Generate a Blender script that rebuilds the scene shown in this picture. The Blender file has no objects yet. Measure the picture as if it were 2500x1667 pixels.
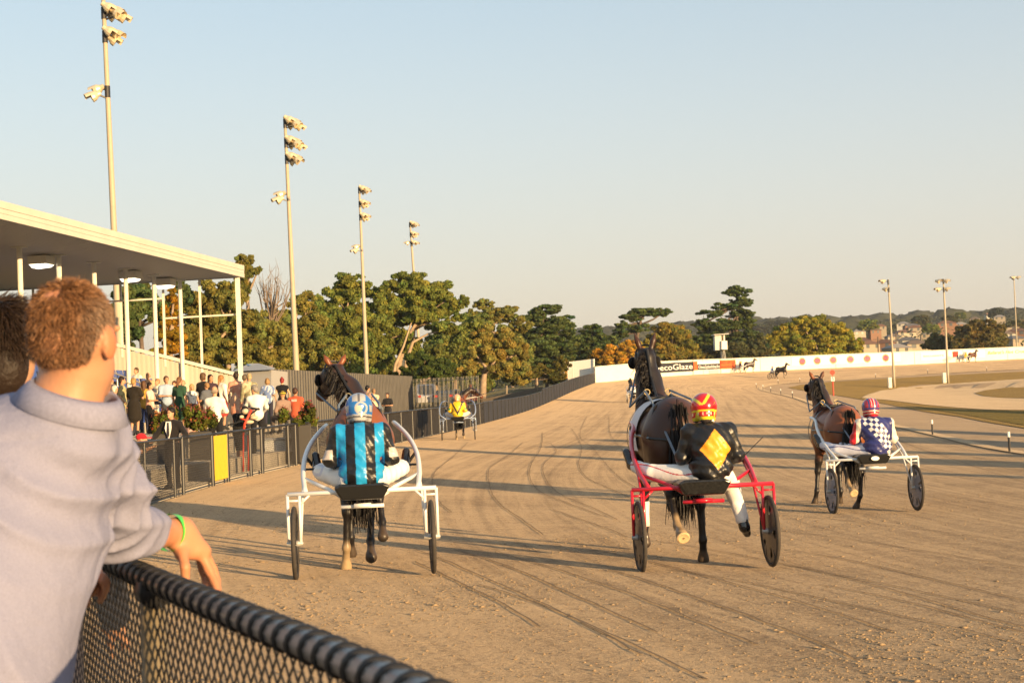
import bpy, bmesh, math, random
import numpy as np
from mathutils import Vector, Matrix

SC = bpy.context.scene
COL = SC.collection
RAD = math.radians
# ------------------------------------------------------------------ camera
FPX, PW, PH = 3500.0, 2500.0, 1667.0
PITCH, ROLL, CAMZ = RAD(2.31), RAD(2.45), 1.56
cam_data = bpy.data.cameras.new("camera")
cam = bpy.data.objects.new("camera", cam_data)
COL.objects.link(cam)
CR = Matrix.Rotation(math.pi / 2 + PITCH, 3, 'X') @ Matrix.Rotation(-ROLL, 3, 'Z')
cam.matrix_world = Matrix.Translation((0, 0, CAMZ)) @ CR.to_4x4()
cam_data.sensor_width = 36.0
cam_data.lens = 36.0 * FPX / PW
cam_data.clip_start = 0.05
cam_data.clip_end = 9000
cam_data.dof.use_dof = True
cam_data.dof.focus_distance = 16.0
cam_data.dof.aperture_fstop = 9.0
SC.camera = cam
# ------------------------------------------------------------------ light
SUN_EL, SUN_AZ = RAD(6.0), RAD(140)          # azimuth clockwise from +Y: behind the camera, to the right
SUNH = Vector((math.sin(SUN_AZ), math.cos(SUN_AZ), 0))
world = bpy.data.worlds.new("World")
SC.world = world
world.use_nodes = True
wn = world.node_tree
sky = wn.nodes.new('ShaderNodeTexSky')
sky.sky_type = 'NISHITA'
sky.sun_disc = False
sky.sun_elevation = SUN_EL
sky.sun_rotation = SUN_AZ
sky.air_density = 1.0
sky.dust_density = 1.6
sky.ozone_density = 1.2
# low pale evening air: the sky warms and lightens towards the horizon
_tc = wn.nodes.new('ShaderNodeTexCoord'); _sx = wn.nodes.new('ShaderNodeSeparateXYZ'); wn.links.new(_tc.outputs['Generated'], _sx.inputs[0])
_mr = wn.nodes.new('ShaderNodeMapRange'); _mr.interpolation_type = 'SMOOTHSTEP'
_mr.inputs[1].default_value = -.02; _mr.inputs[2].default_value = .42; _mr.inputs[3].default_value = .80; _mr.inputs[4].default_value = .30
wn.links.new(_sx.outputs[2], _mr.inputs[0])
_mx = wn.nodes.new('ShaderNodeMix'); _mx.data_type = 'RGBA'
HAZE = (3.75, 3.1, 2.4); HAZE_UP = (3.5, 3.95, 4.35)
_m2 = wn.nodes.new('ShaderNodeMix'); _m2.data_type = 'RGBA'
_m2.inputs['A'].default_value = (*HAZE, 1); _m2.inputs['B'].default_value = (*HAZE_UP, 1)
_r2 = wn.nodes.new('ShaderNodeMapRange'); _r2.inputs[1].default_value = .0; _r2.inputs[2].default_value = .28; wn.links.new(_sx.outputs[2], _r2.inputs[0])
wn.links.new(_r2.outputs[0], _m2.inputs['Factor'])
wn.links.new(_mr.outputs[0], _mx.inputs['Factor']); wn.links.new(sky.outputs[0], _mx.inputs['A']); wn.links.new(_m2.outputs['Result'], _mx.inputs['B'])
wn.links.new(_mx.outputs['Result'], wn.nodes['Background'].inputs[0])
wn.nodes['Background'].inputs[1].default_value = 0.12
sd = bpy.data.lights.new("sun", 'SUN')
sd.energy = 5.0
sd.angle = RAD(0.5)
sd.color = (1.0, 0.67, 0.33)
sun = bpy.data.objects.new("sun", sd)
COL.objects.link(sun)
sun.rotation_euler = Vector((-SUNH.x * math.cos(SUN_EL), -SUNH.y * math.cos(SUN_EL), -math.sin(SUN_EL))).to_track_quat('-Z', 'Y').to_euler()
SC.view_settings.view_transform = 'Standard'
SC.view_settings.look = 'None'
SC.view_settings.gamma = 1.0
SC.view_settings.exposure = 1.0
SC.cycles.max_bounces = 6
SC.cycles.transparent_max_bounces = 12

random.seed(7)
RNG = np.random.default_rng(7)

# ------------------------------------------------------------------ projection helpers
CRI = CR.transposed()
def at(px, py, d):
    v = Vector(((px - PW / 2) / FPX * d, (PH / 2 - py) / FPX * d, -d))
    return CR @ v + Vector((0, 0, CAMZ))
def project(p):
    v = CRI @ (Vector(p) - Vector((0, 0, CAMZ)))
    return (PW / 2 + FPX * v.x / -v.z, PH / 2 - FPX * v.y / -v.z, -v.z)
def on_plane(px, py, z):
    r = at(px, py, 1.0) - Vector((0, 0, CAMZ))
    t = (z - CAMZ) / r.z
    return Vector((0, 0, CAMZ)) + r * t

# ------------------------------------------------------------------ terrain
OUTF = [(14, -30, .2), (5, -9, .18), (1.6, -2, .14), (.55, .45, .14), (-.127, 1.78, .14), (-.292, 2.13, .14), (-.781, 3.1, .14), (-.90, 3.34, .14),
        (-1.7, 5, .15), (-2.9, 8, .12), (-4.2, 11.5, .09), (-5.4, 16, .05), (-6.1, 21, .02), (-6.35, 26, 0), (-6.4, 31, 0),
        (-6.1, 35, .03), (-5.5, 40, .08), (-3.9, 52, .2), (-1.65, 77, .34), (1.6, 112, .8), (6.4, 150, 2.2), (10.4, 184, 3.2)]
WALL = [(10.6, 186, 3.25), (19.4, 194, 3.73), (40, 217, 4.2), (62, 226, 4.35), (88, 248, 4.8), (135, 282, 5.2), (220, 330, 5.4)]
INNF = [(26, -40, -.8), (17, -8, -.72), (14.2, 20, -.66), (14.6, 42, -.63), (16.6, 57, -.57), (20.8, 92, -.2), (25.4, 130, .6), (29.6, 172, 1.6),
        (33.5, 184, 2.0), (38.5, 190, 2.16), (49.7, 196, 2.34), (58.6, 202, 2.6), (69.5, 210, 2.72), (110, 238, 3.1), (200, 290, 3.4)]
def densify(pl, step):
    out = []
    P = [np.array(p, float) for p in pl]
    for i in range(len(P) - 1):
        p0 = P[max(i - 1, 0)]; p1 = P[i]; p2 = P[i + 1]; p3 = P[min(i + 2, len(P) - 1)]
        L = np.linalg.norm(p2 - p1); n = max(1, int(L / step))
        t0, t1 = 0, max(np.linalg.norm(p1 - p0), 1e-3) ** .5
        t2 = t1 + max(L, 1e-3) ** .5; t3 = t2 + max(np.linalg.norm(p3 - p2), 1e-3) ** .5
        for k in range(n):
            t = t1 + (t2 - t1) * k / n
            a1 = (t1 - t) / (t1 - t0) * p0 + (t - t0) / (t1 - t0) * p1
            a2 = (t2 - t) / (t2 - t1) * p1 + (t - t1) / (t2 - t1) * p2
            a3 = (t3 - t) / (t3 - t2) * p2 + (t - t2) / (t3 - t2) * p3
            b1 = (t2 - t) / (t2 - t0) * a1 + (t - t0) / (t2 - t0) * a2
            b2 = (t3 - t) / (t3 - t1) * a2 + (t - t1) / (t3 - t1) * a3
            out.append((t2 - t) / (t2 - t1) * b1 + (t - t1) / (t2 - t1) * b2)
    out.append(P[-1])
    return np.array(out)
OUTD = densify(OUTF + WALL, 2.0)
INND = densify(INNF, 3.0)
def sdist(X, Y, D):
    """signed distance (positive to the right of the line), interpolated height"""
    best = np.full(X.shape, 1e18); sg = np.zeros(X.shape); zz = np.zeros(X.shape)
    for i in range(len(D) - 1):
        ax, ay, az = D[i]; bx, by, bz = D[i + 1]
        dx, dy = bx - ax, by - ay
        L2 = dx * dx + dy * dy + 1e-12
        t = np.clip(((X - ax) * dx + (Y - ay) * dy) / L2, 0, 1)
        qx, qy = ax + t * dx, ay + t * dy
        d2 = (X - qx) ** 2 + (Y - qy) ** 2
        m = d2 < best
        best = np.where(m, d2, best)
        sg = np.where(m, (X - ax) * dy - (Y - ay) * dx, sg)
        zz = np.where(m, az + t * (bz - az), zz)
    return np.sqrt(best) * np.sign(sg), zz
def sstep(a, b, x):
    t = np.clip((x - a) / (b - a), 0, 1)
    return t * t * (3 - 2 * t)
def zt_np(X, Y):
    X = np.asarray(X, float); Y = np.asarray(Y, float)
    do, zo = sdist(X, Y, OUTD)
    di, zi = sdist(X, Y, INND)
    di = -di                                   # positive on the track side
    a, b = np.maximum(do, 0), np.maximum(di, 0)
    z = (zo * b + zi * a) / (a + b + 1e-9)
    z = np.where(di <= 0, zi - .06 * np.minimum(-di, 20), z)
    z = np.where(do <= 0, zo - .02 * np.minimum(-do, 60) * sstep(150, 230, Y), z)
    R = np.sqrt(X * X + Y * Y)
    far = sstep(300, 1500, R + .25 * X)
    z = z * (1 - sstep(320, 700, R)) + 49 * far + far * 5 * (np.sin(X * .006 + 1) + np.sin(Y * .0043 + X * .0021))
    return z
def zt(x, y):
    return float(zt_np(np.array([x]), np.array([y]))[0])
def hit(px, py):
    r = at(px, py, 1.0) - Vector((0, 0, CAMZ))
    T = np.concatenate([np.arange(2, 60, .25), np.arange(60, 330, .5)])
    X = r.x * T; Y = r.y * T; Z = CAMZ + r.z * T
    G = zt_np(X, Y)
    k = np.nonzero(Z < G)[0]
    if len(k) == 0: k = [len(T) - 1]
    i = max(k[0], 1)
    a, b = Z[i - 1] - G[i - 1], Z[i] - G[i]
    f = a / (a - b + 1e-9)
    t = T[i - 1] + f * (T[i] - T[i - 1])
    return Vector((r.x * t, r.y * t, zt(r.x * t, r.y * t)))

# ------------------------------------------------------------------ materials
MATS = {}
def mat(name, color=(.5, .5, .5), rough=.7, metal=0.0, vc=False, noise=None, bump=None, spec=.5, coat=0.0, emit=0.0, trans=0.0, drough=0.0, sheen=0.0, attr='Col', coords='Object'):
    if name in MATS: return MATS[name]
    m = bpy.data.materials.new(name); m.use_nodes = True
    nt = m.node_tree; N = nt.nodes; L = nt.links
    b = N['Principled BSDF']
    b.inputs['Roughness'].default_value = rough
    b.inputs['Metallic'].default_value = metal
    b.inputs['Specular IOR Level'].default_value = spec
    if coat: b.inputs['Coat Weight'].default_value = coat; b.inputs['Coat Roughness'].default_value = .08
    if drough and 'Diffuse Roughness' in b.inputs: b.inputs['Diffuse Roughness'].default_value = drough
    if sheen: b.inputs['Sheen Weight'].default_value = sheen
    tc = N.new('ShaderNodeTexCoord')
    if vc:
        ca = N.new('ShaderNodeAttribute'); ca.attribute_name = attr
        src = ca.outputs['Color']
    else:
        rgb = N.new('ShaderNodeRGB'); rgb.outputs[0].default_value = (*color, 1)
        src = rgb.outputs[0]
    if noise:
        for (sc, amt) in (noise if isinstance(noise, list) else [noise]):
            nz = N.new('ShaderNodeTexNoise'); nz.inputs['Scale'].default_value = sc; nz.inputs['Detail'].default_value = 5
            L.new(tc.outputs[coords], nz.inputs['Vector'])
            mr = N.new('ShaderNodeMapRange')
            mr.inputs[1].default_value = .3; mr.inputs[2].default_value = .7
            mr.inputs[3].default_value = 1 - amt; mr.inputs[4].default_value = 1 + amt
            L.new(nz.outputs[0], mr.inputs[0])
            vm = N.new('ShaderNodeVectorMath'); vm.operation = 'SCALE'
            L.new(src, vm.inputs[0]); L.new(mr.outputs[0], vm.inputs[3])
            src = vm.outputs[0]
    L.new(src, b.inputs['Base Color'])
    if emit:
        L.new(src, b.inputs['Emission Color']); b.inputs['Emission Strength'].default_value = emit
    prev = None
    if bump:
        for (sc, st, dist) in (bump if isinstance(bump, list) else [bump]):
            nz = N.new('ShaderNodeTexNoise'); nz.inputs['Scale'].default_value = sc; nz.inputs['Detail'].default_value = 4
            L.new(tc.outputs[coords], nz.inputs['Vector'])
            bp = N.new('ShaderNodeBump'); bp.inputs['Strength'].default_value = st; bp.inputs['Distance'].default_value = dist
            L.new(nz.outputs[0], bp.inputs['Height'])
            if prev: L.new(prev, bp.inputs['Normal'])
            prev = bp.outputs[0]
        L.new(prev, b.inputs['Normal'])
    if trans:
        out = N['Material Output']
        tr = N.new('ShaderNodeBsdfTranslucent'); L.new(src, tr.inputs[0])
        mx = N.new('ShaderNodeMixShader'); mx.inputs[0].default_value = trans
        L.new(b.outputs[0], mx.inputs[1]); L.new(tr.outputs[0], mx.inputs[2]); L.new(mx.outputs[0], out.inputs[0])
    MATS[name] = m
    return m

# ------------------------------------------------------------------ object helpers
def tag(o, label=None, cat=None, group=None, kind=None):
    if label: o['label'] = label
    if cat: o['category'] = cat
    if group: o['group'] = group
    if kind: o['kind'] = kind
    return o
def thing(name, label, cat, loc=(0, 0, 0), rz=0.0, group=None):
    o = bpy.data.objects.new(name, None); COL.objects.link(o)
    o.empty_display_size = .1
    o.location = loc; o.rotation_euler = (0, 0, rz)
    return tag(o, label, cat, group)
def link(name, me, m, parent=None):
    o = bpy.data.objects.new(name, me); COL.objects.link(o)
    if m is not None:
        for mm in (m if isinstance(m, (list, tuple)) else [m]): me.materials.append(mm)
    if parent is not None: o.parent = parent
    return o
KIDS = {}
def dup(root, loc, rz=None, label=None, group=None, scale=None):
    def cp(o, par):
        c = o.copy(); COL.objects.link(c)
        if par is not None: c.parent = par
        for ch in [x for x in bpy.data.objects if x.parent == o]: cp(ch, c)
        return c
    kids = {}
    r = cp(root, None)
    r.location = loc
    if rz is not None: r.rotation_euler = (0, 0, rz)
    if scale: r.scale = (scale,) * 3
    if label: r['label'] = label
    if group: r['group'] = group
    return r
def mesh_np(name, V, F, col=None, smooth=True, attr='Col'):
    me = bpy.data.meshes.new(name)
    V = np.asarray(V, np.float32); F = np.asarray(F, np.int32)
    n = F.shape[1]
    me.vertices.add(len(V)); me.vertices.foreach_set('co', V.ravel())
    me.loops.add(F.size); me.loops.foreach_set('vertex_index', F.ravel())
    me.polygons.add(len(F)); me.polygons.foreach_set('loop_start', np.arange(0, F.size, n, dtype=np.int32))
    me.polygons.foreach_set('loop_total', np.full(len(F), n, np.int32))
    if smooth: me.polygons.foreach_set('use_smooth', np.ones(len(F), bool))
    me.update(calc_edges=True)
    if col is not None:
        a = me.attributes.new(attr, 'FLOAT_COLOR', 'POINT')
        c = np.ones((len(V), 4), np.float32); c[:, :3] = col
        a.data.foreach_set('color', c.ravel())
    return me

class MB:
    """collects shapes, links them as ONE mesh object"""
    def __init__(s): s.v = []; s.f = []; s.mi = []; s.cur = 0
    def add(s, vs, fs):
        b = len(s.v); s.v += [tuple(v) for v in vs]
        for f in fs: s.f.append([b + i for i in f]); s.mi.append(s.cur)
        return s
    def box(s, c, size, rot=None):
        hx, hy, hz = size[0] / 2, size[1] / 2, size[2] / 2
        vs = [Vector((x, y, z)) for x in (-hx, hx) for y in (-hy, hy) for z in (-hz, hz)]
        if rot is not None: vs = [rot @ v for v in vs]
        c = Vector(c)
        return s.add([v + c for v in vs], [(0, 1, 3, 2), (4, 6, 7, 5), (0, 4, 5, 1), (2, 3, 7, 6), (0, 2, 6, 4), (1, 5, 7, 3)])
    def bar(s, a, b, w, h=None):
        a = Vector(a); b = Vector(b); d = b - a
        q = d.to_track_quat('Y', 'Z').to_matrix()
        return s.box((a + b) / 2, (w, d.length, h or w), q)
    def tube(s, pts, r, n=8, caps=True, closed=False):
        P = [Vector(p) for p in pts]; m = len(P)
        rr = r if isinstance(r, (list, tuple)) else [r] * m
        up = None; vs = []
        for i in range(m):
            if closed: d = P[(i + 1) % m] - P[i - 1]
            else: d = P[min(i + 1, m - 1)] - P[max(i - 1, 0)]
            d.normalize()
            if up is None:
                up = Vector((0, 0, 1)) if abs(d.z) < .9 else Vector((1, 0, 0))
            x = d.cross(up).normalized(); up = x.cross(d).normalized()
            for k in range(n):
                a = 2 * math.pi * k / n
                vs.append(P[i] + (x * math.cos(a) + up * math.sin(a)) * rr[i])
        fs = []
        for i in range(m if closed else m - 1):
            j = (i + 1) % m
            for k in range(n):
                l = (k + 1) % n
                fs.append((i * n + k, i * n + l, j * n + l, j * n + k))
        if caps and not closed:
            fs.append(tuple(range(n))[::-1]); fs.append(tuple((m - 1) * n + k for k in range(n)))
        return s.add(vs, fs)
    def lathe(s, prof, n=20, M=None):
        vs = []; fs = []
        for (r, z) in prof:
            for k in range(n):
                a = 2 * math.pi * k / n
                v = Vector((r * math.cos(a), r * math.sin(a), z))
                vs.append(M @ v if M is not None else v)
        for i in range(len(prof) - 1):
            for k in range(n):
                l = (k + 1) % n
                fs.append((i * n + k, i * n + l, (i + 1) * n + l, (i + 1) * n + k))
        fs.append(tuple(range(n))[::-1]); fs.append(tuple((len(prof) - 1) * n + k for k in range(n)))
        return s.add(vs, fs)
    def ell(s, c, r, n=12, m=8, rot=None):
        c = Vector(c); vs = []; fs = []
        for i in range(m + 1):
            t = math.pi * (i / m) * .998 + .003
            for k in range(n):
                a = 2 * math.pi * k / n
                v = Vector((r[0] * math.sin(t) * math.cos(a), r[1] * math.sin(t) * math.sin(a), r[2] * math.cos(t)))
                if rot is not None: v = rot @ v
                vs.append(v + c)
        for i in range(m):
            for k in range(n):
                l = (k + 1) % n
                fs.append((i * n + k, (i + 1) * n + k, (i + 1) * n + l, i * n + l))
        return s.add(vs, fs)
    def prism(s, poly, a, b):
        """polygon of 3-D points extruded by vector b-a"""
        d = Vector(b) - Vector(a); n = len(poly)
        vs = [Vector(p) for p in poly] + [Vector(p) + d for p in poly]
        fs = [tuple(range(n))[::-1], tuple(range(n, 2 * n))]
        for i in range(n):
            j = (i + 1) % n
            fs.append((i, j, n + j, n + i))
        return s.add(vs, fs)
    def build(s, name, m, parent=None, smooth=False, bevel=0, M=None):
        me = bpy.data.meshes.new(name)
        me.from_pydata(s.v, [], s.f)
        me.polygons.foreach_set('material_index', s.mi)
        bm = bmesh.new(); bm.from_mesh(me)
        bmesh.ops.recalc_face_normals(bm, faces=bm.faces)
        bm.to_mesh(me); bm.free()
        if smooth: me.polygons.foreach_set('use_smooth', [True] * len(me.polygons))
        o = link(name, me, m, parent)
        if bevel:
            md = o.modifiers.new('bevel', 'BEVEL'); md.width = bevel; md.segments = 2; md.limit_method = 'ANGLE'
        return o

# ------------------------------------------------------------------ signed-distance bodies
class SDF:
    def __init__(s): s.p = []
    def rc(s, a, b, ra, rb=None, k=None):
        s.p.append(('c', np.array(a, float), np.array(b, float), ra, ra if rb is None else rb, k)); return s
    def el(s, c, r, rot=None, k=None):
        R = np.eye(3) if rot is None else np.array(rot)
        s.p.append(('e', np.array(c, float), np.array(r, float), R, None, k)); return s
    def mesh(s, h, k=.03, disp=None, inflate=0.0):
        lo = np.full(3, 1e9); hi = -lo
        bb = []
        for q in s.p:
            if q[0] == 'c':
                r = max(q[3], q[4]); l = np.minimum(q[1], q[2]) - r; u = np.maximum(q[1], q[2]) + r
            else:
                e = np.abs(q[3]) @ q[2]; l = q[1] - e; u = q[1] + e
            bb.append((l - inflate, u + inflate)); lo = np.minimum(lo, l - inflate); hi = np.maximum(hi, u + inflate)
        pad = 3 * h
        lo = lo - pad; n = np.ceil((hi + pad - lo) / h).astype(int) + 1
        F = np.full(n, .5, np.float32)
        for q, (l, u) in zip(s.p, bb):
            kk = q[5] if q[5] is not None else k
            mg = kk + 2.5 * h
            i0 = np.maximum(((l - mg - lo) / h).astype(int), 0); i1 = np.minimum(((u + mg - lo) / h).astype(int) + 2, n)
            ax = [lo[a] + h * np.arange(i0[a], i1[a]) for a in range(3)]
            X, Y, Z = ax[0][:, None, None], ax[1][None, :, None], ax[2][None, None, :]
            if q[0] == 'c':
                a, b = q[1], q[2]; d = b - a; L2 = max(d @ d, 1e-12)
                t = np.clip(((X - a[0]) * d[0] + (Y - a[1]) * d[1] + (Z - a[2]) * d[2]) / L2, 0, 1)
                D = np.sqrt((X - a[0] - t * d[0]) ** 2 + (Y - a[1] - t * d[1]) ** 2 + (Z - a[2] - t * d[2]) ** 2) - (q[3] + (q[4] - q[3]) * t)
            else:
                c, r, R = q[1], q[2], q[3]
                x = (X - c[0]) * R[0, 0] + (Y - c[1]) * R[1, 0] + (Z - c[2]) * R[2, 0]
                y = (X - c[0]) * R[0, 1] + (Y - c[1]) * R[1, 1] + (Z - c[2]) * R[2, 1]
                z = (X - c[0]) * R[0, 2] + (Y - c[1]) * R[1, 2] + (Z - c[2]) * R[2, 2]
                k0 = np.sqrt((x / r[0]) ** 2 + (y / r[1]) ** 2 + (z / r[2]) ** 2)
                k1 = np.sqrt((x / r[0] ** 2) ** 2 + (y / r[1] ** 2) ** 2 + (z / r[2] ** 2) ** 2) + 1e-9
                D = k0 * (k0 - 1) / k1
            D = D - inflate
            sl = tuple(slice(i0[a], i1[a]) for a in range(3))
            A = F[sl]
            w = np.clip(.5 + .5 * (A - D) / kk, 0, 1)
            F[sl] = A + (D - A) * w - kk * w * (1 - w)
        if disp is not None:
            X, Y, Z = np.meshgrid(*[lo[a] + h * np.arange(n[a]) for a in range(3)], indexing='ij', sparse=True)
            F = F + disp(X, Y, Z)
        return snets(F, lo, h)
def snets(F, o, h):
    nx, ny, nz = F.shape
    S = F < 0
    cs = [(i, j, k) for i in (0, 1) for j in (0, 1) for k in (0, 1)]
    cnt = sum(S[i:nx - 1 + i, j:ny - 1 + j, k:nz - 1 + k].astype(np.int8) for i, j, k in cs)
    act = (cnt > 0) & (cnt < 8)
    I, J, K = np.nonzero(act)
    idx = np.full(act.shape, -1, np.int32); idx[act] = np.arange(len(I))
    vals = {c: F[I + c[0], J + c[1], K + c[2]] for c in cs}
    acc = np.zeros((len(I), 3)); num = np.zeros(len(I))
    for a in cs:
        for ax in range(3):
            if a[ax] == 0:
                b = list(a); b[ax] = 1; b = tuple(b)
                va, vb = vals[a], vals[b]
                m = (va < 0) != (vb < 0)
                t = np.where(m, va / (va - vb + 1e-12), 0)
                for q in range(3):
                    acc[:, q] += np.where(m, a[q] + (t if q == ax else 0), 0)
                num += m
    V = (acc / np.maximum(num, 1)[:, None] + np.stack([I, J, K], 1)) * h + o
    fs = []
    for ax in range(3):
        sl0 = [slice(1, None)] * 3; sl1 = [slice(1, None)] * 3
        a0 = S[tuple(slice(0, -1) if q == ax else slice(1, -1) for q in range(3))]
        a1 = S[tuple(slice(1, None) if q == ax else slice(1, -1) for q in range(3))]
        ch = a0 != a1
        P = np.stack(np.nonzero(ch), 1)
        flip = a1[ch]
        base = P.copy()
        for q in range(3):
            if q != ax: base[:, q] += 1
        u, v = (ax + 1) % 3, (ax + 2) % 3
        def cell(du, dv):
            c = base.copy(); c[:, u] -= du; c[:, v] -= dv
            return idx[c[:, 0], c[:, 1], c[:, 2]]
        Q = np.stack([cell(0, 0), cell(1, 0), cell(1, 1), cell(0, 1)], 1)
        Q[flip] = Q[flip][:, ::-1]
        fs.append(Q)
    Fc = np.concatenate(fs)
    return V, Fc[(Fc >= 0).all(1)]
def body(name, sdf, h, m, parent=None, k=.03, col=None, disp=None, inflate=0.0):
    V, F = sdf.mesh(h, k, disp, inflate)
    E = np.concatenate([F[:, [i, (i + 1) % 4]] for i in range(4)]); E = np.concatenate([E, E[:, ::-1]])
    cnt = np.bincount(E[:, 0], minlength=len(V))[:, None].astype(float) + 1e-9
    for w in (.55, -.30, .5, .3):
        A = np.stack([np.bincount(E[:, 0], V[E[:, 1], q], len(V)) for q in range(3)], 1) / cnt
        V = V + (A - V) * w
    c = col(V) if callable(col) else (np.tile(np.array(col, float), (len(V), 1)) if col is not None else None)
    return link(name, mesh_np(name, V, F, c), m, parent)
def vnoise(V, sc, seed=0):
    r = np.random.default_rng(seed); out = np.zeros(len(V))
    for i in range(5):
        w = r.normal(size=3); w /= np.linalg.norm(w)
        out += np.sin(V @ w * sc * (1 + .45 * i) + r.uniform(0, 6.3)) / (1 + .4 * i)
    return out / 2.6
def mixc(a, b, t):
    t = np.asarray(t)[:, None]
    return np.array(a, float) * (1 - t) + np.array(b, float) * t
# ================================================================== SETTING
def resample(D, n):
    D = np.asarray(D); s = np.concatenate([[0], np.cumsum(np.linalg.norm(np.diff(D[:, :2], axis=0), axis=1))])
    q = np.linspace(0, s[-1], n)
    return np.stack([np.interp(q, s, D[:, i]) for i in range(2)], 1)
def seg(D, a, b):
    i = int(np.argmin(((D[:, :2] - np.array(a)) ** 2).sum(1))); j = int(np.argmin(((D[:, :2] - np.array(b)) ** 2).sum(1)))
    return D[i:j + 1]
def ground_mat(name, base, dark, streak=0.0, fine=30.0, bumps=((60, .5, .012), (9, .55, .06)), mott=.18, big=.5, grain=.14):
    m = mat(name, base, .95, spec=.1, bump=list(bumps), drough=1.0)
    nt = m.node_tree; N = nt.nodes; L = nt.links; b = N['Principled BSDF']
    tc = N.new('ShaderNodeTexCoord')
    def ns(sc, det=6, vec=None, rough=.6):
        z = N.new('ShaderNodeTexNoise'); z.inputs['Scale'].default_value = sc; z.inputs['Detail'].default_value = det; z.inputs['Roughness'].default_value = rough
        L.new(vec if vec is not None else tc.outputs['Object'], z.inputs['Vector']); return z.outputs[0]
    def ramp(src, a, c, lo, hi):
        r = N.new('ShaderNodeMapRange'); r.inputs[1].default_value = a; r.inputs[2].default_value = c; r.inputs[3].default_value = lo; r.inputs[4].default_value = hi
        L.new(src, r.inputs[0]); return r.outputs[0]
    def mul(a, c):
        x = N.new('ShaderNodeMath'); x.operation = 'MULTIPLY'; L.new(a, x.inputs[0]); L.new(c, x.inputs[1]); return x.outputs[0]
    f = ramp(ns(.35, 4), .3, .7, 1 - big * .3, 1 + big * .3)
    f = mul(f, ramp(ns(4.0, 8, rough=.7), .3, .7, 1 - mott, 1 + mott))
    f = mul(f, ramp(ns(fine * 3, 3), .35, .65, 1 - grain, 1 + grain)); f = mul(f, ramp(ns(fine, 3), .3, .7, 1 - grain, 1 + grain))
    if streak:
        at_ = N.new('ShaderNodeAttribute'); at_.attribute_name = 'TRK'
        for sc, amt in (((.04, 1.6, 1), streak), ((.10, 6.0, 1), streak * .8)):
            mp = N.new('ShaderNodeMapping'); mp.inputs['Scale'].default_value = sc; L.new(at_.outputs['Vector'], mp.inputs['Vector'])
            f = mul(f, ramp(ns(1.0, 5, mp.outputs[0]), .3, .7, 1 - amt, 1 + amt))
    if streak:
        sp_ = N.new('ShaderNodeSeparateXYZ'); L.new(at_.outputs['Vector'], sp_.inputs[0])
        ad = N.new('ShaderNodeMath'); ad.operation = 'MULTIPLY_ADD'; L.new(ns(.5, 4), ad.inputs[0]); ad.inputs[1].default_value = 5.0; L.new(sp_.outputs['Y'], ad.inputs[2])
        f = mul(f, ramp(ad.outputs[0], 3.5, 9.0, 1.30, 1.0))
    mx = N.new('ShaderNodeMix'); mx.data_type = 'RGBA'
    mx.inputs['A'].default_value = (*dark, 1); mx.inputs['B'].default_value = (*base, 1)
    L.new(ramp(f, .55, 1.25, 0, 1.12), mx.inputs['Factor'])
    L.new(mx.outputs['Result'], b.inputs['Base Color'])
    return m
SAND = ground_mat('track_sand', (.53, .385, .235), (.20, .145, .095), streak=.20, grain=.24, bumps=((120, 1.0, .012), (48, .6, .018), (17, .45, .03), (4, .4, .06)))
SERV = ground_mat('service_sand', (.36, .275, .185), (.21, .155, .105))
PALE = ground_mat('pale_sand', (.50, .385, .25), (.33, .245, .155))
GRASS = ground_mat('dry_grass', (.38, .255, .085), (.24, .155, .05), bumps=((14, 1.0, .12),), mott=.3)
GREEN = ground_mat('bank_grass', (.27, .20, .055), (.13, .105, .03), bumps=((10, 1.0, .2),), mott=.35)
EARTH = ground_mat('far_ground', (.12, .11, .06), (.07, .07, .035), bumps=((1, .6, .5),))
CONC = ground_mat('concrete', (.40, .36, .30), (.28, .25, .21), bumps=((40, .2, .005),), big=.3)

def structure(name, me, m): return tag(link(name, me, m), kind='structure')

# base ground sheet to the horizon (lies below the finer sheets)
ang = np.linspace(-math.pi, math.pi, 241)
rad = np.concatenate([[0.5], np.geomspace(2, 6500, 120)])
RR, AA = np.meshgrid(rad, ang, indexing='ij')
X, Y = RR * np.sin(AA), RR * np.cos(AA)
do, _ = sdist(X.ravel(), Y.ravel(), OUTD); di, _ = sdist(X.ravel(), Y.ravel(), INND)
Z = zt_np(X.ravel(), Y.ravel())
Z = Z - np.where(RR.ravel() < 420, .25, 0)
i, j = np.meshgrid(np.arange(len(rad) - 1), np.arange(len(ang) - 1), indexing='ij')
a = (i * len(ang) + j).ravel()
structure('ground', mesh_np('ground', np.stack([X.ravel(), Y.ravel(), Z], 1), np.stack([a, a + 1, a + 1 + len(ang), a + len(ang)], 1)), EARTH)

# race track strip
parts_o = [seg(OUTD, (14, -30), (-5.5, 40)), seg(OUTD, (-5.5, 40), (10.4, 184)), seg(OUTD, (10.4, 184), (19.4, 194)), seg(OUTD, (19.4, 194), (220, 330))]
parts_i = [seg(INND, (26, -40), (14.6, 42)), seg(INND, (14.6, 42), (29.6, 172)), seg(INND, (29.6, 172), (33.5, 184)), seg(INND, (33.5, 184), (200, 290))]
Os = np.concatenate([resample(p, n)[:-1] for p, n in zip(parts_o, (60, 90, 12, 70))])
Is = np.concatenate([resample(p, n)[:-1] for p, n in zip(parts_i, (60, 90, 12, 70))])
M_ = 26
tt = np.linspace(0, 1, M_)
XY = Os[:, None, :] * (1 - tt)[None, :, None] + Is[:, None, :] * tt[None, :, None]
n_ = len(Os)
Zs = zt_np(XY[..., 0].ravel(), XY[..., 1].ravel()) + .015
Vt = np.concatenate([XY.reshape(-1, 2), Zs[:, None]], 1)
arc = np.concatenate([[0], np.cumsum(np.linalg.norm(np.diff((Os + Is) / 2, axis=0), axis=1))])
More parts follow.
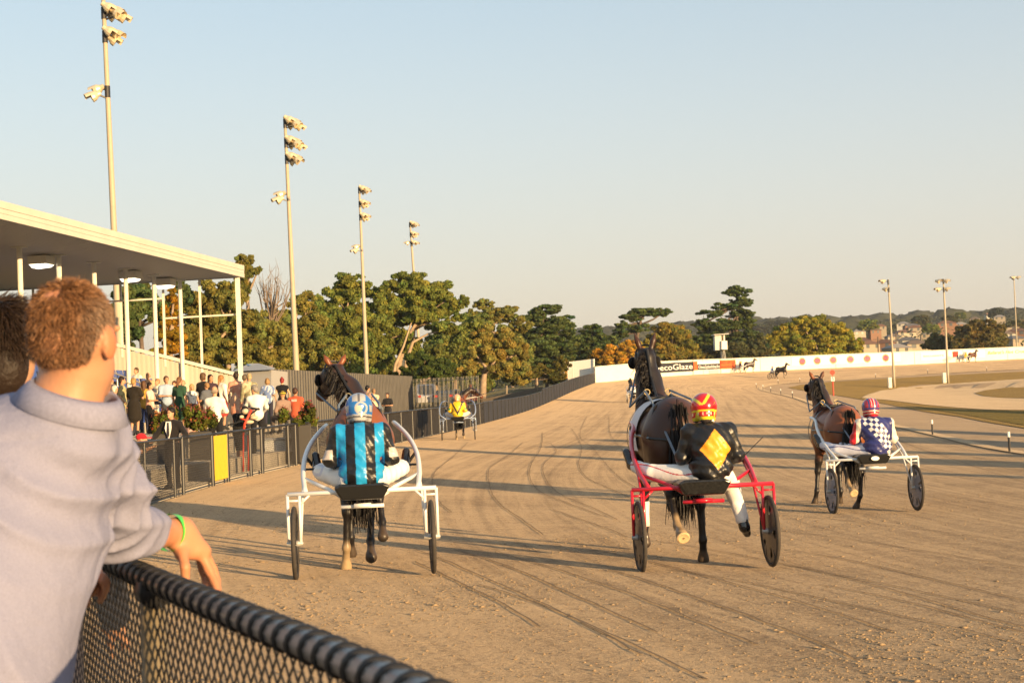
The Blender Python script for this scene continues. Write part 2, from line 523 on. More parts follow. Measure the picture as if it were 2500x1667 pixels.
wid = np.linalg.norm(Os - Is, axis=1)
uv = np.zeros((n_, M_, 3)); uv[..., 0] = arc[:, None]; uv[..., 1] = tt[None, :] * 24
i, j = np.meshgrid(np.arange(n_ - 1), np.arange(M_ - 1), indexing='ij'); a = (i * M_ + j).ravel()
structure('race_track', mesh_np('race_track', Vt, np.stack([a, a + 1, a + 1 + M_, a + M_], 1), uv.reshape(-1, 3), attr='TRK'), SAND)

# infield sheet
gx = np.arange(10, 215, 2.0); gy = np.arange(-44, 300, 2.0)
X, Y = np.meshgrid(gx, gy, indexing='ij')
di, _ = sdist(X.ravel(), Y.ravel(), INND); di = -di
Zi = zt_np(X.ravel(), Y.ravel()) - np.where(di > 0, .06, 0)
i, j = np.meshgrid(np.arange(len(gx) - 1), np.arange(len(gy) - 1), indexing='ij'); a = (i * len(gy) + j).ravel()
F = np.stack([a, a + len(gy), a + len(gy) + 1, a + 1], 1)
F = F[(di[F] < 5).all(1)]
structure('infield', mesh_np('infield', np.stack([X.ravel(), Y.ravel(), Zi], 1), F), SERV)

def sheet(name, pts, lift, m, cell=2.5, kind='structure'):
    """flat patch draped over the terrain: polygon given in ground points"""
    bm = bmesh.new()
    f = bm.faces.new([bm.verts.new((p[0], p[1], 0)) for p in pts])
    xs = [p[0] for p in pts]; ys = [p[1] for p in pts]
    for ax, lo, hi in ((0, min(xs), max(xs)), (1, min(ys), max(ys))):
        q = math.floor(lo / cell) * cell
        while q < hi:
            co = [0, 0, 0]; no = [0, 0, 0]; co[ax] = q; no[ax] = 1
            bmesh.ops.bisect_plane(bm, geom=bm.verts[:] + bm.edges[:] + bm.faces[:], plane_co=co, plane_no=no)
            q += cell
    bmesh.ops.triangulate(bm, faces=[f for f in bm.faces if len(f.verts) > 4])
    V = np.array([v.co for v in bm.verts]); Z = zt_np(V[:, 0], V[:, 1]) + lift
    for v, z in zip(bm.verts, Z): v.co.z = z
    for f in bm.faces:
        if f.normal.z < 0: f.normal_flip()
        f.smooth = True
    me = bpy.data.meshes.new(name); bm.to_mesh(me); bm.free()
    return tag(link(name, me, m), kind=kind)
def pxpoly(L, ox=1750, oy=880, s=3.136): return [hit(ox + x / s, oy + y / s) for x, y in L]
grass_px = [(545, 208), (640, 188), (860, 165), (1100, 150), (1340, 138), (1800, 113), (2352, 86), (2600, 74), (2600, 560), (2352, 520), (2050, 470), (1850, 430), (1600, 395), (1300, 335), (1060, 292), (880, 262), (700, 235)]
gp = pxpoly(grass_px)
sheet('infield_grass', gp, .03, GRASS)
sheet('green_bank', pxpoly([(1500, 352), (1700, 372), (1900, 384), (2100, 388), (2600, 392), (2600, 540), (2352, 500), (2100, 455), (1880, 415), (1680, 385)]), .05, GREEN)
sheet('training_track', pxpoly([(1105, 290), (1160, 262), (1250, 234), (1400, 212), (1780, 181), (2100, 160), (2352, 143), (2600, 128), (2600, 384), (2352, 384), (2050, 380), (1850, 366), (1600, 343), (1300, 306)]), .06, PALE)
sheet('grass_island', pxpoly([(1975, 255), (2060, 232), (2200, 214), (2352, 203), (2600, 190), (2600, 300), (2352, 294), (2150, 290), (2040, 276)]), .09, GRASS)

def ribbon(name, P, w, lift, m, kind='structure'):
    P = np.array([[p[0], p[1]] for p in P]); T = np.gradient(P, axis=0); T /= np.linalg.norm(T, axis=1)[:, None] + 1e-9
    Nn = np.stack([T[:, 1], -T[:, 0]], 1)
    A = P - Nn * w / 2; B = P + Nn * w / 2
    W = np.concatenate([A, B]); n = len(P)
    V = np.concatenate([W, (zt_np(W[:, 0], W[:, 1]) + lift)[:, None]], 1)
    k = np.arange(n - 1)
    return V, np.stack([k, k + 1, n + k + 1, n + k], 1)
V, F = ribbon('edge', resample(seg(INND, (17, -8), (110, 238)), 260), .55, .045, PALE)
structure('track_edge', mesh_np('track_edge', V, F), PALE)

# tyre marks: flat strips, dark colour painted in for the shade of grooves
RUT = mat('rut_shade', (.27, .185, .11), .95, spec=.1, bump=[(60, .4, .01)])
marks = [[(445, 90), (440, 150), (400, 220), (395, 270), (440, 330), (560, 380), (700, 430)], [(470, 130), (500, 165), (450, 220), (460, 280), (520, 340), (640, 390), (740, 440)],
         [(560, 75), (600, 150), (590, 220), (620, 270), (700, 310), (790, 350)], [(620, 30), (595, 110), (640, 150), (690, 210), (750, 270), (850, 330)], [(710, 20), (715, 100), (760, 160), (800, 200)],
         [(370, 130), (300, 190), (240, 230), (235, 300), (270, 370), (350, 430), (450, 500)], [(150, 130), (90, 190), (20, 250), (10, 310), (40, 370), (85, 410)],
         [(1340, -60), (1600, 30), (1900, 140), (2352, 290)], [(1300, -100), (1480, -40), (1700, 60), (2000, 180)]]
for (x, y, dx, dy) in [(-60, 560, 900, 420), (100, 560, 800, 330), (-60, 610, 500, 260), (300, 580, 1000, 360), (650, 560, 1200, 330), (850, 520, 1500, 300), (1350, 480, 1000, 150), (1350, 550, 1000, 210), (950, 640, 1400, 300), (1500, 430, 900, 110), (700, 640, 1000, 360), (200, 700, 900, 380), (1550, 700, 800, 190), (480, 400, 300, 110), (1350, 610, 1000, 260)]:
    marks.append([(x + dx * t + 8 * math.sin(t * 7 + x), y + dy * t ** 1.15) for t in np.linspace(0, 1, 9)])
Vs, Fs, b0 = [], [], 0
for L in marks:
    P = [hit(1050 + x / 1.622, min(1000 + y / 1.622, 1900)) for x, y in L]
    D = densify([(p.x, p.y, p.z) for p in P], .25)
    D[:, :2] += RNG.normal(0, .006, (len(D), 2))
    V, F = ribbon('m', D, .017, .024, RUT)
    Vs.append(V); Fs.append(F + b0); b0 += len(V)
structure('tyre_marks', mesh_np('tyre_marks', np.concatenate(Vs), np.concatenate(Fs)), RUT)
# loose lumps of sand
n = 42000
d = 1.6 + 24 * RNG.random(n) ** 1.6; px = RNG.uniform(150, 2650, n)
X = (px - 1250) / 3500 * d; Y = d
cl = vnoise(np.stack([X * .7, Y * .35, X * 0], 1), 2.2, 3) > .12
keep = cl | (RNG.random(n) < .25)
X, Y = X[keep], Y[keep]; n = len(X)
do, _ = sdist(X, Y, OUTD); ok = do > .1; X, Y = X[ok], Y[ok]; n = len(X)
r = RNG.uniform(.003, .010, n) * (1 + 1.0 * (RNG.random(n) > .96))
octa = np.array([(1, 0, 0), (-1, 0, 0), (0, 1, 0), (0, -1, 0), (0, 0, .55), (0, 0, -.4)])
J = octa[None] * (1 + RNG.uniform(-.35, .5, (n, 6, 1))) * r[:, None, None]
a = RNG.uniform(0, 6.28, n); ca, sa = np.cos(a)[:, None], np.sin(a)[:, None]
J = np.stack([J[..., 0] * ca * 1.5 - J[..., 1] * sa, J[..., 0] * sa * 1.5 + J[..., 1] * ca, J[..., 2]], 2)
V = J + np.stack([X, Y, zt_np(X, Y) + .016 + r * .2], 1)[:, None]
tri = np.array([(0, 2, 4), (2, 1, 4), (1, 3, 4), (3, 0, 4), (2, 0, 5), (1, 2, 5), (3, 1, 5), (0, 3, 5)])
F = (np.arange(n)[:, None, None] * 6 + tri[None]).reshape(-1, 3)
tag(link('loose_sand', mesh_np('loose_sand', V.reshape(-1, 3), F, smooth=False), mat('clod', (.36, .26, .155), .95, spec=.1)), kind='stuff')

# ------------------------------------------------------------------ grandstand frame of reference
GC = Vector((-9.6, 51.5, 0)); GU = Vector((.138, .990, 0)); GN = Vector((-.990, .138, 0))
def gs(t, w, z): return GC - GU * t + GN * w + Vector((0, 0, z))
def slab(name, t0, t1, w0, w1, z0, z1, m, parent=None):
    b = MB(); b.prism([gs(t0, w0, z0), gs(t1, w0, z0), gs(t1, w1, z0), gs(t0, w1, z0)], (0, 0, z0), (0, 0, z1))
    return b.build(name, m, parent)
# spectator apron (beside the fence) and the raised terraces
fp = resample(seg(OUTD, (.55, .45), (-3.9, 52)), 60)
T = np.gradient(fp, axis=0); T /= np.linalg.norm(T, axis=1)[:, None]
A = fp - np.stack([T[:, 1], -T[:, 0]], 1) * .12
Bp = A.copy(); Bp[:, 0] = -32
za = np.full(len(A), .10) + .07 * (A[:, 1] < 6)
ze = zt_np(A[:, 0], A[:, 1])
za = np.maximum(za, ze + .03)
V = np.concatenate([np.c_[A, ze - .3], np.c_[A, za], np.c_[Bp, za]]); n = len(A); k = np.arange(n - 1)
F = np.concatenate([np.stack([k, n + k, n + k + 1, k + 1], 1), np.stack([n + k, 2 * n + k, 2 * n + k + 1, n + k + 1], 1)])
structure('apron', mesh_np('apron', V, F, smooth=False), CONC)
tag(slab('lower_terrace', -3, 34, -5.3, -3.6, -.2, .45, CONC), kind='structure')
tag(slab('upper_terrace', -3, 34, -3.6, 9, -.2, 1.0, CONC), kind='structure')
tag(slab('spectator_mound', -12, -3.02, -4.6, 4, -.3, .62, CONC), kind='structure')
# ================================================================== GRANDSTAND, WALLS, FENCES, POLES
WHITE = mat('white_steel', (.78, .74, .64), .55, noise=(6, .06))
CREAM = mat('cream_fascia', (.60, .55, .46), .5, noise=(2, .05))
SOFF = mat('soffit_lining', (.50, .47, .43), .6)
CLAD = mat('corrugated_cream', (.62, .56, .45), .5)
GALV = mat('galvanised', (.46, .44, .40), .45, metal=.4, noise=(9, .12))
GLASS = mat('dark_glass', (.10, .11, .11), .12, spec=.8)
BLUE = mat('blue_plastic', (.045, .10, .36), .4)
BLACK = mat('black_coated', (.018, .018, .02), .45)
st = thing('grandstand', 'open white grandstand with flat cream canopy on slim white posts', 'grandstand', gs(0, 4, 0))
def stp(b, name, m, par=None, smooth=False, bevel=0):
    par = par or st
    o = b.build(name, m, par, smooth, bevel)
    o.matrix_parent_inverse = Matrix.Translation(-Vector(st.location)) if par is st else Matrix.Identity(4)
    return o
b = MB(); b.prism([gs(-.05, .05, 6.42), gs(30, .05, 6.42), gs(30, 10, 6.42), gs(-.05, 10, 6.42)], (0, 0, 6.42), (0, 0, 6.74)); stp(b, 'roof', CREAM)
b = MB()
for z0, z1, o in ((6.36, 6.495, .030), (6.503, 6.615, .026), (6.623, 6.80, .033)):
    b.prism([gs(-.1, .05, z0), gs(30, .05, z0), gs(30, -o, z0), gs(-.1 - o, -o, z0)], (0, 0, z0), (0, 0, z1))
    b.prism([gs(-.05, .055, z0), gs(-.05, 10, z0), gs(-.1 - o, 10, z0), gs(-.1 - o, .055, z0)], (0, 0, z0), (0, 0, z1))
stp(b, 'fascia', CREAM)
b = MB()
w = .06
while w < 9.9:
    b.prism([gs(-.04, w, 6.385), gs(30, w, 6.385), gs(30, w + .13, 6.385), gs(-.04, w + .13, 6.385)], (0, 0, 6.385), (0, 0, 6.418)); w += .15
stp(b, 'soffit', SOFF)
for t in (0, 2.42, 4.84, 7.26, 9.68, 12.1, 14.52, 16.94, 19.36):
    b = MB(); b.tube([gs(t + .1, 2.33, .99), gs(t + .1, 2.33, 6.38)], .075, 12)
    b.box(gs(t + .1, 2.33, 6.37), (.42, .16, .03)); b.box(gs(t + .1, 2.33, 1.012), (.3, .3, .03)); stp(b, 'column', WHITE, smooth=False)
b = MB(); b.bar(gs(.1, .16, .99), gs(.1, .16, 6.38), .15, .15)
for z in (2.1, 3.4, 4.3, 5.9): b.box(gs(.1, .16, z), (.156, .156, .05))
stp(b, 'corner_column', WHITE)
b = MB()
for w in (1.62, 3.0, 4.62, 6.3, 8.0): b.bar(gs(.02, w, 2.6 + (w - .4) * .26), gs(.02, w, 6.38), .075)
b.bar(gs(.02, .24, 5.03), gs(.02, 3.0, 5.03), .06); b.bar(gs(.02, 3.0, 5.75), gs(.02, 9.5, 5.75), .06)
stp(b, 'end_frame', WHITE)
# end wall with its sloping cap
b = MB()
w = .3
while w < 9.6:
    zz = 2.83 + (min(w, 6) - .4) * .285
    b.prism([gs(.04, w, 1.0), gs(.046, w + .09, 1.0), gs(.04, w + .18, 1.0), gs(.0, w + .09, 1.0)], (0, 0, 1.0), (0, 0, zz)); w += .182
stp(b, 'end_wall', CLAD)
b = MB(); b.bar(gs(.03, .05, 2.80), gs(.03, 6.0, 4.50), .2, .11); b.bar(gs(.03, 6.0, 4.50), gs(.03, 9.6, 4.50), .2, .11); stp(b, 'wall_cap', WHITE)
# rear building wall with windows
b = MB(); b.prism([gs(6, 9.3, 1.0), gs(30, 9.3, 1.0), gs(30, 9.55, 1.0), gs(6, 9.55, 1.0)], (0, 0, 1), (0, 0, 6.38)); stp(b, 'rear_wall', mat('rear_wall_paint', (.30, .25, .20), .7))
for t in (8, 11, 14, 17, 20, 23):
    b = MB(); b.prism([gs(t, 9.24, 4.1), gs(t + 2.2, 9.24, 4.1), gs(t + 2.2, 9.28, 4.1), gs(t, 9.28, 4.1)], (0, 0, 4.1), (0, 0, 5.6)); wi = stp(b, 'window', GLASS)
# seating steps
b = MB()
for i in range(7):
    b.prism([gs(.3, .9 + .85 * i, 1.0), gs(28, .9 + .85 * i, 1.0), gs(28, 9.2, 1.0), gs(.3, 9.2, 1.0)], (0, 0, 1.0 + .33 * i - (.001 if i else 0)), (0, 0, 1.0 + .33 * (i + 1)))
stp(b, 'seating_step', CONC)
for (t, n) in ((3.9, 1), (11.5, 2)):
    for q in (0, 1.1):
        b = MB()
        for dz in (.55, .95): b.tube([gs(t + q, .2, 1.0 + dz), gs(t + q, .9, 1.1 + dz), gs(t + q, 5.6, 3.0 + dz), gs(t + q, 7.0, 3.0 + dz)], .024, 6)
        for w in (.3, 1.5, 2.7, 3.9, 5.1, 6.3): b.tube([gs(t + q, w, 1.0 + max(0, .4 * (w - .6))), gs(t + q, w, 1.05 + min(max(0, .405 * (w - .65)), 2.0) + .9)], .02, 6)
        stp(b, 'handrail', GALV)
LAMP = mat('lit_diffuser', (1.0, .93, .75), .5, emit=1.6)
for t, w in ((9.97, 2.78), (4.27, 2.45), (1.15, 2.46)):
    b = MB(); b.prism([gs(t - .29, w - .29, 6.10), gs(t + .29, w - .29, 6.10), gs(t + .29, w + .29, 6.10), gs(t - .29, w + .29, 6.10)], (0, 0, 6.14), (0, 0, 6.383)); lh = stp(b, 'ceiling_lamp', WHITE)
    b = MB(); c = gs(t, w, 6.06)
    b.add([gs(t - .26, w - .26, 6.097), gs(t + .26, w - .26, 6.097), gs(t + .26, w + .26, 6.097), gs(t - .26, w + .26, 6.097), gs(t - .2, w - .2, 6.03), gs(t + .2, w - .2, 6.03), gs(t + .2, w + .2, 6.0), gs(t - .2, w + .2, 6.0)],
          [(0, 1, 2, 3), (4, 7, 6, 5), (0, 4, 5, 1), (1, 5, 6, 2), (2, 6, 7, 3), (3, 7, 4, 0)])
    o = b.build('diffuser', LAMP, lh)
# blue seats, one object each
proto = None
for r in range(7):
    for k in range(17):
        t = .75 + .6 * k
        if abs(t - 4.4) < .75 or abs(t - 12.1) < .7: continue
        if r in (0, 1) and k % 3 == 1: continue
        p = gs(t, .9 + .85 * r + .5, 1.0 + .33 * (r + 1))
        if proto is None:
            proto = thing('stadium_seat', 'blue plastic tip-up seat bolted to the grandstand steps', 'seat', p, math.atan2(GN.y, GN.x) - math.pi / 2, 'blue seats in the grandstand')
            b = MB(); b.box((0, 0, .43), (.46, .42, .04)); b.box((0, -.02, .21), (.06, .1, .42)); b.build('seat_pan', BLUE, proto, bevel=.01)
            b = MB(); b.box((0, .21, .66), (.46, .05, .42), Matrix.Rotation(-.18, 3, 'X')); b.build('backrest', BLUE, proto, bevel=.015)
        else: dup(proto, p)

# ------------------------------------------------------------------ track fences
def on_out(s_pts): return s_pts
def fence_run(name, label, P, h, post_step, wire=.0035, pitch=.06, rail_r=.022, mesh=True, mcol=None, n_wire=4, group='lengths of black trackside fence', slats=0):
    P = np.asarray(P)
    root = thing(name, label, 'fence', (P[0][0], P[0][1], zt(P[0][0], P[0][1])), 0, group)
    off = Vector(root.location)
    zb = zt_np(P[:, 0], P[:, 1]); H = h if callable(h) else (lambda y: h)
    top = [Vector((p[0], p[1], z + H(p[1]))) - off for p, z in zip(P, zb)]
    bot = [Vector((p[0], p[1], z + .05)) - off for p, z in zip(P, zb)]
    b = MB(); b.tube(top, rail_r, 10); b.build('top_rail', BLACK, root, smooth=True)
    if slats == 0:
        b = MB(); b.tube(bot, .012, 6); b.build('bottom_rail', BLACK, root)
    s = np.concatenate([[0], np.cumsum(np.linalg.norm(np.diff(P[:, :2], axis=0), axis=1))]); Ltot = s[-1]
    def pt(q, f):
        q = min(max(q, 0), Ltot); i = min(int(np.searchsorted(s, q)), len(s) - 1); i = max(i, 1)
        t = (q - s[i - 1]) / (s[i] - s[i - 1] + 1e-9)
        A = bot[i - 1].lerp(bot[i], t); B = top[i - 1].lerp(top[i], t)
        return A.lerp(B, f)
    q = post_step * .3
    while q < Ltot:
        b = MB(); b.tube([pt(q, -.1), pt(q, 1.0)], rail_r * 1.1, 8); b.build('post', BLACK, root); q += post_step
    if mesh:
        Hm = H(P[0][1]) - .05; b = MB(); q = -Hm
        while q < Ltot:
            for sg in (1, -1):
                a0, a1 = (q, q + Hm) if sg > 0 else (q + Hm, q)
                pts = []
                nseg = 3
                for k in range(nseg + 1):
                    f = k / nseg; qq = a0 + (a1 - a0) * f
                    if 0 <= qq <= Ltot: pts.append(pt(qq, f))
                if len(pts) > 1: b.tube(pts, wire, n_wire, caps=False)
            q += pitch
        o = b.build('wire_mesh', mcol or BLACK, root)
    return root, pt, Ltot, off
OFULL = OUTD[:, :2]
near = resample(seg(OUTD, (1.6, -2), (-1.7, 5)), 40)
# near fence: thick sleeved rail with a wire wound round it
NZ = 1.06
nf, npt, nL, noff = fence_run('chainlink_fence', 'black chain-link fence with wire-wound top rail beside leaning man', near, lambda y: NZ, 30, wire=.0022, pitch=.044, rail_r=.0235, n_wire=5)
q = min(range(400), key=lambda i: abs(project(npt(nL * i / 400, .8) + noff)[0] - 383) if project(npt(nL * i / 400, .8) + noff)[2] > 0 else 1e9) / 400 * nL
b = MB(); b.tube([npt(q, -.2), npt(q, .99)], .03, 12); b.build('post', mat('painted_post', (.20, .16, .10), .6), nf, smooth=True)
b = MB(); b.tube([npt(q - .03, .975), npt(q + .03, .975)], .036, 10); b.build('clamp', BLACK, nf, smooth=True)
hel = []
N_ = int(nL / .066) * 14
for i in range(N_ + 1):
    s_ = nL * i / N_; a = 2 * math.pi * i / 14; c = npt(s_, 1.0)
    d_ = (npt(min(s_ + .02, nL), 1) - npt(max(s_ - .02, 0), 1)).normalized()
    x = d_.cross(Vector((0, 0, 1))).normalized(); u = x.cross(d_)
    hel.append(c + (x * math.cos(a) + u * math.sin(a)) * .0225)
b = MB(); b.tube(hel, .0075, 6); b.build('winding_wire', BLACK, nf, smooth=True)
# sleeve tint of the near rail
for o in nf.children:
    if o.name.startswith('top_rail'): o.data.materials[0] = mat('dark_sleeve', (.20, .185, .175), .30, metal=.3, spec=.8)
# gap-free run further on: mesh panels, gate, infill, solid panels
P2 = resample(seg(OUTD, (-1.7, 5), (-6.4, 31)), 40)
def cut(P, ya, yb): 
    P = np.asarray(P); yy = np.linspace(ya, yb, max(4, int((yb - ya) * 1.2)))
    return np.stack([np.interp(yy, OFULL[:, 1], OFULL[:, 0]), yy], 1)
mesh_brown = mat('fence_mesh', (.03, .026, .022), .6)
fence_run('mesh_fence', 'black mesh fence running behind the leaning man towards the gates', cut(0, 5.05, 27.4), lambda y: 1.06 + .04 * min(1, (y - 5) / 15), 2.4, wire=.004, pitch=.075, mcol=mesh_brown, n_wire=3)
# gate between the suited man and the yellow panel
def panel_frame(name, label, ya, yb, cat, fill=None, h=1.1, wires=True, offx=0):
    P = cut(0, ya, yb); P[:, 0] += offx
    root, pt, L, off = fence_run(name, label, P, h, 99, mesh=False, rail_r=.03, group=None)
    root['category'] = cat
    for q in (.0, L):
        b = MB(); b.tube([pt(q, -.05), pt(q, 1.02)], .035, 8); b.build('post', BLACK, root)
    if fill:
        b = MB(); b.prism([pt(.05, .06), pt(L - .05, .06), pt(L - .05, .96), pt(.05, .96)], (0, 0, 0), (.02, 0, 0)); b.build('infill_panel', fill, root)
    if wires:
        b = MB(); z = .05
        while z < .98:
            b.tube([pt(0.02, z), pt(L - .02, z)], .004, 4, caps=False); z += .045
        q = .1
        while q < L: b.tube([pt(q, .04), pt(q, .98)], .0035, 4, caps=False); q += .06
        b.build('wire_mesh', mesh_brown, root)
    return root, pt, L
panel_frame('track_gate', 'dark framed mesh gate beside the yellow fence panel', 27.45, 30.2, 'gate')
panel_frame('fence_panel', 'bright yellow sheet panel set in the black trackside fence', 30.25, 31.6, 'fence panel', fill=mat('yellow_sheet', (.78, .50, .02), .55, noise=(12, .08)), wires=True)
for ya, yb, lb in ((31.65, 33.6, 'black horizontal-wire fence panel in front of crouching man'), (33.65, 34.6, 'narrow black fence gate between thick posts by the man in white shirt'), (34.65, 37.0, 'black fence panel below the flower box with reflecting tubs behind')):
    panel_frame('fence_panel', lb, ya, yb, 'fence panel')
fence_run('mesh_fence', 'black mesh fence from the flower box to behind the yellow-jacket driver', cut(0, 37.05, 76.5), lambda y: 1.1, 2.2, wire=.008, pitch=.085, mcol=mesh_brown, n_wire=3, rail_r=.03)
def solid_fence(name, label, ya, yb, h, m):
    P = cut(0, ya, yb); z = zt_np(P[:, 0], P[:, 1])
    root = thing(name, label, 'fence', (P[0][0], P[0][1], z[0]), 0, 'lengths of black trackside fence'); off = Vector(root.location)
    L = np.linalg.norm(P[-1] - P[0]); n = max(1, int(L / 2.4))
    idx = np.linspace(0, len(P) - 1, n + 1)
    def p(i, dz): 
        i0 = min(int(i), len(P) - 2); f = i - i0
        return Vector((P[i0][0] * (1 - f) + P[i0 + 1][0] * f, P[i0][1] * (1 - f) + P[i0 + 1][1] * f, z[i0] * (1 - f) + z[i0 + 1] * f + dz)) - off
    for a, c in zip(idx[:-1], idx[1:]):
        b = MB(); b.prism([p(a + .02, 0.0), p(c - .02, 0.0), p(c - .02, h), p(a + .02, h)], (0, 0, 0), (-.05, 0, 0)); b.build('panel', m, root)
        b = MB(); b.box(p(a, h / 2) + Vector((.0, 0, .02)), (.09, .09, h + .05)); b.build('post', BLACK, root)
    b = MB(); b.tube([p(i, h + .03) for i in np.linspace(0, len(P) - 1, 12)], .035, 8); b.build('top_rail', BLACK, root)
    return root
RUB = mat('rubber_panel', (.020, .022, .032), .65, noise=[(1.5, .25), (14, .12)])
solid_fence('panel_fence', 'low dark solid trackside fence, nearer lower length', 76.6, 118, 1.1, RUB)
solid_fence('panel_fence', 'taller dark solid trackside fence ending at the white wall', 118.2, 184.5, 1.28, RUB)

# ------------------------------------------------------------------ white boundary wall of the bend
WD = densify(WALL, 2.0)
WH = 2.05
WALLM = mat('white_wall', (.82, .77, .66), .6, noise=[(.5, .05), (3, .03)])
wr = thing('boundary_wall', 'long low white wall curving round the far bend', 'wall', (WD[0][0], WD[0][1], WD[0][2]))
wo = Vector(wr.location)
def wallpt(i, dz, out=0.0):
    i0 = min(int(i), len(WD) - 2); f = i - i0
    p = WD[i0] * (1 - f) + WD[i0 + 1] * f; d = WD[i0 + 1] - WD[i0]
    nn = Vector((d[1], -d[0], 0)).normalized()
    return Vector(p) + Vector((0, 0, dz)) + nn * out
V = []; F = []
nW = len(WD)
for i in range(nW):
    for (dz, o) in ((-.3, 0), (WH, 0), (WH, -.2), (-.3, -.2)): V.append(wallpt(i, dz, o) - wo)
for i in range(nW - 1):
    for k in range(3): F.append((i * 4 + k, i * 4 + k + 1, i * 4 + 5 + k, i * 4 + 4 + k))
me = bpy.data.meshes.new('wall'); me.from_pydata([tuple(v) for v in V], [], F); link('wall_panel', me, WALLM, wr)
b = MB()
for i in range(nW - 1): b.bar(wallpt(i, WH + .02, .02) - wo, wallpt(i + 1, WH + .02, .02) - wo, .3, .07)
b.build('coping', WALLM, wr)
b = MB()
for i in range(4, nW, 7): b.bar(wallpt(i, -.1, .02) - wo, wallpt(i, WH - .03, .02) - wo, .10, .05)
b.build('joint_post', mat('wall_post', (.62, .56, .44), .7), wr)
wpx = np.array([project(wallpt(i, 1.0))[0] for i in np.linspace(0, nW - 1.01, 600)])
def wall_i(px): return float(np.interp(px, wpx, np.linspace(0, nW - 1.01, 600)))
def wall_board(name, px0, px1, z0, z1, m, parent, off=.03, th=.03, skew=0):
    a, c = wall_i(px0), wall_i(px1); n = max(1, int((c - a) * 2)); b = MB(); oo = Vector(parent.location)
    for k in range(n):
        i0 = a + (c - a) * k / n; i1 = a + (c - a) * (k + 1) / n
        b.prism([wallpt(i0, z0, off) - oo, wallpt(i1, z0, off) - oo, wallpt(i1, z1, off) - oo, wallpt(i0, z1, off) - oo], (0, 0, 0), wallpt(i0, 0, off + th) - wallpt(i0, 0, off))
    return b.build(name, m, parent)
def text_mesh(s, size, ext=.01, sx=1.0, shear=0.0):
    cu = bpy.data.curves.new('t', 'FONT'); cu.body = s; cu.size = size; cu.extrude = ext; cu.align_x = 'CENTER'; cu.align_y = 'CENTER'; cu.shear = shear; cu.resolution_u = 3
    o = bpy.data.objects.new('t', cu); COL.objects.link(o)
    me = bpy.data.meshes.new_from_object(o.evaluated_get(bpy.context.evaluated_depsgraph_get()))
    bpy.data.objects.remove(o); bpy.data.curves.remove(cu)
    if sx != 1: me.transform(Matrix.Scale(sx, 4, (1, 0, 0)))
    return me
def wall_text(name, s, px0, px1, zc, h, m, parent, off=.075, shear=0.0, bold=1.0):
    me = text_mesh(s, h * 1.35, .012, shear=shear)
    xs = [v.co.x for v in me.vertices]; x0 = min(xs); w = max(xs) - x0; oo = Vector(parent.location)
    ia, ic = wall_i(px0), wall_i(px1)
    for v in me.vertices: v.co = wallpt(ia + (ic - ia) * (v.co.x - x0) / w, zc + v.co.y, off + v.co.z) - oo
    o = link(name, me, m, parent)
    return o
def wall_thing(name, label, cat, px, group=None):
    return thing(name, label, cat, wallpt(wall_i(px), 0, .05), 0, group)
SB = mat('sign_black', (.03, .03, .035), .5); SR = mat('sign_red', (.60, .05, .02), .5); SO = mat('sign_orange', (.66, .13, .03), .5); SW = mat('sign_white', (.86, .84, .78), .5); SY = mat('sign_yellow', (.48, .22, .002), .5); SRT = mat('sign_dark_red', (.45, .05, .03), .5)
s1 = wall_thing('advertising_board', 'black, orange and white glass advertising board with large white letters', 'sign', 1650)
wall_board('board_panel', 1583, 1692.5, .52, 1.82, SB, s1); wall_text('lettering', 'DecoGlaze', 1588, 1690, 1.17, .82, SW, s1)
wall_board('orange_panel', 1692.8, 1702, .62, 1.84, SO, s1); wall_board('white_strip', 1702.3, 1756.5, 1.42, 1.86, SW, s1); wall_board('black_strip', 1702.3, 1756.5, .64, 1.418, SB, s1)
wall_text('lettering', 'GlassSplashbacks', 1704, 1756, 1.02, .5, SW, s1)
wall_board('grey_decal', 1730, 1753, .04, .52, mat('sign_grey', (.45, .46, .5), .5), s1)
s2 = wall_thing('advertising_board', 'small red advertising board with a dark telephone number', 'sign', 1776)
wall_board('board_panel', 1757, 1795.5, .62, 1.88, SO, s2); wall_text('lettering', '0422 109 315', 1759, 1794, 1.5, .42, SRT, s2); wall_text('lettering', 'www.decoglaze.com.au', 1759, 1794, .95, .24, SRT, s2)
s3 = wall_thing('advertising_banner', 'white banner with a row of six red oval emblems', 'banner', 2060)
wall_board('banner_sheet', 1933, 2198, .62, 1.9, SW, s3, off=.02, th=.02)
for i, px in enumerate((1958, 1995, 2034, 2076, 2117, 2162)):
    c = wallpt(wall_i(px), 1.22, .05) - Vector(s3.location); d = (wallpt(wall_i(px + 5), 0) - wallpt(wall_i(px - 5), 0)).normalized(); nn = d.cross(Vector((0, 0, 1)))
    for nm, rx, rz, o, m in (('emblem_rim', .66, .60, .0, SO), ('emblem_ring', .59, .53, .012, mat('emblem_cream', (.85, .66, .38), .5)), ('emblem_field', .54, .48, .024, SR)):
        b = MB(); b.prism([c + d * rx * math.cos(a) + Vector((0, 0, rz * math.sin(a))) + nn * o for a in np.linspace(0, 6.283, 25)[:-1]], (0, 0, 0), nn * .012); b.build(nm, m, s3)
    wall_text('emblem_letters', 'OSD', px - 6.5, px + 6.5, 1.25, .42, mat('emblem_blue', (.10, .16, .42), .5), s3, off=.15)
s4 = wall_thing('advertising_banner', 'white banner with pale grey capitals, grey horse and red-black square', 'banner', 2300)
wall_board('banner_sheet', 2248, 2405, .55, 1.85, SW, s4, off=.02, th=.02)
wall_text('lettering', "BALLARAT'S", 2254, 2303, 1.2, .26, mat('sign_tan', (.24, .21, .17), .5), s4)
wall_board('square_emblem', 2325, 2338.5, .85, 1.75, SB, s4, off=.05)
b = MB(); so = Vector(s4.location)
def wp(px, z, o=.085): return wallpt(wall_i(px), z, o) - so
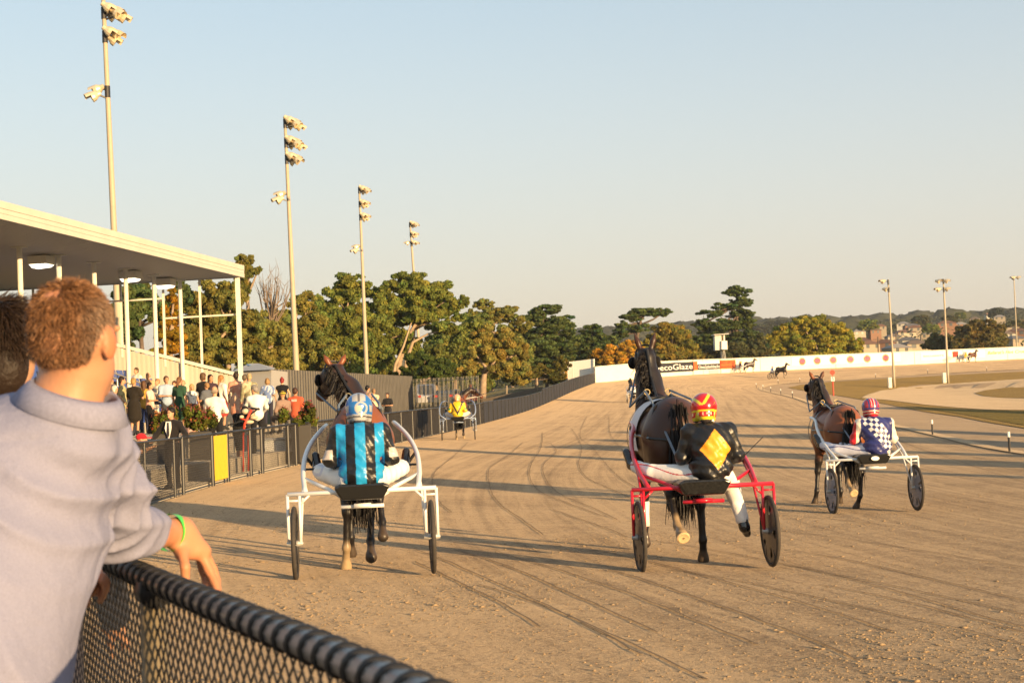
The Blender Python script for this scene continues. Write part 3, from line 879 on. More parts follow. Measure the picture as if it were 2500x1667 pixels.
nn = wallpt(wall_i(2332), 0, .1) - wallpt(wall_i(2332), 0, .09)
b.prism([wp(2325.5, .98), wp(2329, .9), wp(2333, .95), wp(2337.8, 1.25), wp(2338.3, 1.72), wp(2325.5, 1.72)], (0, 0, 0), nn); b.build('emblem_flame', SR, s4)
b = MB(); b.prism([wp(x, z, .06) for x, z in ((2300, .5), (2302, .3), (2306, .12), (2309, .12), (2308, .45), (2312, .62), (2318, .45), (2321, .42), (2322, .6), (2330, .64), (2338, .6), (2341, .05), (2342.5, .05), (2341.5, .8), (2343, 1.0), (2339, .84), (2325, .84), (2316, 1.05), (2312, .95), (2306, .72))], (0, 0, 0), nn); b.build('grey_horse_print', mat('print_grey', (.42, .43, .48), .6), s4)
s5 = wall_thing('wall_lettering', 'yellow script lettering painted along the white wall', 'lettering', 2450)
wall_text('lettering', "Ballarat's Hot Cross Show", 2411, 2530, 1.25, .55, SY, s5, off=.03, shear=.3)
# white panel gate house and scaffold at the near end of the wall
g = thing('white_screen', 'tall white sheet screen where the dark fence meets the wall', 'screen', (10.3, 187, 3.2))
def plank(b, P, dv): b.prism([Vector(p) - Vector(g.location) for p in P], (0, 0, 0), dv)
A0, A1 = at(1383, 930, 189), at(1449, 930, 187.5); B0, B1 = at(1383, 884, 189), at(1449, 876, 187.5)
b = MB(); plank(b, [A0 - Vector((0, 0, 1)), A1 - Vector((0, 0, 1)), B1, B0], (0, .15, 0)); b.build('sheet_panel', mat('screen_white', (.82, .80, .74), .5), g)
b = MB(); b.bar(A1 - Vector((0, .1, 1)) - Vector(g.location), B1 - Vector((0, .1, 0)) - Vector(g.location), .2); b.build('end_post', WALLM, g)
sc_ = thing('scaffold_ladder', 'white scaffold frame with yellow rungs beside the white screen', 'scaffold', at(1384, 945, 188))
def rel(px, py, d): return at(px, py, d) - Vector(sc_.location)
b = MB()
for px in (1371, 1378, 1386, 1399): b.tube([rel(px, 955, 188), rel(px, 883 - (px - 1371) * .05, 188)], .06, 6)
for py in (884, 900, 917): b.tube([rel(1371, py + .5, 188), rel(1399, py - .8, 188)], .05, 6)
b.build('frame', mat('scaffold_white', (.66, .62, .54), .6), sc_)
for py in (908, 912.5, 917, 921.5, 926, 930.5, 935):
    b = MB(); b.tube([rel(1379, py, 187.8), rel(1386, py - .3, 187.8)], .07, 6); b.build('rung', SY, sc_)
# white observation box on a pole
tw = thing('observation_box', 'white boxy camera hut on a pole behind the wall', 'hut', at(1764, 890, 236)); to = Vector(tw.location)
b = MB(); b.prism([at(1746.5, 855, 236) - to, at(1762, 854, 236) - to, at(1761, 816, 236) - to, at(1745, 817, 236) - to], (0, 0, 0), (0, 2, 0)); b.build('hut_wall', mat('hut_white', (.72, .70, .62), .6), tw)
b = MB(); b.prism([at(1762, 853, 235.6) - to, at(1776, 853, 235.6) - to, at(1775.5, 832, 235.6) - to, at(1762, 832, 235.6) - to], (0, 0, 0), (0, 1.5, 0)); b.build('board', SW, tw)
b = MB(); b.prism([at(1743, 816, 235) - to, at(1780, 813.5, 235) - to, at(1780, 815.5, 235) - to, at(1743, 818, 235) - to], (0, 0, 0), (0, 3.4, 0)); b.build('roof', mat('hut_roof', (.6, .57, .5), .6), tw)
b = MB(); b.tube([at(1764, 905, 236.8) - to, at(1761, 853, 236.8) - to], .16, 8); b.tube([at(1767.5, 832, 237) - to, at(1766.5, 815, 237) - to], .2, 8); b.build('pole', GALV, tw)
b = MB(); b.tube([at(1776, 905, 236.4) - to, at(1768, 853, 236.4) - to], .07, 6); b.tube([at(1771, 905, 236.2) - to, at(1765.5, 853, 236.4) - to], .07, 6); b.build('brace', GALV, tw)

# ------------------------------------------------------------------ light towers
POLE = mat('pole_concrete', (.44, .37, .26), .6, noise=(1.5, .06))
FIX = mat('lamp_housing', (.74, .62, .42), .35, metal=.35)
LENS = mat('lamp_glass', (.12, .11, .09), .15, spec=.8)
def floodlight(b, lens, c, aim, s):
    aim = Vector(aim).normalized(); q = aim.to_track_quat('Z', 'Y').to_matrix()
    M = Matrix.Translation(c) @ q.to_4x4()
    b.lathe([(.10 * s, -.42 * s), (.17 * s, -.40 * s), (.20 * s, -.2 * s), (.33 * s, .02 * s), (.36 * s, .22 * s), (.33 * s, .22 * s)], 12, M)
    lens.lathe([(.31 * s, .17 * s), (.31 * s, .20 * s)], 12, M)
    # visor over the glass
    vs = []
    for a in np.linspace(.2, math.pi - .2, 8):
        vs.append(M @ Vector((.36 * s * math.cos(a), .36 * s * math.sin(a), .2 * s)))
        vs.append(M @ Vector((.38 * s * math.cos(a), .38 * s * math.sin(a), .55 * s)))
    b.add(vs, [(2 * i, 2 * i + 2, 2 * i + 3, 2 * i + 1) for i in range(7)])
def light_tower(label, xt, yt, xb, yb, d, base_z, heads, r0, r1, s=1.0, group='floodlight towers'):
    """(xt,yt) top pixel and (xb,yb) a lower pixel on the pole, both at distance d"""
    T = at(xt, yt, d); B = at(xb, yb, d); k = (base_z - T.z) / (B.z - T.z); base = T.lerp(B, k); base.z = base_z
    root = thing('light_tower', label, 'light tower', base, 0, group)
    top = T - base
    b = MB(); n = 10; b.tube([top * (i / n) for i in range(n + 1)], [r0 + (r1 - r0) * i / n for i in range(n + 1)], 14); b.build('pole', POLE, root, smooth=True)
    for (z, hs) in heads:
        c = top * (z / top.z)
        b = MB(); l = MB(); br = MB()
        br.tube([c + Vector((0, 0, -.45 * s)), c + Vector((0, 0, .3 * s))], r1 * 1.35, 10)
        for (dx, dy, dz, ax, ay, az) in hs:
            p = c + Vector((dx, dy, dz)) * s
            br.bar(c + Vector((0, 0, dz * s - .1)), p - Vector((ax, ay, az)).normalized() * .2 * s, .07)
            floodlight(b, l, p, (ax, ay, az), s)
        fx = b.build('floodlight', FIX, root, smooth=False); l.build('lamp_glass', LENS, fx)
        br.build('bracket', BLACK, fx)
    return root
def cluster(n, side=1):
    out = []
    P = ((.32, -.35, .22), (.66, .15, .12), (.42, .30, -.20), (.86, -.25, -.14), (1.12, .15, -.34))
    for i in range(n): out.append((P[i][0] * side, P[i][1], P[i][2], .85 * side, .30 - .5 * (i % 2), -.62))
    return out
back = [(-.6, .1, .15, -.95, .2, -.35), (-.75, -.3, -.35, -.9, -.3, -.5)]
def hz(yt, yh, d): return (yt - yh) / FPX * d
def tower_from(label, xt, yt, xb, yb, Hh, base_px, base_z, hy, rb=None, rt=None, s=1.0):
    d = Hh
    T = at(xt, yt, d)
    heads = [(( at(xt + (xb - xt) * (y - yt) / (yb - yt), y, d).z - base_z), hs) for y, hs in hy]
    return light_tower(label, xt, yt, xb, yb, d, base_z, heads, rb, rt, s)
big = cluster(5); mid = cluster(3); sm = cluster(2)
tower_from('tallest light tower, rising behind the grandstand canopy', 252, -2, 278, 560, 60, None, .5, [(30, cluster(5)), (88, cluster(3)), (222, back)], .17, .085, .66)
tower_from('light tower rising behind the tin fence beside the white tent', 695, 285, 724, 910, 90, None, .6, [(300, cluster(5)), (348, cluster(5)), (388, cluster(4)), (478, back)], .21, .085, .76)
tower_from('light tower in front of the big gum trees with three lamp clusters', 877, 458, 895, 905, 128, None, .9, [(464, cluster(4)), (498, cluster(3)), (530, cluster(3)), (605, back)], .22, .09, .74)
tower_from('most distant left light tower, standing behind the big gum trees', 1001, 544, 1010, 668, 172, None, .9, [(548, cluster(4)), (573, cluster(3)), (595, cluster(2) + back[:1])], .24, .11, .76)
def infield_tower(label, xt, yt, xb, yb, hy, d=None, zb=None, s=.55):
    if d is None: h0 = hit(xb, yb); d = h0.y; zb = h0.z
    T = at(xt, yt, d)
    r = tower_from(label, xt, yt, xb, yb, d, None, zb, hy, .15, .085, s)
    return r, d
l2 = [(-.5, 0, 0, -.9, -.2, -.3)]
r_, d1 = infield_tower('infield light tower with two lamps beside a white cabinet, nearer the wall emblems', 2168, 682, 2184, 946, [(688, [(-.75, 0, .1, -.95, -.3, -.3)]), (706, [(-.5, 0, 0, .8, -.6, -.2)])], s=.85)
r_, d2 = infield_tower('infield light tower with four lamps in front of the dark round tree', 2303, 682, 2315, 936, [(686, [(-.8, 0, 0, .8, -.7, -.2), (.4, 0, 0, .9, -.4, -.4)]), (706, [(-.8, 0, 0, -.95, -.2, -.3), (.4, 0, 0, .9, -.3, -.3)])], s=.85)
infield_tower('light tower behind the white wall near the right edge', 2475, 675, 2483, 846, [(678, [(-.1, 0, 0, -.9, -.3, -.3), (.7, 0, 0, .9, -.3, -.3)])], 275, 2.0, s=1.05)
for px, py, lb in ((2173, 947, 'white metal cabinet beside the two-lamp infield tower'), (2306, 935, 'white metal cabinet beside the four-lamp infield tower')):
    p = hit(px, py); c = thing('electrical_cabinet', lb, 'cabinet', p, 0, 'cabinets by the infield towers')
    b = MB(); b.box((0, 0, .65), (.42, .4, 1.3)); b.build('cabinet_body', WHITE, c, bevel=.02)
    b = MB(); b.box((0, -.21, .68), (.36, .015, 1.1)); b.build('door', WHITE, c)
# inner edge marker posts
pr = None
for (px, py) in [(2465, 1105), (2277, 1063), (2120, 1030), (2042, 1008), (1972, 984), (1935, 972), (1906.5, 965), (1882, 958.5), (1846.5, 948), (1863, 953), (1953, 934), (1900, 938), (2138, 923), (2265, 912.5), (2409, 906)]:
    p = hit(px, py)
    if pr is None:
        pr = thing('marker_post', 'slim dark marker post with white cap on the inner track edge', 'post', p, 0, 'marker posts along the inner edge')
        b = MB(); b.tube([(0, 0, -.1), (0, 0, .46)], .035, 8); b.build('shaft', BLACK, pr)
        b = MB(); b.tube([(0, 0, .46), (0, 0, .62)], .042, 8); b.build('cap', SW, pr)
    else: dup(pr, p)
# red disc marker with number board
p = hit(2035, 966); s_ = FPX / p.y
rm = thing('distance_marker', 'red post with number board and red disc on the infield grass', 'marker', p)
zz = lambda y: (966 - y) / s_
b = MB(); b.tube([(0, 0, 0), (0, 0, zz(932))], .07, 8); b.build('post', SR, rm)
b = MB(); b.box((0, -.06, zz(925)), (.34, .04, .42)); bd = b.build('number_board', SW, rm)
o = link('digit', text_mesh('5', .45, .01), SB, bd); o.rotation_euler = (math.pi / 2, 0, 0); o.location = (0, -.095, zz(925))
b = MB(); b.lathe([(.24, -.02), (.24, .02)], 24, Matrix.Translation((0, -.02, zz(909))) @ Matrix.Rotation(math.pi / 2, 4, 'X')); b.tube([(0, .02, zz(935)), (0, .02, zz(909))], .03, 6); b.build('disc', SR, rm)

# ------------------------------------------------------------------ fences and sheds beyond the spectators
TIN = mat('grey_tin', (.055, .05, .044), .5, metal=.25, noise=(1.2, .12))  # darker than the ribs: shade of the valleys put into the colour
A, B = Vector((-12.9, 76, 0)), Vector((-9.0, 126, 0))
tf = thing('tin_fence', 'tall grey corrugated tin fence behind the spectators', 'fence', (A.x, A.y, .6)); to = Vector(tf.location)
d_ = (B - A).normalized(); nn = Vector((d_.y, -d_.x, 0)); n = 74
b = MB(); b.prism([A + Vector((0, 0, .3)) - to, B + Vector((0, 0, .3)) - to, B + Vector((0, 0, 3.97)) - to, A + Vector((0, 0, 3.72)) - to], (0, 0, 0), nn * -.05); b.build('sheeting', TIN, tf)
b = MB()
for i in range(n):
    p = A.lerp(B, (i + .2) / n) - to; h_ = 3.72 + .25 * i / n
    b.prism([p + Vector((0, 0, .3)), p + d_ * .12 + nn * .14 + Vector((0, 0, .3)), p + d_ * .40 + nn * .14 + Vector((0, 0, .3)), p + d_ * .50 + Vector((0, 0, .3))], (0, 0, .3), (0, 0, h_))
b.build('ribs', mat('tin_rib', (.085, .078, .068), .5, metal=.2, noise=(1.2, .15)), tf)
b = MB(); b.bar(A + Vector((0, 0, 3.6)) - to - nn * .06, B + Vector((0, 0, 3.85)) - to - nn * .06, .06); b.build('top_rail', GALV, tf)
pf = thing('picket_fence', 'tall steel picket fence in front of the parked cars', 'fence', (-9, 126, 1)); po = Vector(pf.location)
C0, C1 = Vector((-8.95, 126, 0)), Vector((-2.85, 116, 0)); b = MB()
for i in range(44):
    p = C0.lerp(C1, i / 43); b.tube([p + Vector((0, 0, .6)) - po, p + Vector((0, 0, 3.7 - .1 * i / 43)) - po], .045 if i % 3 == 0 else .022, 5)
b.build('pickets', mat('picket_steel', (.32, .29, .23), .5, metal=.3), pf)
b = MB()
for z in (1.2, 3.4): b.bar(C0 + Vector((0, 0, z)) - po, C1 + Vector((0, 0, z)) - po, .05)
b.build('rail', mat('picket_steel'), pf)
# dark bank fence and wire fence behind the solid panels
A, B = at(1178, 980, 116), at(1325, 948, 172)
hd = thing('screen_fence', 'low brown shade-cloth fence on the bank under the trees', 'fence', (A.x, A.y, A.z - 2)); ho = Vector(hd.location)
b = MB()
for k in range(8):
    p, q = A.lerp(B, k / 8), A.lerp(B, (k + 1) / 8)
    b.prism([p - Vector((0, 0, 2.2)) - ho, q - Vector((0, 0, 2.2)) - ho, q + Vector((0, 0, .2)) - ho, p + Vector((0, 0, .2)) - ho], (0, 0, 0), (-.15, .05, 0))
b.build('shade_cloth', mat('shade_cloth', (.10, .075, .045), .9, noise=(2, .2)), hd)
for px, y0, y1, d in ((1237, 941, 975, 140), (1311, 926, 962, 165)):
    b = MB(); b.tube([at(px, y0, d) - ho, at(px, y1 + 20, d) - ho], .09, 6); b.build('post', mat('timber_post', (.30, .24, .17), .8), hd)
b = MB()
for dy in (0, 9): b.tube([at(1180, 962 + dy, 118) - ho, at(1237, 946 + dy, 140) - ho, at(1311, 931 + dy, 165) - ho, at(1335, 925 + dy, 175) - ho], .02, 4)
b.build('wire', BLACK, hd)
# white tent
tn = thing('white_tent', 'pale peaked event tent behind the grandstand end', 'tent', (-13.4, 70, .8)); to = Vector(tn.location)
def tp(px, py, d): return at(px, py, d) - to
b = MB(); b.prism([tp(578, 1000, 70), tp(662, 1000, 69), tp(662, 903, 69), tp(578, 905, 70)], (0, 0, 0), (0, 5, 0)); b.build('tent_wall', mat('tent_white', (.44, .42, .39), .7), tn)
b = MB(); r0, r1, r2, r3 = tp(568, 906, 69.7), tp(668, 902, 68.7), tp(672, 898, 75), tp(572, 902, 75.5); ap, ap2 = tp(610, 887, 72), tp(632, 887, 72)
b.add([r0, r1, r2, r3, ap, ap2], [(0, 1, 5, 4), (1, 2, 5), (2, 3, 4, 5), (3, 0, 4), (0, 3, 2, 1)]); b.build('tent_roof', mat('tent_white'), tn)
for px in (603, 631):
    b = MB(); b.prism([tp(px, 889.5, 71.9), tp(px + 13, 892.5, 71.2), tp(px + 6, 893.5, 71.1), tp(px - 2, 892, 71.6)], (0, 0, 0), (0, -.03, .03)); b.build('roof_window', mat('tent_window', (.18, .26, .36), .3), tn)
# parked cars
def car(label, p, rz, colr, van=False):
    c = thing('parked_car', label, 'car', p, rz, 'cars parked behind the picket fence')
    h = 2.0 if van else 1.45
    prof = [(-2.2, .3), (-2.25, .85), (-2.1, 1.0), (-1.55, h - .05), (-.9, h), (.5, h), (1.2, 1.02), (2.1, .85), (2.2, .35)]
    b = MB(); b.prism([Vector((-.85, y, z)) for y, z in prof], (0, 0, 0), (1.7, 0, 0)); b.build('car_body', mat('paint_' + label.split()[0], colr, .25, coat=.6), c, bevel=.06)
    b = MB(); b.prism([Vector((-.7, -2.06, 1.06)), Vector((.7, -2.06, 1.06)), Vector((.6, -1.62, h - .16)), Vector((-.6, -1.62, h - .16))], (0, 0, 0), (0, -.04, .02)); b.build('rear_window', GLASS, c)
    for s in (-1, 1):
        b = MB(); b.prism([Vector((s * .86, y, z)) for y, z in ((-1.5, 1.05), (1.0, 1.05), (.45, h - .12), (-1.2, h - .12))], (0, 0, 0), (s * .015, 0, 0)); b.build('side_window', GLASS, c)
        b = MB(); b.box((s * .68, -2.25, .88), (.3, .06, .2)); b.build('tail_light', mat('tail_red', (.6, .03, .02), .3), c)
        for y in (-1.35, 1.35):
            b = MB(); b.lathe([(.32, -.1), (.33, 0), (.32, .1)], 18, Matrix.Translation((s * .78, y, .33)) @ Matrix.Rotation(math.pi / 2, 4, 'Y')); b.build('wheel', BLACK, c)
    return c
car('silver van parked behind the picket fence', (-8.2, 132, 1.3), .12, (.5, .5, .52), True)
car('dark hatchback with red tail lights behind the picket fence', (-5.9, 131, 1.25), -.2, (.07, .08, .10))
car('maroon car behind the right end of the picket fence', (-3.6, 130, 1.2), -.1, (.16, .03, .03))
# ================================================================== TREES, HILLS, TOWN
LEAF = mat('leaf', vc=True, rough=.7, spec=.2, trans=.36)
BARK = mat('bark', (.34, .25, .17), .85, noise=[(3, .25)], bump=[(20, .5, .03)])
BARKD = mat('dark_bark', (.13, .095, .07), .9, noise=[(3, .25)])
def leaves(cl, n, size, colr, seed, var=.35, flat=0.0, droop=0.0):
    r = np.random.default_rng(seed)
    C = np.array([c[:3] for c in cl]); R = np.array([c[3:6] for c in cl])
    w = R[:, 0] * R[:, 2]; w = w / w.sum()
    k = r.choice(len(cl), n, p=w)
    d = r.normal(size=(n, 3)); d /= np.linalg.norm(d, axis=1)[:, None]
    rad = r.random(n) ** .5 * .95 + .2
    P = C[k] + d * R[k] * rad[:, None]
    nr = d * np.array([1, 1, 1 + flat * 2]) + r.normal(0, .55, (n, 3)); nr /= np.linalg.norm(nr, axis=1)[:, None]
    t1 = np.cross(nr, r.normal(size=(n, 3))); t1 /= np.linalg.norm(t1, axis=1)[:, None] + 1e-9
    t2 = np.cross(nr, t1)
    s = size * r.uniform(.6, 1.35, n)
    a = t1 * (s * 1.0)[:, None]; b = t2 * (s * .55)[:, None]
    V = np.stack([P - a, P + b, P + a, P - b], 1).reshape(-1, 3)
    F = np.arange(4 * n).reshape(n, 4)
    cb = r.uniform(1 - var, 1 + var, (len(cl), 1))[k] * r.uniform(.7, 1.3, (n, 1))
    hue = r.normal(0, .09, (n, 1)) + r.normal(0, .10, (len(cl), 1))[k]
    c = np.array(colr)[None] * cb * np.concatenate([1 + hue, np.ones((n, 1)), 1 - hue * .6], 1)
    return V, F, np.repeat(np.clip(c, 0, 1), 4, axis=0)
def subclumps(blobs, per, fr, seed):
    r = np.random.default_rng(seed); out = []
    for (c, rx, ry, rz) in blobs:
        for _ in range(max(3, int(per * (rx * rz) ** .5 / 2.2))):
            d = r.normal(size=3); d /= np.linalg.norm(d)
            q = r.uniform(.35, 1.0)
            f = fr * r.uniform(.7, 1.3)
            out.append((c[0] + d[0] * rx * q, c[1] + d[1] * ry * q, c[2] + d[2] * rz * q, rx * f, ry * f, rz * f * .85))
    return out
TREES = 'trees behind the track'
def tree(name, label, d, blobs, trunk, colr, n, size=.4, per=62, fr=.21, seed=1, bark=BARK, cat='tree', group=TREES, base_y=None, var=.24, flat=0, limb=.12, depth=.8, twigs=8):
    """blobs: crown lumps (px,py,rx,ry in photo pixels) at distance d; trunk: pixel polyline from base up"""
    s = d / FPX; n = int(n * 2.9); size = size * .54
    W = [(at(px, py, d + dd), rx * s, rx * s * depth, ry * s) for (px, py, rx, ry, dd) in [(q + (0,))[:5] for q in blobs]]
    tp = [at(px, py, d) for px, py in trunk]
    base = tp[0].copy(); base.z = min(zt(base.x, base.y), tp[0].z)
    root = thing(name, label, cat, base, 0, group)
    cl = subclumps(W, per, fr, seed)
    r = random.Random(seed)
    b = MB(); H = max(tp[-1].z - base.z, 1)
    pts = [base] + tp[(1 if (tp[0] - base).length < .3 else 0):]
    r0 = limb * 2.2
    b.tube([p - base for p in pts], [r0 * (1 - .55 * i / (len(pts) - 1)) for i in range(len(pts))], 8)
    for (c, rx, ry, rz) in W:
        st_ = pts[-1].lerp(pts[max(len(pts) - 2, 0)], r.random() * .6)
        mid = st_.lerp(c, .5) + Vector((r.uniform(-.3, .3) * rx, r.uniform(-.3, .3) * rx, -.15 * rz))
        b.tube([st_ - base, mid - base, c - base], [limb, limb * .75, limb * .4], 6)
        for _ in range(twigs):
            q = r.choice(cl); e = Vector(q[:3])
            if (e - c).length < max(rx, rz) * 1.2: b.tube([mid.lerp(c, r.random()) - base, (c.lerp(e, .6) + Vector((0, 0, -.2 * rz * r.random()))) - base, e - base], [limb * .4, limb * .28, limb * .12], 4)
    b.build('trunk', bark, root, smooth=True)
    V, F, c = leaves(cl, n, size, colr, seed, var, flat)
    V = V - np.array(base)
    link('crown', mesh_np('crown', V, F, c, smooth=False), LEAF, root)
    return root
GUM = (.19, .215, .042); GUM2 = (.22, .21, .05); OLV = (.18, .215, .05); PINE = (.10, .14, .042); BRN = (.29, .245, .06); YEL = (.34, .22, .03); YGR = (.25, .21, .04); DRK = (.10, .105, .04)
# left, behind the stand
tree('pine_tree', 'dark pine seen under the canopy behind the end frame', 100, [(330, 735, 60, 50), (300, 800, 55, 60), (395, 760, 40, 45), (440, 700, 32, 22), (455, 720, 25, 30)], [(345, 930), (347, 860), (340, 760)], PINE, 9000, .3, seed=11, bark=BARKD)
tree('golden_cypress', 'golden yellow cypress seen between the grandstand posts', 92, [(420, 760, 26, 40), (415, 810, 36, 45), (408, 860, 42, 40), (425, 720, 12, 25)], [(415, 930), (418, 800)], (.42, .25, .02), 7000, .26, seed=12, flat=1)
tree('gum_tree', 'dense brown-green gum filling the view behind the corner post', 104, [(500, 760, 60, 60), (545, 830, 60, 60), (470, 830, 55, 60), (560, 740, 45, 55), (620, 800, 55, 55), (600, 870, 60, 45), (520, 700, 35, 30), (660, 850, 55, 50), (500, 890, 70, 40)], [(560, 930), (555, 850), (560, 780)], GUM2, 26000, .3, seed=13)
tree('gum_tree', 'tall slim gum rising above the canopy corner', 112, [(595, 640, 26, 20), (585, 665, 28, 22), (612, 668, 20, 16), (598, 700, 20, 24), (630, 660, 10, 12)], [(612, 930), (608, 780), (600, 680)], GUM2, 6500, .26, seed=14)
dt = thing('dead_tree', 'bare dead tree with reddish branches left of the second light tower', 'tree', at(660, 930, 108), 0, TREES)
o_ = Vector(dt.location); b = MB(); r = random.Random(5)
b.tube([at(660, 930, 108) - o_, at(662, 830, 108) - o_, at(665, 755, 108) - o_], [.2, .15, .11], 7)
for i in range(26):
    x = 665 + r.uniform(-38, 48); y = 640 + abs(x - 665) * .8 + r.uniform(0, 45); s_ = at(663 + r.uniform(-4, 4), r.uniform(745, 830), 108); e = at(x, y, 108 + r.uniform(-2, 2))
    m = s_.lerp(e, .5) + Vector((.12 * (e.x - s_.x), r.uniform(-.3, .3), -.25)); b.tube([s_ - o_, m - o_, e - o_], [.075, .045, .012], 5)
    for _ in range(3):
        q = m.lerp(e, r.random()); b.tube([q - o_, q + Vector((r.uniform(-.6, .6), r.uniform(-.4, .4), r.uniform(.3, 1.1))) - o_], [.02, .006], 4)
b.build('branches', mat('dead_wood', (.22, .165, .12), .9), dt)
tree('wattle_tree', 'brownish wattle scrub around the dead tree above the tin fence', 114, [(690, 800, 45, 45), (720, 860, 55, 45), (760, 800, 40, 50), (730, 745, 30, 28), (665, 790, 30, 30), (790, 870, 50, 40), (700, 890, 60, 30), (750, 735, 25, 22)], [(720, 935), (722, 840)], GUM2, 15000, .3, seed=15)
tree('gum_tree', 'massive rounded gum tree behind the third light tower', 140, [(850, 710, 55, 40), (800, 770, 55, 60), (880, 790, 65, 60), (815, 840, 60, 55), (900, 860, 55, 45), (940, 740, 35, 50), (860, 690, 30, 25), (775, 820, 35, 40), (850, 890, 70, 35)], [(855, 960), (860, 880), (850, 800)], GUM, 30000, .34, seed=16)
tree('gum_tree', 'broad spreading gum with pale forked trunks, right of the big gum', 146, [(1020, 700, 55, 36), (975, 690, 40, 30), (1075, 725, 45, 45), (1110, 765, 25, 28), (1040, 760, 60, 40), (975, 760, 45, 45), (960, 830, 45, 45), (1000, 850, 35, 30), (1135, 735, 14, 22)], [(962, 955), (975, 880), (995, 830), (1020, 780)], GUM, 26000, .34, seed=17, limb=.2)
ft = thing('gum_tree', 'pale leaning trunk pair of a gum above the picket fence', 'tree', at(985, 950, 144), 0, TREES); o_ = Vector(ft.location); b = MB()
b.tube([at(985, 950, 144) - o_, at(992, 880, 144) - o_, at(1008, 835, 144) - o_, at(1045, 815, 144) - o_, at(1090, 805, 144) - o_], [.22, .19, .15, .09, .04], 8)
b.tube([at(956, 950, 144) - o_, at(965, 890, 144) - o_, at(985, 845, 144) - o_, at(1010, 770, 144) - o_], [.18, .15, .11, .05], 8); b.build('trunk', mat('pale_bark', (.42, .31, .20), .8, noise=(2, .2)), ft, smooth=True)
V, F, c = leaves(subclumps([(at(1085, 800, 144), 1.6, 1.4, .9), (at(1020, 768, 144), 1.3, 1.3, .9)], 14, .4, 3), 1500, .3, GUM, 4)
link('crown', mesh_np('crown', V - np.array(o_), F, c, smooth=False), LEAF, ft)
tree('bush', 'dark green bush below the spreading gum above the pickets', 136, [(1030, 890, 45, 35), (1075, 905, 40, 30), (1000, 915, 35, 25)], [(1035, 960), (1035, 900)], (.07, .10, .02), 7000, .3, seed=18, cat='bush')
tree('gum_tree', 'olive gum between the spreading gum and the rusty one', 160, [(1130, 830, 60, 45), (1090, 850, 50, 45), (1160, 790, 45, 30), (1120, 890, 60, 40), (1070, 900, 45, 35)], [(1110, 965), (1115, 880)], OLV, 16000, .36, seed=19)
tree('gum_tree', 'airy gum with open top left of the stone pines', 182, [(1180, 745, 28, 14), (1200, 770, 40, 22), (1240, 765, 35, 20), (1270, 790, 30, 22), (1150, 770, 22, 16)], [(1200, 960), (1205, 850), (1205, 790)], GUM2, 8500, .36, seed=20)
tree('rusty_gum', 'rust-tinted gum with short forked trunk beside the solid fence', 122, [(1185, 815, 40, 26), (1225, 835, 45, 35), (1260, 860, 38, 40), (1165, 870, 40, 30), (1210, 890, 50, 34), (1270, 910, 35, 26), (1145, 900, 30, 22)], [(1176, 985), (1180, 930), (1186, 895)], BRN, 17000, .3, seed=21, limb=.17)
tree('stone_pine', 'wide dark pine with gaps showing sky, left of the white screen', 196, [(1330, 755, 40, 16), (1300, 775, 40, 18), (1370, 785, 35, 18), (1340, 800, 55, 25), (1390, 815, 25, 18), (1320, 840, 55, 30), (1370, 850, 40, 28), (1290, 830, 30, 26), (1340, 880, 60, 26)], [(1335, 955), (1338, 850), (1335, 780)], PINE, 20000, .38, seed=22, bark=BARKD, flat=1)
tree('bushes', 'green and yellow undergrowth in front of the pine by the scaffold', 176, [(1300, 905, 45, 22), (1350, 915, 35, 20), (1260, 925, 40, 18), (1370, 890, 22, 25)], [(1310, 950), (1310, 915)], (.12, .11, .02), 7000, .32, seed=23, cat='bush')
tree('pine_tree', 'small round-topped pine behind the white screen', 215, [(1450, 808, 36, 20), (1435, 830, 34, 22), (1470, 835, 34, 24), (1415, 855, 40, 25), (1460, 865, 45, 25)], [(1448, 930), (1448, 840)], PINE, 11000, .42, seed=24, bark=BARKD, flat=1)
tree('wattle_bush', 'golden yellow wattle behind the wall near the screen', 205, [(1465, 868, 30, 18), (1500, 858, 34, 22), (1540, 852, 30, 24), (1490, 880, 45, 14), (1535, 878, 40, 16)], [(1500, 930), (1500, 880)], (.46, .27, .03), 9000, .3, seed=25, cat='bush', var=.45)
tree('pine_tree', 'flat-topped pine with open limbs, behind the rearmost red cart horse head', 235, [(1580, 762, 42, 12), (1545, 772, 32, 13), (1620, 764, 24, 10), (1520, 795, 20, 12), (1560, 800, 30, 12), (1515, 815, 22, 14)], [(1555, 930), (1553, 830), (1565, 785)], PINE, 12000, .42, seed=26, bark=BARKD, flat=1, limb=.2)
tree('gum_tree', 'drooping yellow-green gum right of the flat-topped pine', 222, [(1625, 800, 34, 18), (1650, 815, 34, 24), (1610, 830, 36, 26), (1665, 850, 38, 30), (1630, 870, 55, 24), (1690, 870, 30, 22), (1580, 860, 30, 24)], [(1632, 930), (1634, 840)], YGR, 17000, .42, seed=27)
tree('pine_tree', 'tall layered pine, highest tree on the bend', 246, [(1800, 712, 34, 14), (1810, 735, 32, 14), (1775, 748, 36, 13), (1740, 765, 34, 13), (1805, 768, 36, 15), (1715, 792, 26, 14), (1770, 795, 50, 16), (1820, 790, 28, 16), (1740, 820, 40, 20), (1810, 825, 45, 22), (1710, 835, 30, 18), (1775, 855, 60, 20)], [(1795, 920), (1798, 800), (1803, 725)], PINE, 26000, .42, seed=28, bark=BARKD, flat=1, limb=.2)
tree('tree', 'dark bushy trees behind the observation box', 240, [(1730, 860, 40, 25), (1800, 860, 50, 28), (1850, 850, 30, 30), (1830, 870, 40, 20)], [(1790, 920), (1790, 870)], DRK, 12000, .42, seed=29, bark=BARKD)
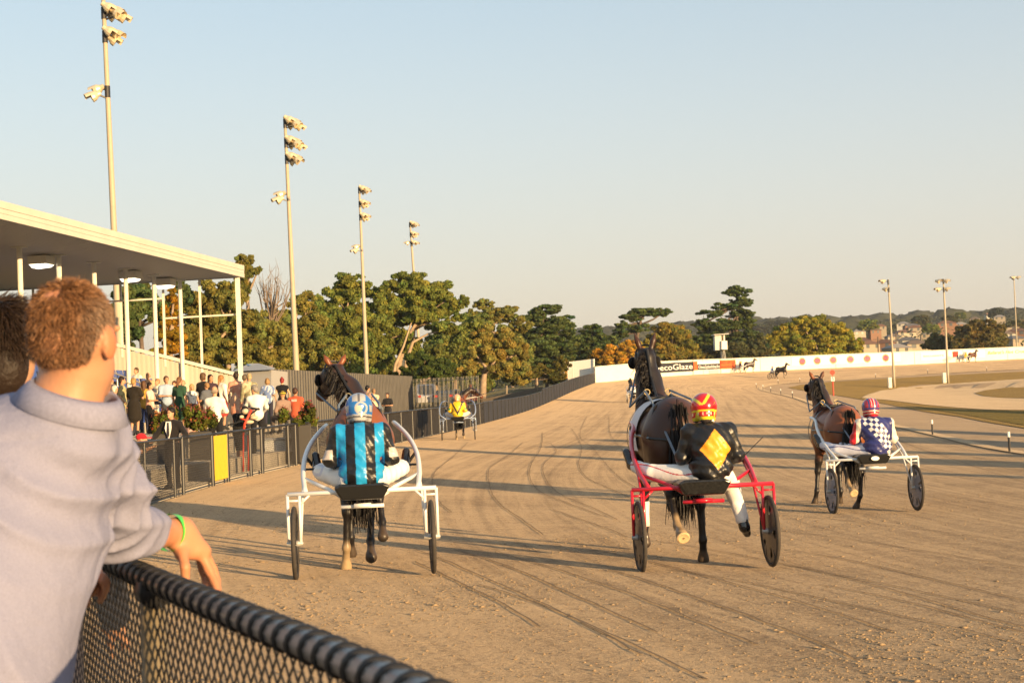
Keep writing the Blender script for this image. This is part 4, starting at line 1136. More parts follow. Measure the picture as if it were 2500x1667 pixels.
tree('gum_tree', 'sunlit yellow-green gum above the oval wall emblems', 250, [(1960, 790, 34, 24), (1920, 815, 36, 26), (2000, 800, 36, 30), (2045, 815, 34, 26), (1950, 840, 55, 30), (2020, 845, 50, 30), (2080, 845, 28, 26), (1890, 845, 34, 28), (2000, 870, 90, 16), (2090, 865, 20, 14)], [(1985, 925), (1990, 860), (1985, 820)], (.30, .275, .035), 34000, .42, seed=30, limb=.18)
tree('round_tree', 'dark rounded spreading tree right of the four-lamp tower', 285, [(2400, 800, 40, 20), (2370, 815, 40, 22), (2430, 815, 34, 24), (2345, 835, 36, 20), (2400, 838, 60, 22), (2445, 838, 20, 18)], [(2400, 870), (2400, 830)], (.15, .125, .035), 22000, .45, seed=31, bark=BARKD)
tree('tree', 'green trees left of the four-lamp tower behind the wall', 290, [(2290, 835, 26, 22), (2270, 845, 24, 14), (2320, 838, 26, 20), (2345, 848, 50, 10)], [(2290, 870), (2290, 840)], (.10, .11, .03), 9000, .45, seed=32, bark=BARKD)
for i_, (px, py, dd, w_, lb) in enumerate(((735, 850, 150, 50, 'olive scrub tree behind the dead tree above the tin fence'), (800, 900, 150, 55, 'low olive tree left of the third light tower base'), (930, 890, 152, 50, 'olive understorey tree between the third tower and the forked gum'), (1065, 865, 158, 55, 'olive understorey tree behind the forked pale trunks'), (1150, 900, 165, 45, 'low olive tree behind the rusty gum trunk'), (1250, 850, 186, 45, 'olive tree behind the rusty gum crown'), (1400, 885, 224, 45, 'low dark green tree behind the white screen'), (640, 880, 120, 45, 'olive scrub behind the white tent'))):
    tree('scrub_tree', lb, dd, [(px, py, w_, 50), (px - w_ * .7, py + 25, w_ * .6, 40), (px + w_ * .7, py + 20, w_ * .6, 40), (px, py + 45, w_, 30)], [(px, py + 80), (px, py + 20)], (.18, .205, .05), 9000, .32, seed=70 + i_)
# trees standing in the town on the slope
k = 40
for (px, py, rx, ry, d, c, lb) in [(2120, 790, 24, 18, 560, OLV, 'tall slim gum standing over the town roofs'), (2250, 780, 22, 18, 640, DRK, 'dark gum on the slope left of the four-lamp tower'), (2320, 778, 20, 14, 620, DRK, 'gum clump on the slope right of the four-lamp tower'),
                                  (2432, 760, 17, 14, 800, (.045, .06, .03), 'rounded dark tree breaking the skyline at right'), (2345, 768, 12, 9, 760, OLV, 'small skyline gum between two infield towers'), (2275, 800, 20, 16, 500, OLV, 'hillside tree below the brick-red roof'), (2205, 792, 22, 8, 700, DRK, 'dark low trees on the town slope'), (1900, 790, 35, 14, 900, (.06, .07, .04), 'distant tree clump left of the sunlit gum'), (1860, 800, 30, 16, 820, (.06, .07, .04), 'distant trees right of the layered pine'), (2480, 790, 30, 12, 520, DRK, 'dark trees on the slope at the right edge')]:
    tree('hillside_tree', lb, d, [(px, py, rx, ry * .6), (px - rx * .5, py + ry * .5, rx * .7, ry * .6), (px + rx * .5, py + ry * .6, rx * .6, ry * .5)], [(px, py + 25), (px, py + 5)], c, 2600, d * .0013, seed=k, bark=BARKD, group='trees on the town slope'); k += 1
# far wooded ridge and scrub on the slope (one mass)
r = np.random.default_rng(99); cl = []
for _ in range(1500):
    y = r.uniform(420, 1650); x = (r.uniform(1150, 2700) - 1250) / 3500 * y
    if r.random() < .55: y = r.uniform(1250, 1700); x = (r.uniform(1150, 2700) - 1250) / 3500 * y
    if 420 < y < 950 and r.random() < .1: continue
    s_ = r.uniform(3, 8) * (1 + y / 1600); cl.append((x, y, zt(x, y) + s_ * .35, s_ * 1.7, s_ * 1.2, s_ * .75))
for _ in range(170):
    y = r.uniform(380, 820); x = (r.uniform(2040, 2620) - 1250) / 3500 * y; s_ = r.uniform(2.2, 4.5); cl.append((x, y, zt(x, y) + s_ * .5, s_ * 1.3, s_, s_ * .85))
near_ = [c_ for c_ in cl if c_[1] < 1000]; far_ = [c_ for c_ in cl if c_[1] >= 1000]
V, F, c = leaves(near_, 130000, .62, (.085, .095, .05), 98, .12)
Vs, Fs, Cs = [V], [F], [c]; n0 = len(V)
for (x, y, z, rx, ry, rz) in far_:                 # far canopy: rough rounded crowns
    for q in range(5):
        cx, cz = x + r.uniform(-1, 1) * rx, z + r.uniform(-.5, .45) * rz; k_ = r.uniform(.35, .7)
        th = np.linspace(.05, math.pi - .3, 6)[:, None]; ph = np.linspace(0, 2 * math.pi, 10)[None, :-1]
        rr = 1 + r.uniform(-.22, .22, (6, 9))
        P = np.stack([cx + rx * k_ * rr * np.sin(th) * np.cos(ph), y + ry * k_ * rr * np.sin(th) * np.sin(ph), cz + rz * k_ * 1.2 * rr * np.cos(th) + 0 * ph], 2).reshape(-1, 3)
        a_ = np.array([(i_ * 9 + j_, i_ * 9 + (j_ + 1) % 9, (i_ + 1) * 9 + (j_ + 1) % 9, (i_ + 1) * 9 + j_) for i_ in range(5) for j_ in range(9)])
        Vs.append(P); Fs.append(a_ + n0); n0 += len(P); Cs.append(np.tile(np.array((.075, .082, .05)) * r.uniform(.85, 1.15), (len(P), 1)))
tag(link('distant_wood', mesh_np('distant_wood', np.concatenate(Vs), np.concatenate(Fs), np.concatenate(Cs), smooth=False), LEAF), kind='stuff')
# town houses on the slope
WALLS = [(.34, .29, .21), (.38, .33, .25), (.24, .13, .08), (.30, .25, .18), (.46, .44, .38)]
ROOFS = [(.17, .085, .05), (.18, .13, .09), (.14, .13, .125), (.27, .25, .23), (.19, .10, .06)]
wn_ = ('cream', 'sandy', 'brick', 'tan', 'white'); rn_ = ('terracotta', 'brown', 'grey', 'pale', 'rust')
r = random.Random(21)
spots = [(2105, 838, 460, 10), (2095, 815, 560, 9), (2135, 812, 560, 8), (2150, 802, 620, 8), (2215, 838, 430, 13), (2235, 848, 380, 16), (2205, 818, 520, 14), (2225, 800, 620, 12), (2232, 806, 560, 10), (2205, 795, 680, 11), (2240, 795, 660, 9), (2310, 795, 520, 12), (2345, 797, 600, 9),
         (2380, 782, 760, 9), (2412, 771, 820, 7), (2440, 778, 720, 10), (2465, 805, 520, 12), (2485, 815, 470, 14), (2478, 835, 420, 14), (2495, 792, 600, 10), (2120, 848, 400, 12), (2180, 828, 500, 9), (2160, 845, 400, 10), (2265, 822, 500, 9), (2455, 822, 460, 10), (2060, 832, 520, 9), (2190, 858, 350, 11), (1690, 852, 420, 10)]
for i, (px, py, d, w) in enumerate(spots):
    w *= .54
    p = at(px, py, d); g_ = zt(p.x, p.y); a = r.uniform(-.5, .5); wi, ri = i % 5, (i * 3 + i // 5) % 5; dp = w * .7; h = 2.0
    if i in (11,): wi, ri = 2, 4
    lb = '%s-walled house with %s roof on the slope, %s' % (wn_[wi], rn_[ri], ['beside the two-lamp tower', 'below the ridge', 'left of the sunlit hillside trees', 'above the white wall', 'near the right edge', 'among dark trees'][(0 if px < 2190 and px > 2080 else 4 if px > 2430 else 5 if px < 2080 else 2 if px < 2260 else 1 if py < 790 else 3)])
    lb += ['', ', small', ', long', ', half hidden', ', sunlit'][i // 6 % 5]
    hs = thing('town_house', lb, 'house', (p.x, p.y, p.z - h * .6), a, 'houses on the town slope')
    b = MB(); b.box((0, 0, h / 2 - 4), (w, dp, h + 8)); b.build('wall', mat('house_' + wn_[wi], WALLS[wi], .8), hs)
    b = MB(); e = .4; hh = 1.1
    b.add([(-w / 2 - e, -dp / 2 - e, h), (w / 2 + e, -dp / 2 - e, h), (w / 2 + e, dp / 2 + e, h), (-w / 2 - e, dp / 2 + e, h), (-w / 2 + dp / 2, 0, h + hh), (w / 2 - dp / 2, 0, h + hh)], [(0, 1, 5, 4), (1, 2, 5), (2, 3, 4, 5), (3, 0, 4), (0, 3, 2, 1)]); b.build('roof', mat('roof_' + rn_[ri], ROOFS[ri], .8), hs)
    for q in (-.27, .2):
        b = MB(); b.box((w * q, -dp / 2 - .02, 1.5), (w * .16, .06, 1.1)); b.build('window', GLASS, hs)
for (px, y0, y1, d) in ((2144, 822, 862, 320), (2188, 812, 850, 380)):
    p = at(px, y1 + 10, d); pl = thing('power_pole', 'slender timber power pole among the houses, %s' % ('left of the two-lamp tower' if px < 2150 else 'right of the two-lamp tower'), 'pole', p)
    b = MB(); t_ = at(px - 1, y0, d) - p; b.tube([(0, 0, -3), t_], .14, 6); b.build('shaft', BARKD, pl); b = MB(); b.box(t_ - Vector((0, 0, .6)), (2.2, .12, .12)); b.build('crossarm', BARKD, pl)
# wheeled boxes added out of view, sunward, to cast shadow bands on the track
hits = [(1759, 1038, 3.2), (1759, 1062, 2.6), (1815, 1089, 1.4), (1815, 1109, 2.6), (2300, 1000, 6.0), (2330, 1075, 3.0), (1240, 1108, .8)]
for i, (px, py, w) in enumerate(hits):
    q = hit(px, py); L = 6.0
    while L < 90:
        p = q + SUNH * L
        if p.y < 1 or (p.x - 4) / max(p.y, .1) * FPX + 1250 > 2600: break
        L += 1
    h = min(6.5, (L + 14) * math.tan(SUN_EL)); p.z = zt(p.x, p.y)
    hv = thing('shadow_caster', 'unseen white box on wheels, added to cast a shadow band across the track', 'shadow caster', p, math.atan2(SUNH.y, SUNH.x) + math.pi / 2, 'shadow casters added out of view')
    b = MB(); b.box((0, 0, .55 + (h - .55) / 2), (w, 2.1, h - .55)); b.build('box_body', SW, hv, bevel=.08)
    for s in (-.3, .3):
        for q in (-1, 1):
            b = MB(); b.lathe([(.34, -.1), (.36, 0), (.34, .1)], 16, Matrix.Translation((s * w, q * .98, .35)) @ Matrix.Rotation(math.pi / 2, 4, 'X')); b.build('wheel', BLACK, hv)
# ================================================================== PEOPLE, HORSES, CARTS
SKIN = mat('skin', vc=True, rough=.55, spec=.35)
CLOTH = mat('cloth', vc=True, rough=.85, spec=.15, bump=[(9, .25, .03), (30, .2, .008)], sheen=.1)
SILK = mat('silk', vc=True, rough=.38, spec=.55, bump=[(7, .55, .035), (19, .4, .012)])
HAIRM = mat('hair', vc=True, rough=.55, spec=.3, bump=[(60, .6, .01)])
GLOSS = mat('gloss', vc=True, rough=.22, spec=.6, coat=.6)
LEATH = mat('leather', (.015, .014, .014), .35)
COAT = mat('horse_coat', vc=True, rough=.42, spec=.45, bump=[(5, .12, .05)])
EYE = mat('eye', (.02, .015, .01), .1)
def JOINTS(**o):
    J = dict(pel=(0, 0, .95), wai=(0, 0, 1.08), che=(0, .01, 1.28), nek=(0, 0, 1.46), hed=(0, .02, 1.62), face=(0, 1, 0),
             shR=(.175, 0, 1.375), elR=(.235, -.02, 1.12), wrR=(.245, .07, .89), haR=(.245, .1, .80), hipR=(.09, 0, .92), knR=(.10, .03, .5), anR=(.10, -.02, .09), toR=(.12, .13, .035))
    J.update({k: v for k, v in o.items()})
    for k in list(J):
        if k.endswith('R') and k[:-1] + 'L' not in J: J[k[:-1] + 'L'] = (-J[k][0],) + tuple(J[k][1:])
    return {k: np.array(v, float) for k, v in J.items()}
def SIT(z=.47, **o):
    d = .95 - z - .06
    J = JOINTS(); q = {}
    for k in ('pel', 'wai', 'che', 'nek', 'hed', 'shR', 'shL', 'elR', 'elL', 'wrR', 'wrL', 'haR', 'haL', 'hipR', 'hipL'): q[k] = J[k] - [0, 0, d]
    q.update(knR=(.12, .44, z + .05), anR=(.12, .44, .09), toR=(.14, .6, .035), wrR=(.12, .3, z + .16), haR=(.1, .38, z + .14), elR=(.24, .05, z + .25))
    q.update(o)
    for k in ('kn', 'an', 'to', 'wr', 'ha', 'el'):
        if k + 'L' not in o: q[k + 'L'] = np.array(q[k + 'R'], float) * [-1, 1, 1]
    return JOINTS(**q)
LEAN = dict(pel=(0, -.22, .93), wai=(0, -.14, 1.05), che=(0, .06, 1.2), nek=(0, .2, 1.32), hed=(0, .3, 1.42), shR=(.185, .15, 1.28), elR=(.24, .32, 1.06), wrR=(.1, .5, 1.07), haR=(.05, .56, 1.07), hipR=(.09, -.2, .9), knR=(.1, -.06, .48))
def frame(d):
    d = np.array(d, float); d /= np.linalg.norm(d); u = np.array((0, 0, 1.)); x = np.cross(d, u); x /= np.linalg.norm(x); u = np.cross(x, d)
    return np.stack([x, d, u], 1)
def hand_prims(s, wr, ha, side, r=.009, curl=.4, L=.085, bn=None):
    d = ha - wr; d = d / (np.linalg.norm(d) + 1e-9)
    x = np.cross(d, (0, 0, 1.)) if bn is None else np.cross(d, bn)
    x = x / (np.linalg.norm(x) + 1e-9); n = np.cross(x, d)
    palm = wr + d * .09
    s.rc(wr + d * .015 + x * .012, palm + x * .022, .019, .017); s.rc(wr + d * .015 - x * .012, palm - x * .022, .019, .017)
    for i, (o, l) in enumerate(((-.032, .8), (-.011, .98), (.011, 1.0), (.031, .9))):
        a = palm + x * o; b = a + d * L * l * .45 - n * curl * .015; c = b + (d * (1 - curl) - n * curl) * L * l * .5
        s.rc(a, b, r, r * .92, .008); s.rc(b, c, r * .92, r * .8, .006)
    t = wr + d * .03 + x * side * .025; m = t + (d * .6 + x * side * .7) * .042; s.rc(t, m, r * 1.3, r * 1.1, .01); s.rc(m, m + (d * .9 + x * side * .1) * .032, r * 1.05, r * .9, .006)
def head_prims(s, c, f, k=1.0):
    R = frame(f); g = lambda x, y, z: c + R @ np.array((x, y, z)) * k
    s.el(g(0, -.01, .02), np.array((.074, .094, .098)) * k, R); s.el(g(0, .03, -.055), np.array((.056, .066, .062)) * k, R)
    s.rc(g(0, .082, .005), g(0, .108, -.03), .011 * k, .017 * k, .012); s.rc(g(0, .085, -.095), g(0, .075, -.09), .022 * k, .022 * k)
    s.el(g(0, .088, .025), np.array((.05, .014, .012)) * k, R, .015); s.el(g(0, .088, -.065), np.array((.024, .012, .010)) * k, R, .008)
    for q in (-1, 1): s.el(g(q * .077, -.005, -.012), np.array((.012, .022, .034)) * k, R, .008)
def person(label, loc, rz, H=1.72, J=None, skin=(.50, .27, .16), hair=(.05, .03, .02), hstyle='short', top=(.6, .6, .6), sleeve='short', bottom=(.03, .03, .04), blen='long', shoes=(.03, .03, .03), dress=None, hat=None, fem=False, group=None, h=.018, topm=None, cat='person', eyes=False, tie=False, collar=None, topz=None, slope=None):
    k = H / 1.75; J = {a: (v * k if a != 'face' else v) for a, v in (J or JOINTS()).items()}
    root = thing('person', label, cat, loc, rz, group)
    w = .93 if fem else 1.0
    if fem:
        for q in 'LR': J['sh' + q] = J['sh' + q] * [.9, 1, 1]
    def torso(s):
        s.el(J['che'], np.array((.165 * w, .108, .19)) * k, np.stack([np.array((1, 0, 0)), *(lambda d: (np.cross(d, (1, 0, 0)), d))((J['nek'] - J['wai']) / np.linalg.norm(J['nek'] - J['wai']))], 1))
        s.rc(J['wai'], J['che'], .115 * w * k, .12 * k); s.rc(J['pel'], J['wai'], .125 * k, .115 * w * k)
        for q in 'LR': s.rc(J['nek'] + [0, 0, -.05 * k], J['sh' + q], .06 * k, .066 * k); s.rc(J['wai'], J['sh' + q] * .85 + J['che'] * .15, .09 * k, .07 * k)
    def arm(s, q, full=True, frac=1.0):
        a, b, c = J['sh' + q], J['el' + q], J['wr' + q]
        if full: s.rc(a, b, .052 * k, .042 * k); s.rc(b, b + (c - b) * frac, .042 * k, .030 * k)
        else: e = a + (b - a) * .72; s.rc(a, e, .055 * k, .05 * k)
    def hips(s):
        for q in 'LR': s.el((J['hip' + q] + J['pel']) / 2, np.array((.115, .115, .12)) * k)
    def leg(s, q, f=1.0):
        a, b, c = J['hip' + q], J['kn' + q], J['an' + q]
        if f >= .5: s.rc(a, b, .082 * k, .056 * k); s.rc(b, b + (c - b) * (f - .5) * 2, .055 * k, .055 * k - .017 * k * (f - .5) * 2)
        else: s.rc(a, a + (b - a) * f * 2, .085 * k, .07 * k)
    s = SDF(); torso(s); hips(s)
    for q in 'LR':
        arm(s, q); leg(s, q); s.rc(J['an' + q], J['to' + q], .04 * k, .03 * k); hand_prims(s, J['wr' + q], J['ha' + q], -1 if q == 'R' else 1)
    s.rc(J['nek'] - [0, 0, .03 * k], J['hed'] - [0, 0, .06 * k], .055 * k, .05 * k); head_prims(s, J['hed'], J['face'], k)
    body('body', s, h, SKIN, root, .025 * k, lambda V: np.array(skin) * (1 + .12 * vnoise(V, 25, 1))[:, None], inflate=-.004)
    infl = max(.008, h * .62)
    if dress is not None:
        s = SDF(); torso(s); hips(s)
        zt_ = J['knR'][2] + .05
        for a, b, r0, r1 in ((J['pel'], np.array((0, .0, zt_)) + [J['knR'][0] * 0, J['knR'][1] * .5, 0], .15 * k, .17 * k),): s.rc(a, b, r0, r1)
        for q in 'LR': s.rc(J['hip' + q], (J['kn' + q] + [0, 0, .05]), .1 * k, .1 * k); arm(s, q, False)
        body('dress', s, h, CLOTH, root, .035, dress, inflate=infl)
    else:
        s = SDF(); torso(s); hips(s)
        for q in 'LR':
            if sleeve == 'long': arm(s, q)
            elif sleeve == 'rolled': arm(s, q, True, .25)
            elif sleeve == 'short': arm(s, q, False)
        body('top', s, h, topm or CLOTH, root, .03, top, inflate=infl + .004)
        s = SDF(); hips(s)
        for q in 'LR': leg(s, q, {'long': 1.0, 'short': .42, 'skirt': .5}[blen])
        if blen == 'skirt': s.rc(J['pel'], (J['knL'] + J['knR']) / 2 + [0, 0, .06], .15 * k, .17 * k)
        body('trousers' if blen == 'long' else 'shorts' if blen == 'short' else 'skirt', s, h, CLOTH, root, .025, bottom, inflate=infl)
    s = SDF()
    for q in 'LR':
        b = SDF(); b.rc(J['an' + q], J['to' + q], .046 * k, .036 * k); b.rc(J['an' + q] - [0, .02, .03], J['an' + q] + [0, 0, .03 * k], .042 * k, .044 * k)
        body('shoe', b, max(h * .7, .01), CLOTH, root, .02, shoes, inflate=.006)
    R = frame(J['face']); g = lambda x, y, z: J['hed'] + R @ np.array((x, y, z)) * k
    if hstyle and hat is None or (hat and hstyle == 'long'):
        s = SDF(); s.el(g(0, -.022, .038), np.array((.084, .094, .088)) * k, R); s.el(g(0, -.06, -.02), np.array((.074, .05, .07)) * k, R)
        if hstyle == 'long': s.rc(g(0, -.075, 0), g(0, -.085, -.2), .06 * k, .045 * k); s.rc(g(-.06, -.02, 0), g(-.07, -.04, -.16), .03 * k, .03 * k); s.rc(g(.06, -.02, 0), g(.07, -.04, -.16), .03 * k, .03 * k)
        if hstyle == 'pony': s.rc(g(0, -.1, .03), g(0, -.13, -.2), .035 * k, .022 * k)
        if hstyle == 'bun': s.el(g(0, -.07, .11), np.array((.045, .045, .045)) * k)
        if hstyle == 'bob': s.rc(g(-.055, -.03, 0), g(-.06, -.03, -.07), .04 * k, .035 * k); s.rc(g(.055, -.03, 0), g(.06, -.03, -.07), .04 * k, .035 * k); s.rc(g(0, -.06, 0), g(0, -.065, -.08), .055 * k, .05 * k)
        if hstyle == 'bald': s = SDF(); s.el(g(0, -.045, -.015), np.array((.083, .07, .055)) * k, R)
        V_ = body('hair', s, h * .8, HAIRM, root, .02, lambda V: np.array(hair) * (1 + .35 * vnoise(V, 60, 2))[:, None])
    if hat is not None:
        kind, hc = hat
        s = SDF(); s.el(g(0, -.012, .05), np.array((.088, .104, .075)) * k, R)
        if kind == 'cap': s.el(g(0, .125, .03), np.array((.07, .075, .012)) * k, R, .012)
        if kind == 'brim': s.el(g(0, 0, .03), np.array((.15, .17, .012)) * k, R, .012)
        body('hat', s, .01, CLOTH, root, .012, hc)
    if eyes:
        for q in (-1, 1):
            b = MB(); b.ell(g(q * .032, .082, .012), (.013 * k, .008 * k, .009 * k)); b.build('eye', EYE, root)
    return root, J
def helmet(parent, c, f, col, k=1.0, h=.0075):
    R = frame(f); s = SDF(); g = lambda x, y, z: c + R @ np.array((x, y, z)) * k
    s.el(g(0, -.005, .025), np.array((.130, .148, .135)) * k, R); s.rc(g(0, -.06, -.06), g(0, -.07, -.075), .085 * k, .075 * k); s.rc(g(-.07, .0, -.05), g(-.075, .03, -.09), .05 * k, .042 * k); s.rc(g(.07, .0, -.05), g(.075, .03, -.09), .05 * k, .042 * k)
    c0 = np.array(c)
    return body('helmet', s, h, GLOSS, parent, .03, lambda V: col(((V - c0) @ R) / k))

# ------------------------------------------------------------------ horse
def horse(label, loc, rz, coat=(.13, .045, .02), dark=(.012, .010, .010), poll=(0, .74, 1.98), muzz=(0, 1.22, 1.66), legs=None, k=1.0, h=.018, group='harness horses', tail=True, cloth=None, boots=None, soles=(), pale=(), sock=None, straps=True, blue_rein=True, hands=None, girth=(.03, .03, .035), ear=(.075, .19)):
    root = thing('horse', label, 'horse', loc, rz, group); root.scale = (k, k, k)
    L = dict(HL=[(-.15, -.38, .98), (-.13, -.84, .57), (-.13, -.78, .21), (-.13, -.70, .05)], HR=[(.15, -.28, .98), (.13, -.55, .60), (.13, -.72, .33), (.13, -.80, .22)],
             FL=[(-.15, .40, .95), (-.14, .74, .76), (-.14, .62, .47), (-.14, .50, .40)], FR=[(.15, .36, .95), (.14, .42, .53), (.14, .38, .20), (.14, .45, .05)])
    L.update(legs or {}); L = {a: [np.array(p, float) for p in q] for a, q in L.items()}
    P, Mz = np.array(poll, float), np.array(muzz, float)
    s = SDF()
    s.el((0, -.02, 1.19), (.30, .72, .335)); s.el((0, -.50, 1.27), (.285, .36, .325)); s.el((0, .42, 1.16), (.24, .33, .34)); s.rc((0, .18, 1.44), (0, .42, 1.46), .10, .10)
    for q in (-1, 1): s.el((q * .14, -.56, 1.12), (.17, .27, .30)); s.el((q * .15, .44, 1.1), (.13, .2, .26))
    s.rc((0, .48, 1.28), (0, .56, 1.46), .23, .18); m_ = (np.array((0, .56, 1.46)) + P) / 2 + [0, .05, .02]
    s.rc((0, .56, 1.44), m_, .185, .14); s.rc(m_, P - [0, .02, .06], .132, .095)
    hd = Mz - P; ln = np.linalg.norm(hd); hd /= ln
    s.rc(P + [0, 0, -.03], P + hd * ln * .42, .095, .092); s.rc(P + hd * ln * .25 + [0, 0, -.05], P + hd * ln * .5 + [0, 0, -.03], .09, .075); s.rc(P + hd * ln * .42, Mz, .082, .062); s.el(Mz, (.062, .065, .06))
    _u = np.cross(hd, (0, 0, 1.)); _u /= np.linalg.norm(_u)
    for q in (-1, 1): s.el(P + hd * ln * .30 + _u * q * .055, (.065, .10, .10))
    up = np.array((0, 0, 1.)); sx = np.cross(hd, up); sx /= np.linalg.norm(sx)
    for q in (-1, 1):
        e0 = P + sx * q * .055 + [0, -.01, .04]; e1 = P + sx * q * ear[0] + [0, .0, ear[1]]
        s.rc(e0, (e0 + e1) / 2, .028, .034, .02); s.rc((e0 + e1) / 2, e1, .032, .008, .01)
    for a, J in L.items():
        q = -1 if a[1] == 'L' else 1
        if a[0] == 'H': s.rc((q * .14, -.52, 1.2), J[0], .19, .14); s.rc(J[0], J[0] * .45 + J[1] * .55, .135, .075); s.rc(J[0] * .45 + J[1] * .55, J[1], .075, .052)
        else: s.rc((q * .14, .42, 1.08), J[0], .13, .10); s.rc(J[0], J[0] * .4 + J[1] * .6, .088, .058); s.rc(J[0] * .4 + J[1] * .6, J[1], .058, .048)
        s.el(J[1], (.052, .056, .062), k=.02); s.rc(J[1], J[2], .038, .034, .02); s.el(J[2], (.043, .045, .045), k=.02); s.rc(J[2], J[3], .034, .042, .02)
        d = J[3] - J[2]; d /= np.linalg.norm(d); s.rc(J[3] - d * .01, J[3] + d * .03, .050, .060, .01)
    def col(V):
        z = V[:, 2]; c = np.tile(np.array(coat, float), (len(V), 1))
        c = mixc(c, dark, sstep(.98, .72, z)) if False else c * (1 - sstep(.95, .66, z))[:, None] + np.array(dark) * sstep(.95, .66, z)[:, None]
        t = sstep(.12, .0, np.abs(V[:, 0])) * sstep(1.42, 1.5, z) * .75 * (V[:, 1] > -.4)
        c = c * (1 - t)[:, None] + np.array(dark) * t[:, None]
        t = sstep(1.5, 1.75, z) * .88 * (V[:, 1] > .3) * (z < P[2] + .06); c = c * (1 - t)[:, None] + np.array(dark) * t[:, None]
        c *= (1 + .22 * vnoise(V, 5, 4))[:, None]
        for a, J in L.items():
            dd = np.linalg.norm(V - J[3], axis=1); t = sstep(.10, .06, dd)
            hc = (.42, .29, .15) if a in pale else (.07, .05, .035)
            c = c * (1 - t)[:, None] + np.array(hc) * t[:, None]
            if a in pale:
                t = sstep(.19, .11, np.linalg.norm(V - (J[2] + J[3]) / 2, axis=1)) * .75; c = c * (1 - t)[:, None] + np.array((.40, .29, .17)) * t[:, None]
        return np.clip(c, .004, 1)
    body('body', s, h, COAT, root, .045, col)
    V0 = None
    r = np.random.default_rng(int(abs(loc[0]) * 100) + 3)
    def strands(name, n, f, w, colr):
        Vv = []; Ff = []
        for i in range(n):
            a, b_, c = f(r); sd_ = r.normal(size=3); sd_ /= np.linalg.norm(sd_); o = len(Vv)
            for p, ww in ((a, w), (b_, w), (c, w * .3)): Vv += [p - sd_ * ww, p + sd_ * ww]
            Ff += [(o, o + 1, o + 3, o + 2), (o + 2, o + 3, o + 5, o + 4)]
        return link(name, mesh_np(name, np.array(Vv), np.array(Ff), np.array(colr) * r.uniform(.6, 1.5, (len(Vv), 1)), smooth=False), HAIRM, root)
    if tail:
        def f(r_):
            a = np.array((r_.normal(0, .032), -.80, 1.46 + r_.normal(0, .03))); b_ = a + [r_.normal(0, .04), -.08 + r_.normal(0, .03), -.4]; return a, b_, b_ + [r_.normal(0, .05) , .02 + r_.normal(0, .05), -.45 - r_.random() * .25]
        strands('tail', 420, f, .010, dark)
    if h < .03:
        pts = [np.array((0, .42, 1.56)), m_ + [0, -.12, .06], P + [0, -.06, .05]]
        def f(r_):
            t = r_.random() * 1.98; i = int(t); a = pts[i] + (pts[i + 1] - pts[i]) * (t - i); b_ = a + [-.05 + r_.normal(0, .03), -.03, -.02]; return a, b_, b_ + [-.04 + r_.normal(0, .03), r_.normal(0, .03), -.14]
        strands('mane', 260, f, .008, dark)
    if straps:
        lm = LEATH
        def ring(c, rx, rz, tilt, w, n=28, a0=0, a1=2 * math.pi):
            vs, fs = [], []
            for i in range(n + 1):
                a = a0 + (a1 - a0) * i / n
                for dy in (-w / 2, w / 2): vs.append((c[0] + rx * math.cos(a), c[1] + dy + tilt * math.sin(a), c[2] + rz * math.sin(a)))
            for i in range(n): fs.append((2 * i, 2 * i + 1, 2 * i + 3, 2 * i + 2))
            return vs, fs
        b = MB(); b.add(*ring((0, .28, 1.17), .305, .385, 0, .09)); b.add(*ring((0, .52, 1.2), .30, .36, -.10, .05)); b.build('girth', lm, root)
        b = MB(); b.tube([(0, .27, 1.565), (0, 0, 1.555), (0, -.45, 1.61), (0, -.8, 1.46)], .014, 5); b.tube([(0, .3, 1.57), tuple(m_ + [0, -.16, .03]), tuple(P + [0, -.10, .05])], .014, 6)
        for q in (-1, 1): b.tube([(q * .31, .27, 1.2), (q * .32, -.3, 1.22), (q * .29, -.72, 1.2), (q * .12, -.90, 1.18)], .013, 5); b.tube([(0, -.45, 1.61), (q * .2, -.6, 1.5), (q * .295, -.66, 1.2)], .011, 5)
        b.build('harness_strap', lm, root)
        b = MB(); b.box((0, .27, 1.585), (.26, .12, .035)); b.build('saddle_pad', lm, root, bevel=.01)
        b = MB()
        for q in (-1, 1): b.tube([(q * .11 + .03 * math.cos(a), .27, 1.65 + .03 * math.sin(a)) for a in np.linspace(0, 6.283, 13)[:-1]], .007, 5, closed=True); b.tube([(q * .11, .27, 1.60), (q * .11, .27, 1.625)], .008, 5)
        b.build('terret_ring', mat('brass', (.75, .58, .30), .25, metal=1.0), root)
        # bridle with blinkers
        b = MB()
        def hring(t, rr, w=.011): 
            c = P + hd * ln * t; u2 = np.cross(sx, hd); b.tube([Vector(c + sx * rr * math.cos(a) + u2 * rr * 1.12 * math.sin(a)) for a in np.linspace(0, 6.283, 17)[:-1]], w, 5, closed=True)
        hring(.04, .108); hring(.3, .103); hring(.75, .080)
        for q in (-1, 1): b.tube([Vector(P + sx * q * .1), Vector(P + hd * ln * .4 + sx * q * .1), Vector(Mz - hd * .06 + sx * q * .075)], .011, 5)
        br = b.build('bridle', lm, root)
        for q in (-1, 1):
            b = MB(); c = P + hd * ln * .40 + sx * q * .130 + up * .0; o1 = sx * q * .85 - hd * .5; o1 /= np.linalg.norm(o1); o2 = np.cross(o1, up); o2 /= np.linalg.norm(o2); b.ell(c, (.062, .018, .068), 12, 8, Matrix((o1, o2, np.cross(o1, o2))).transposed()); b.build('blinker', lm, br)
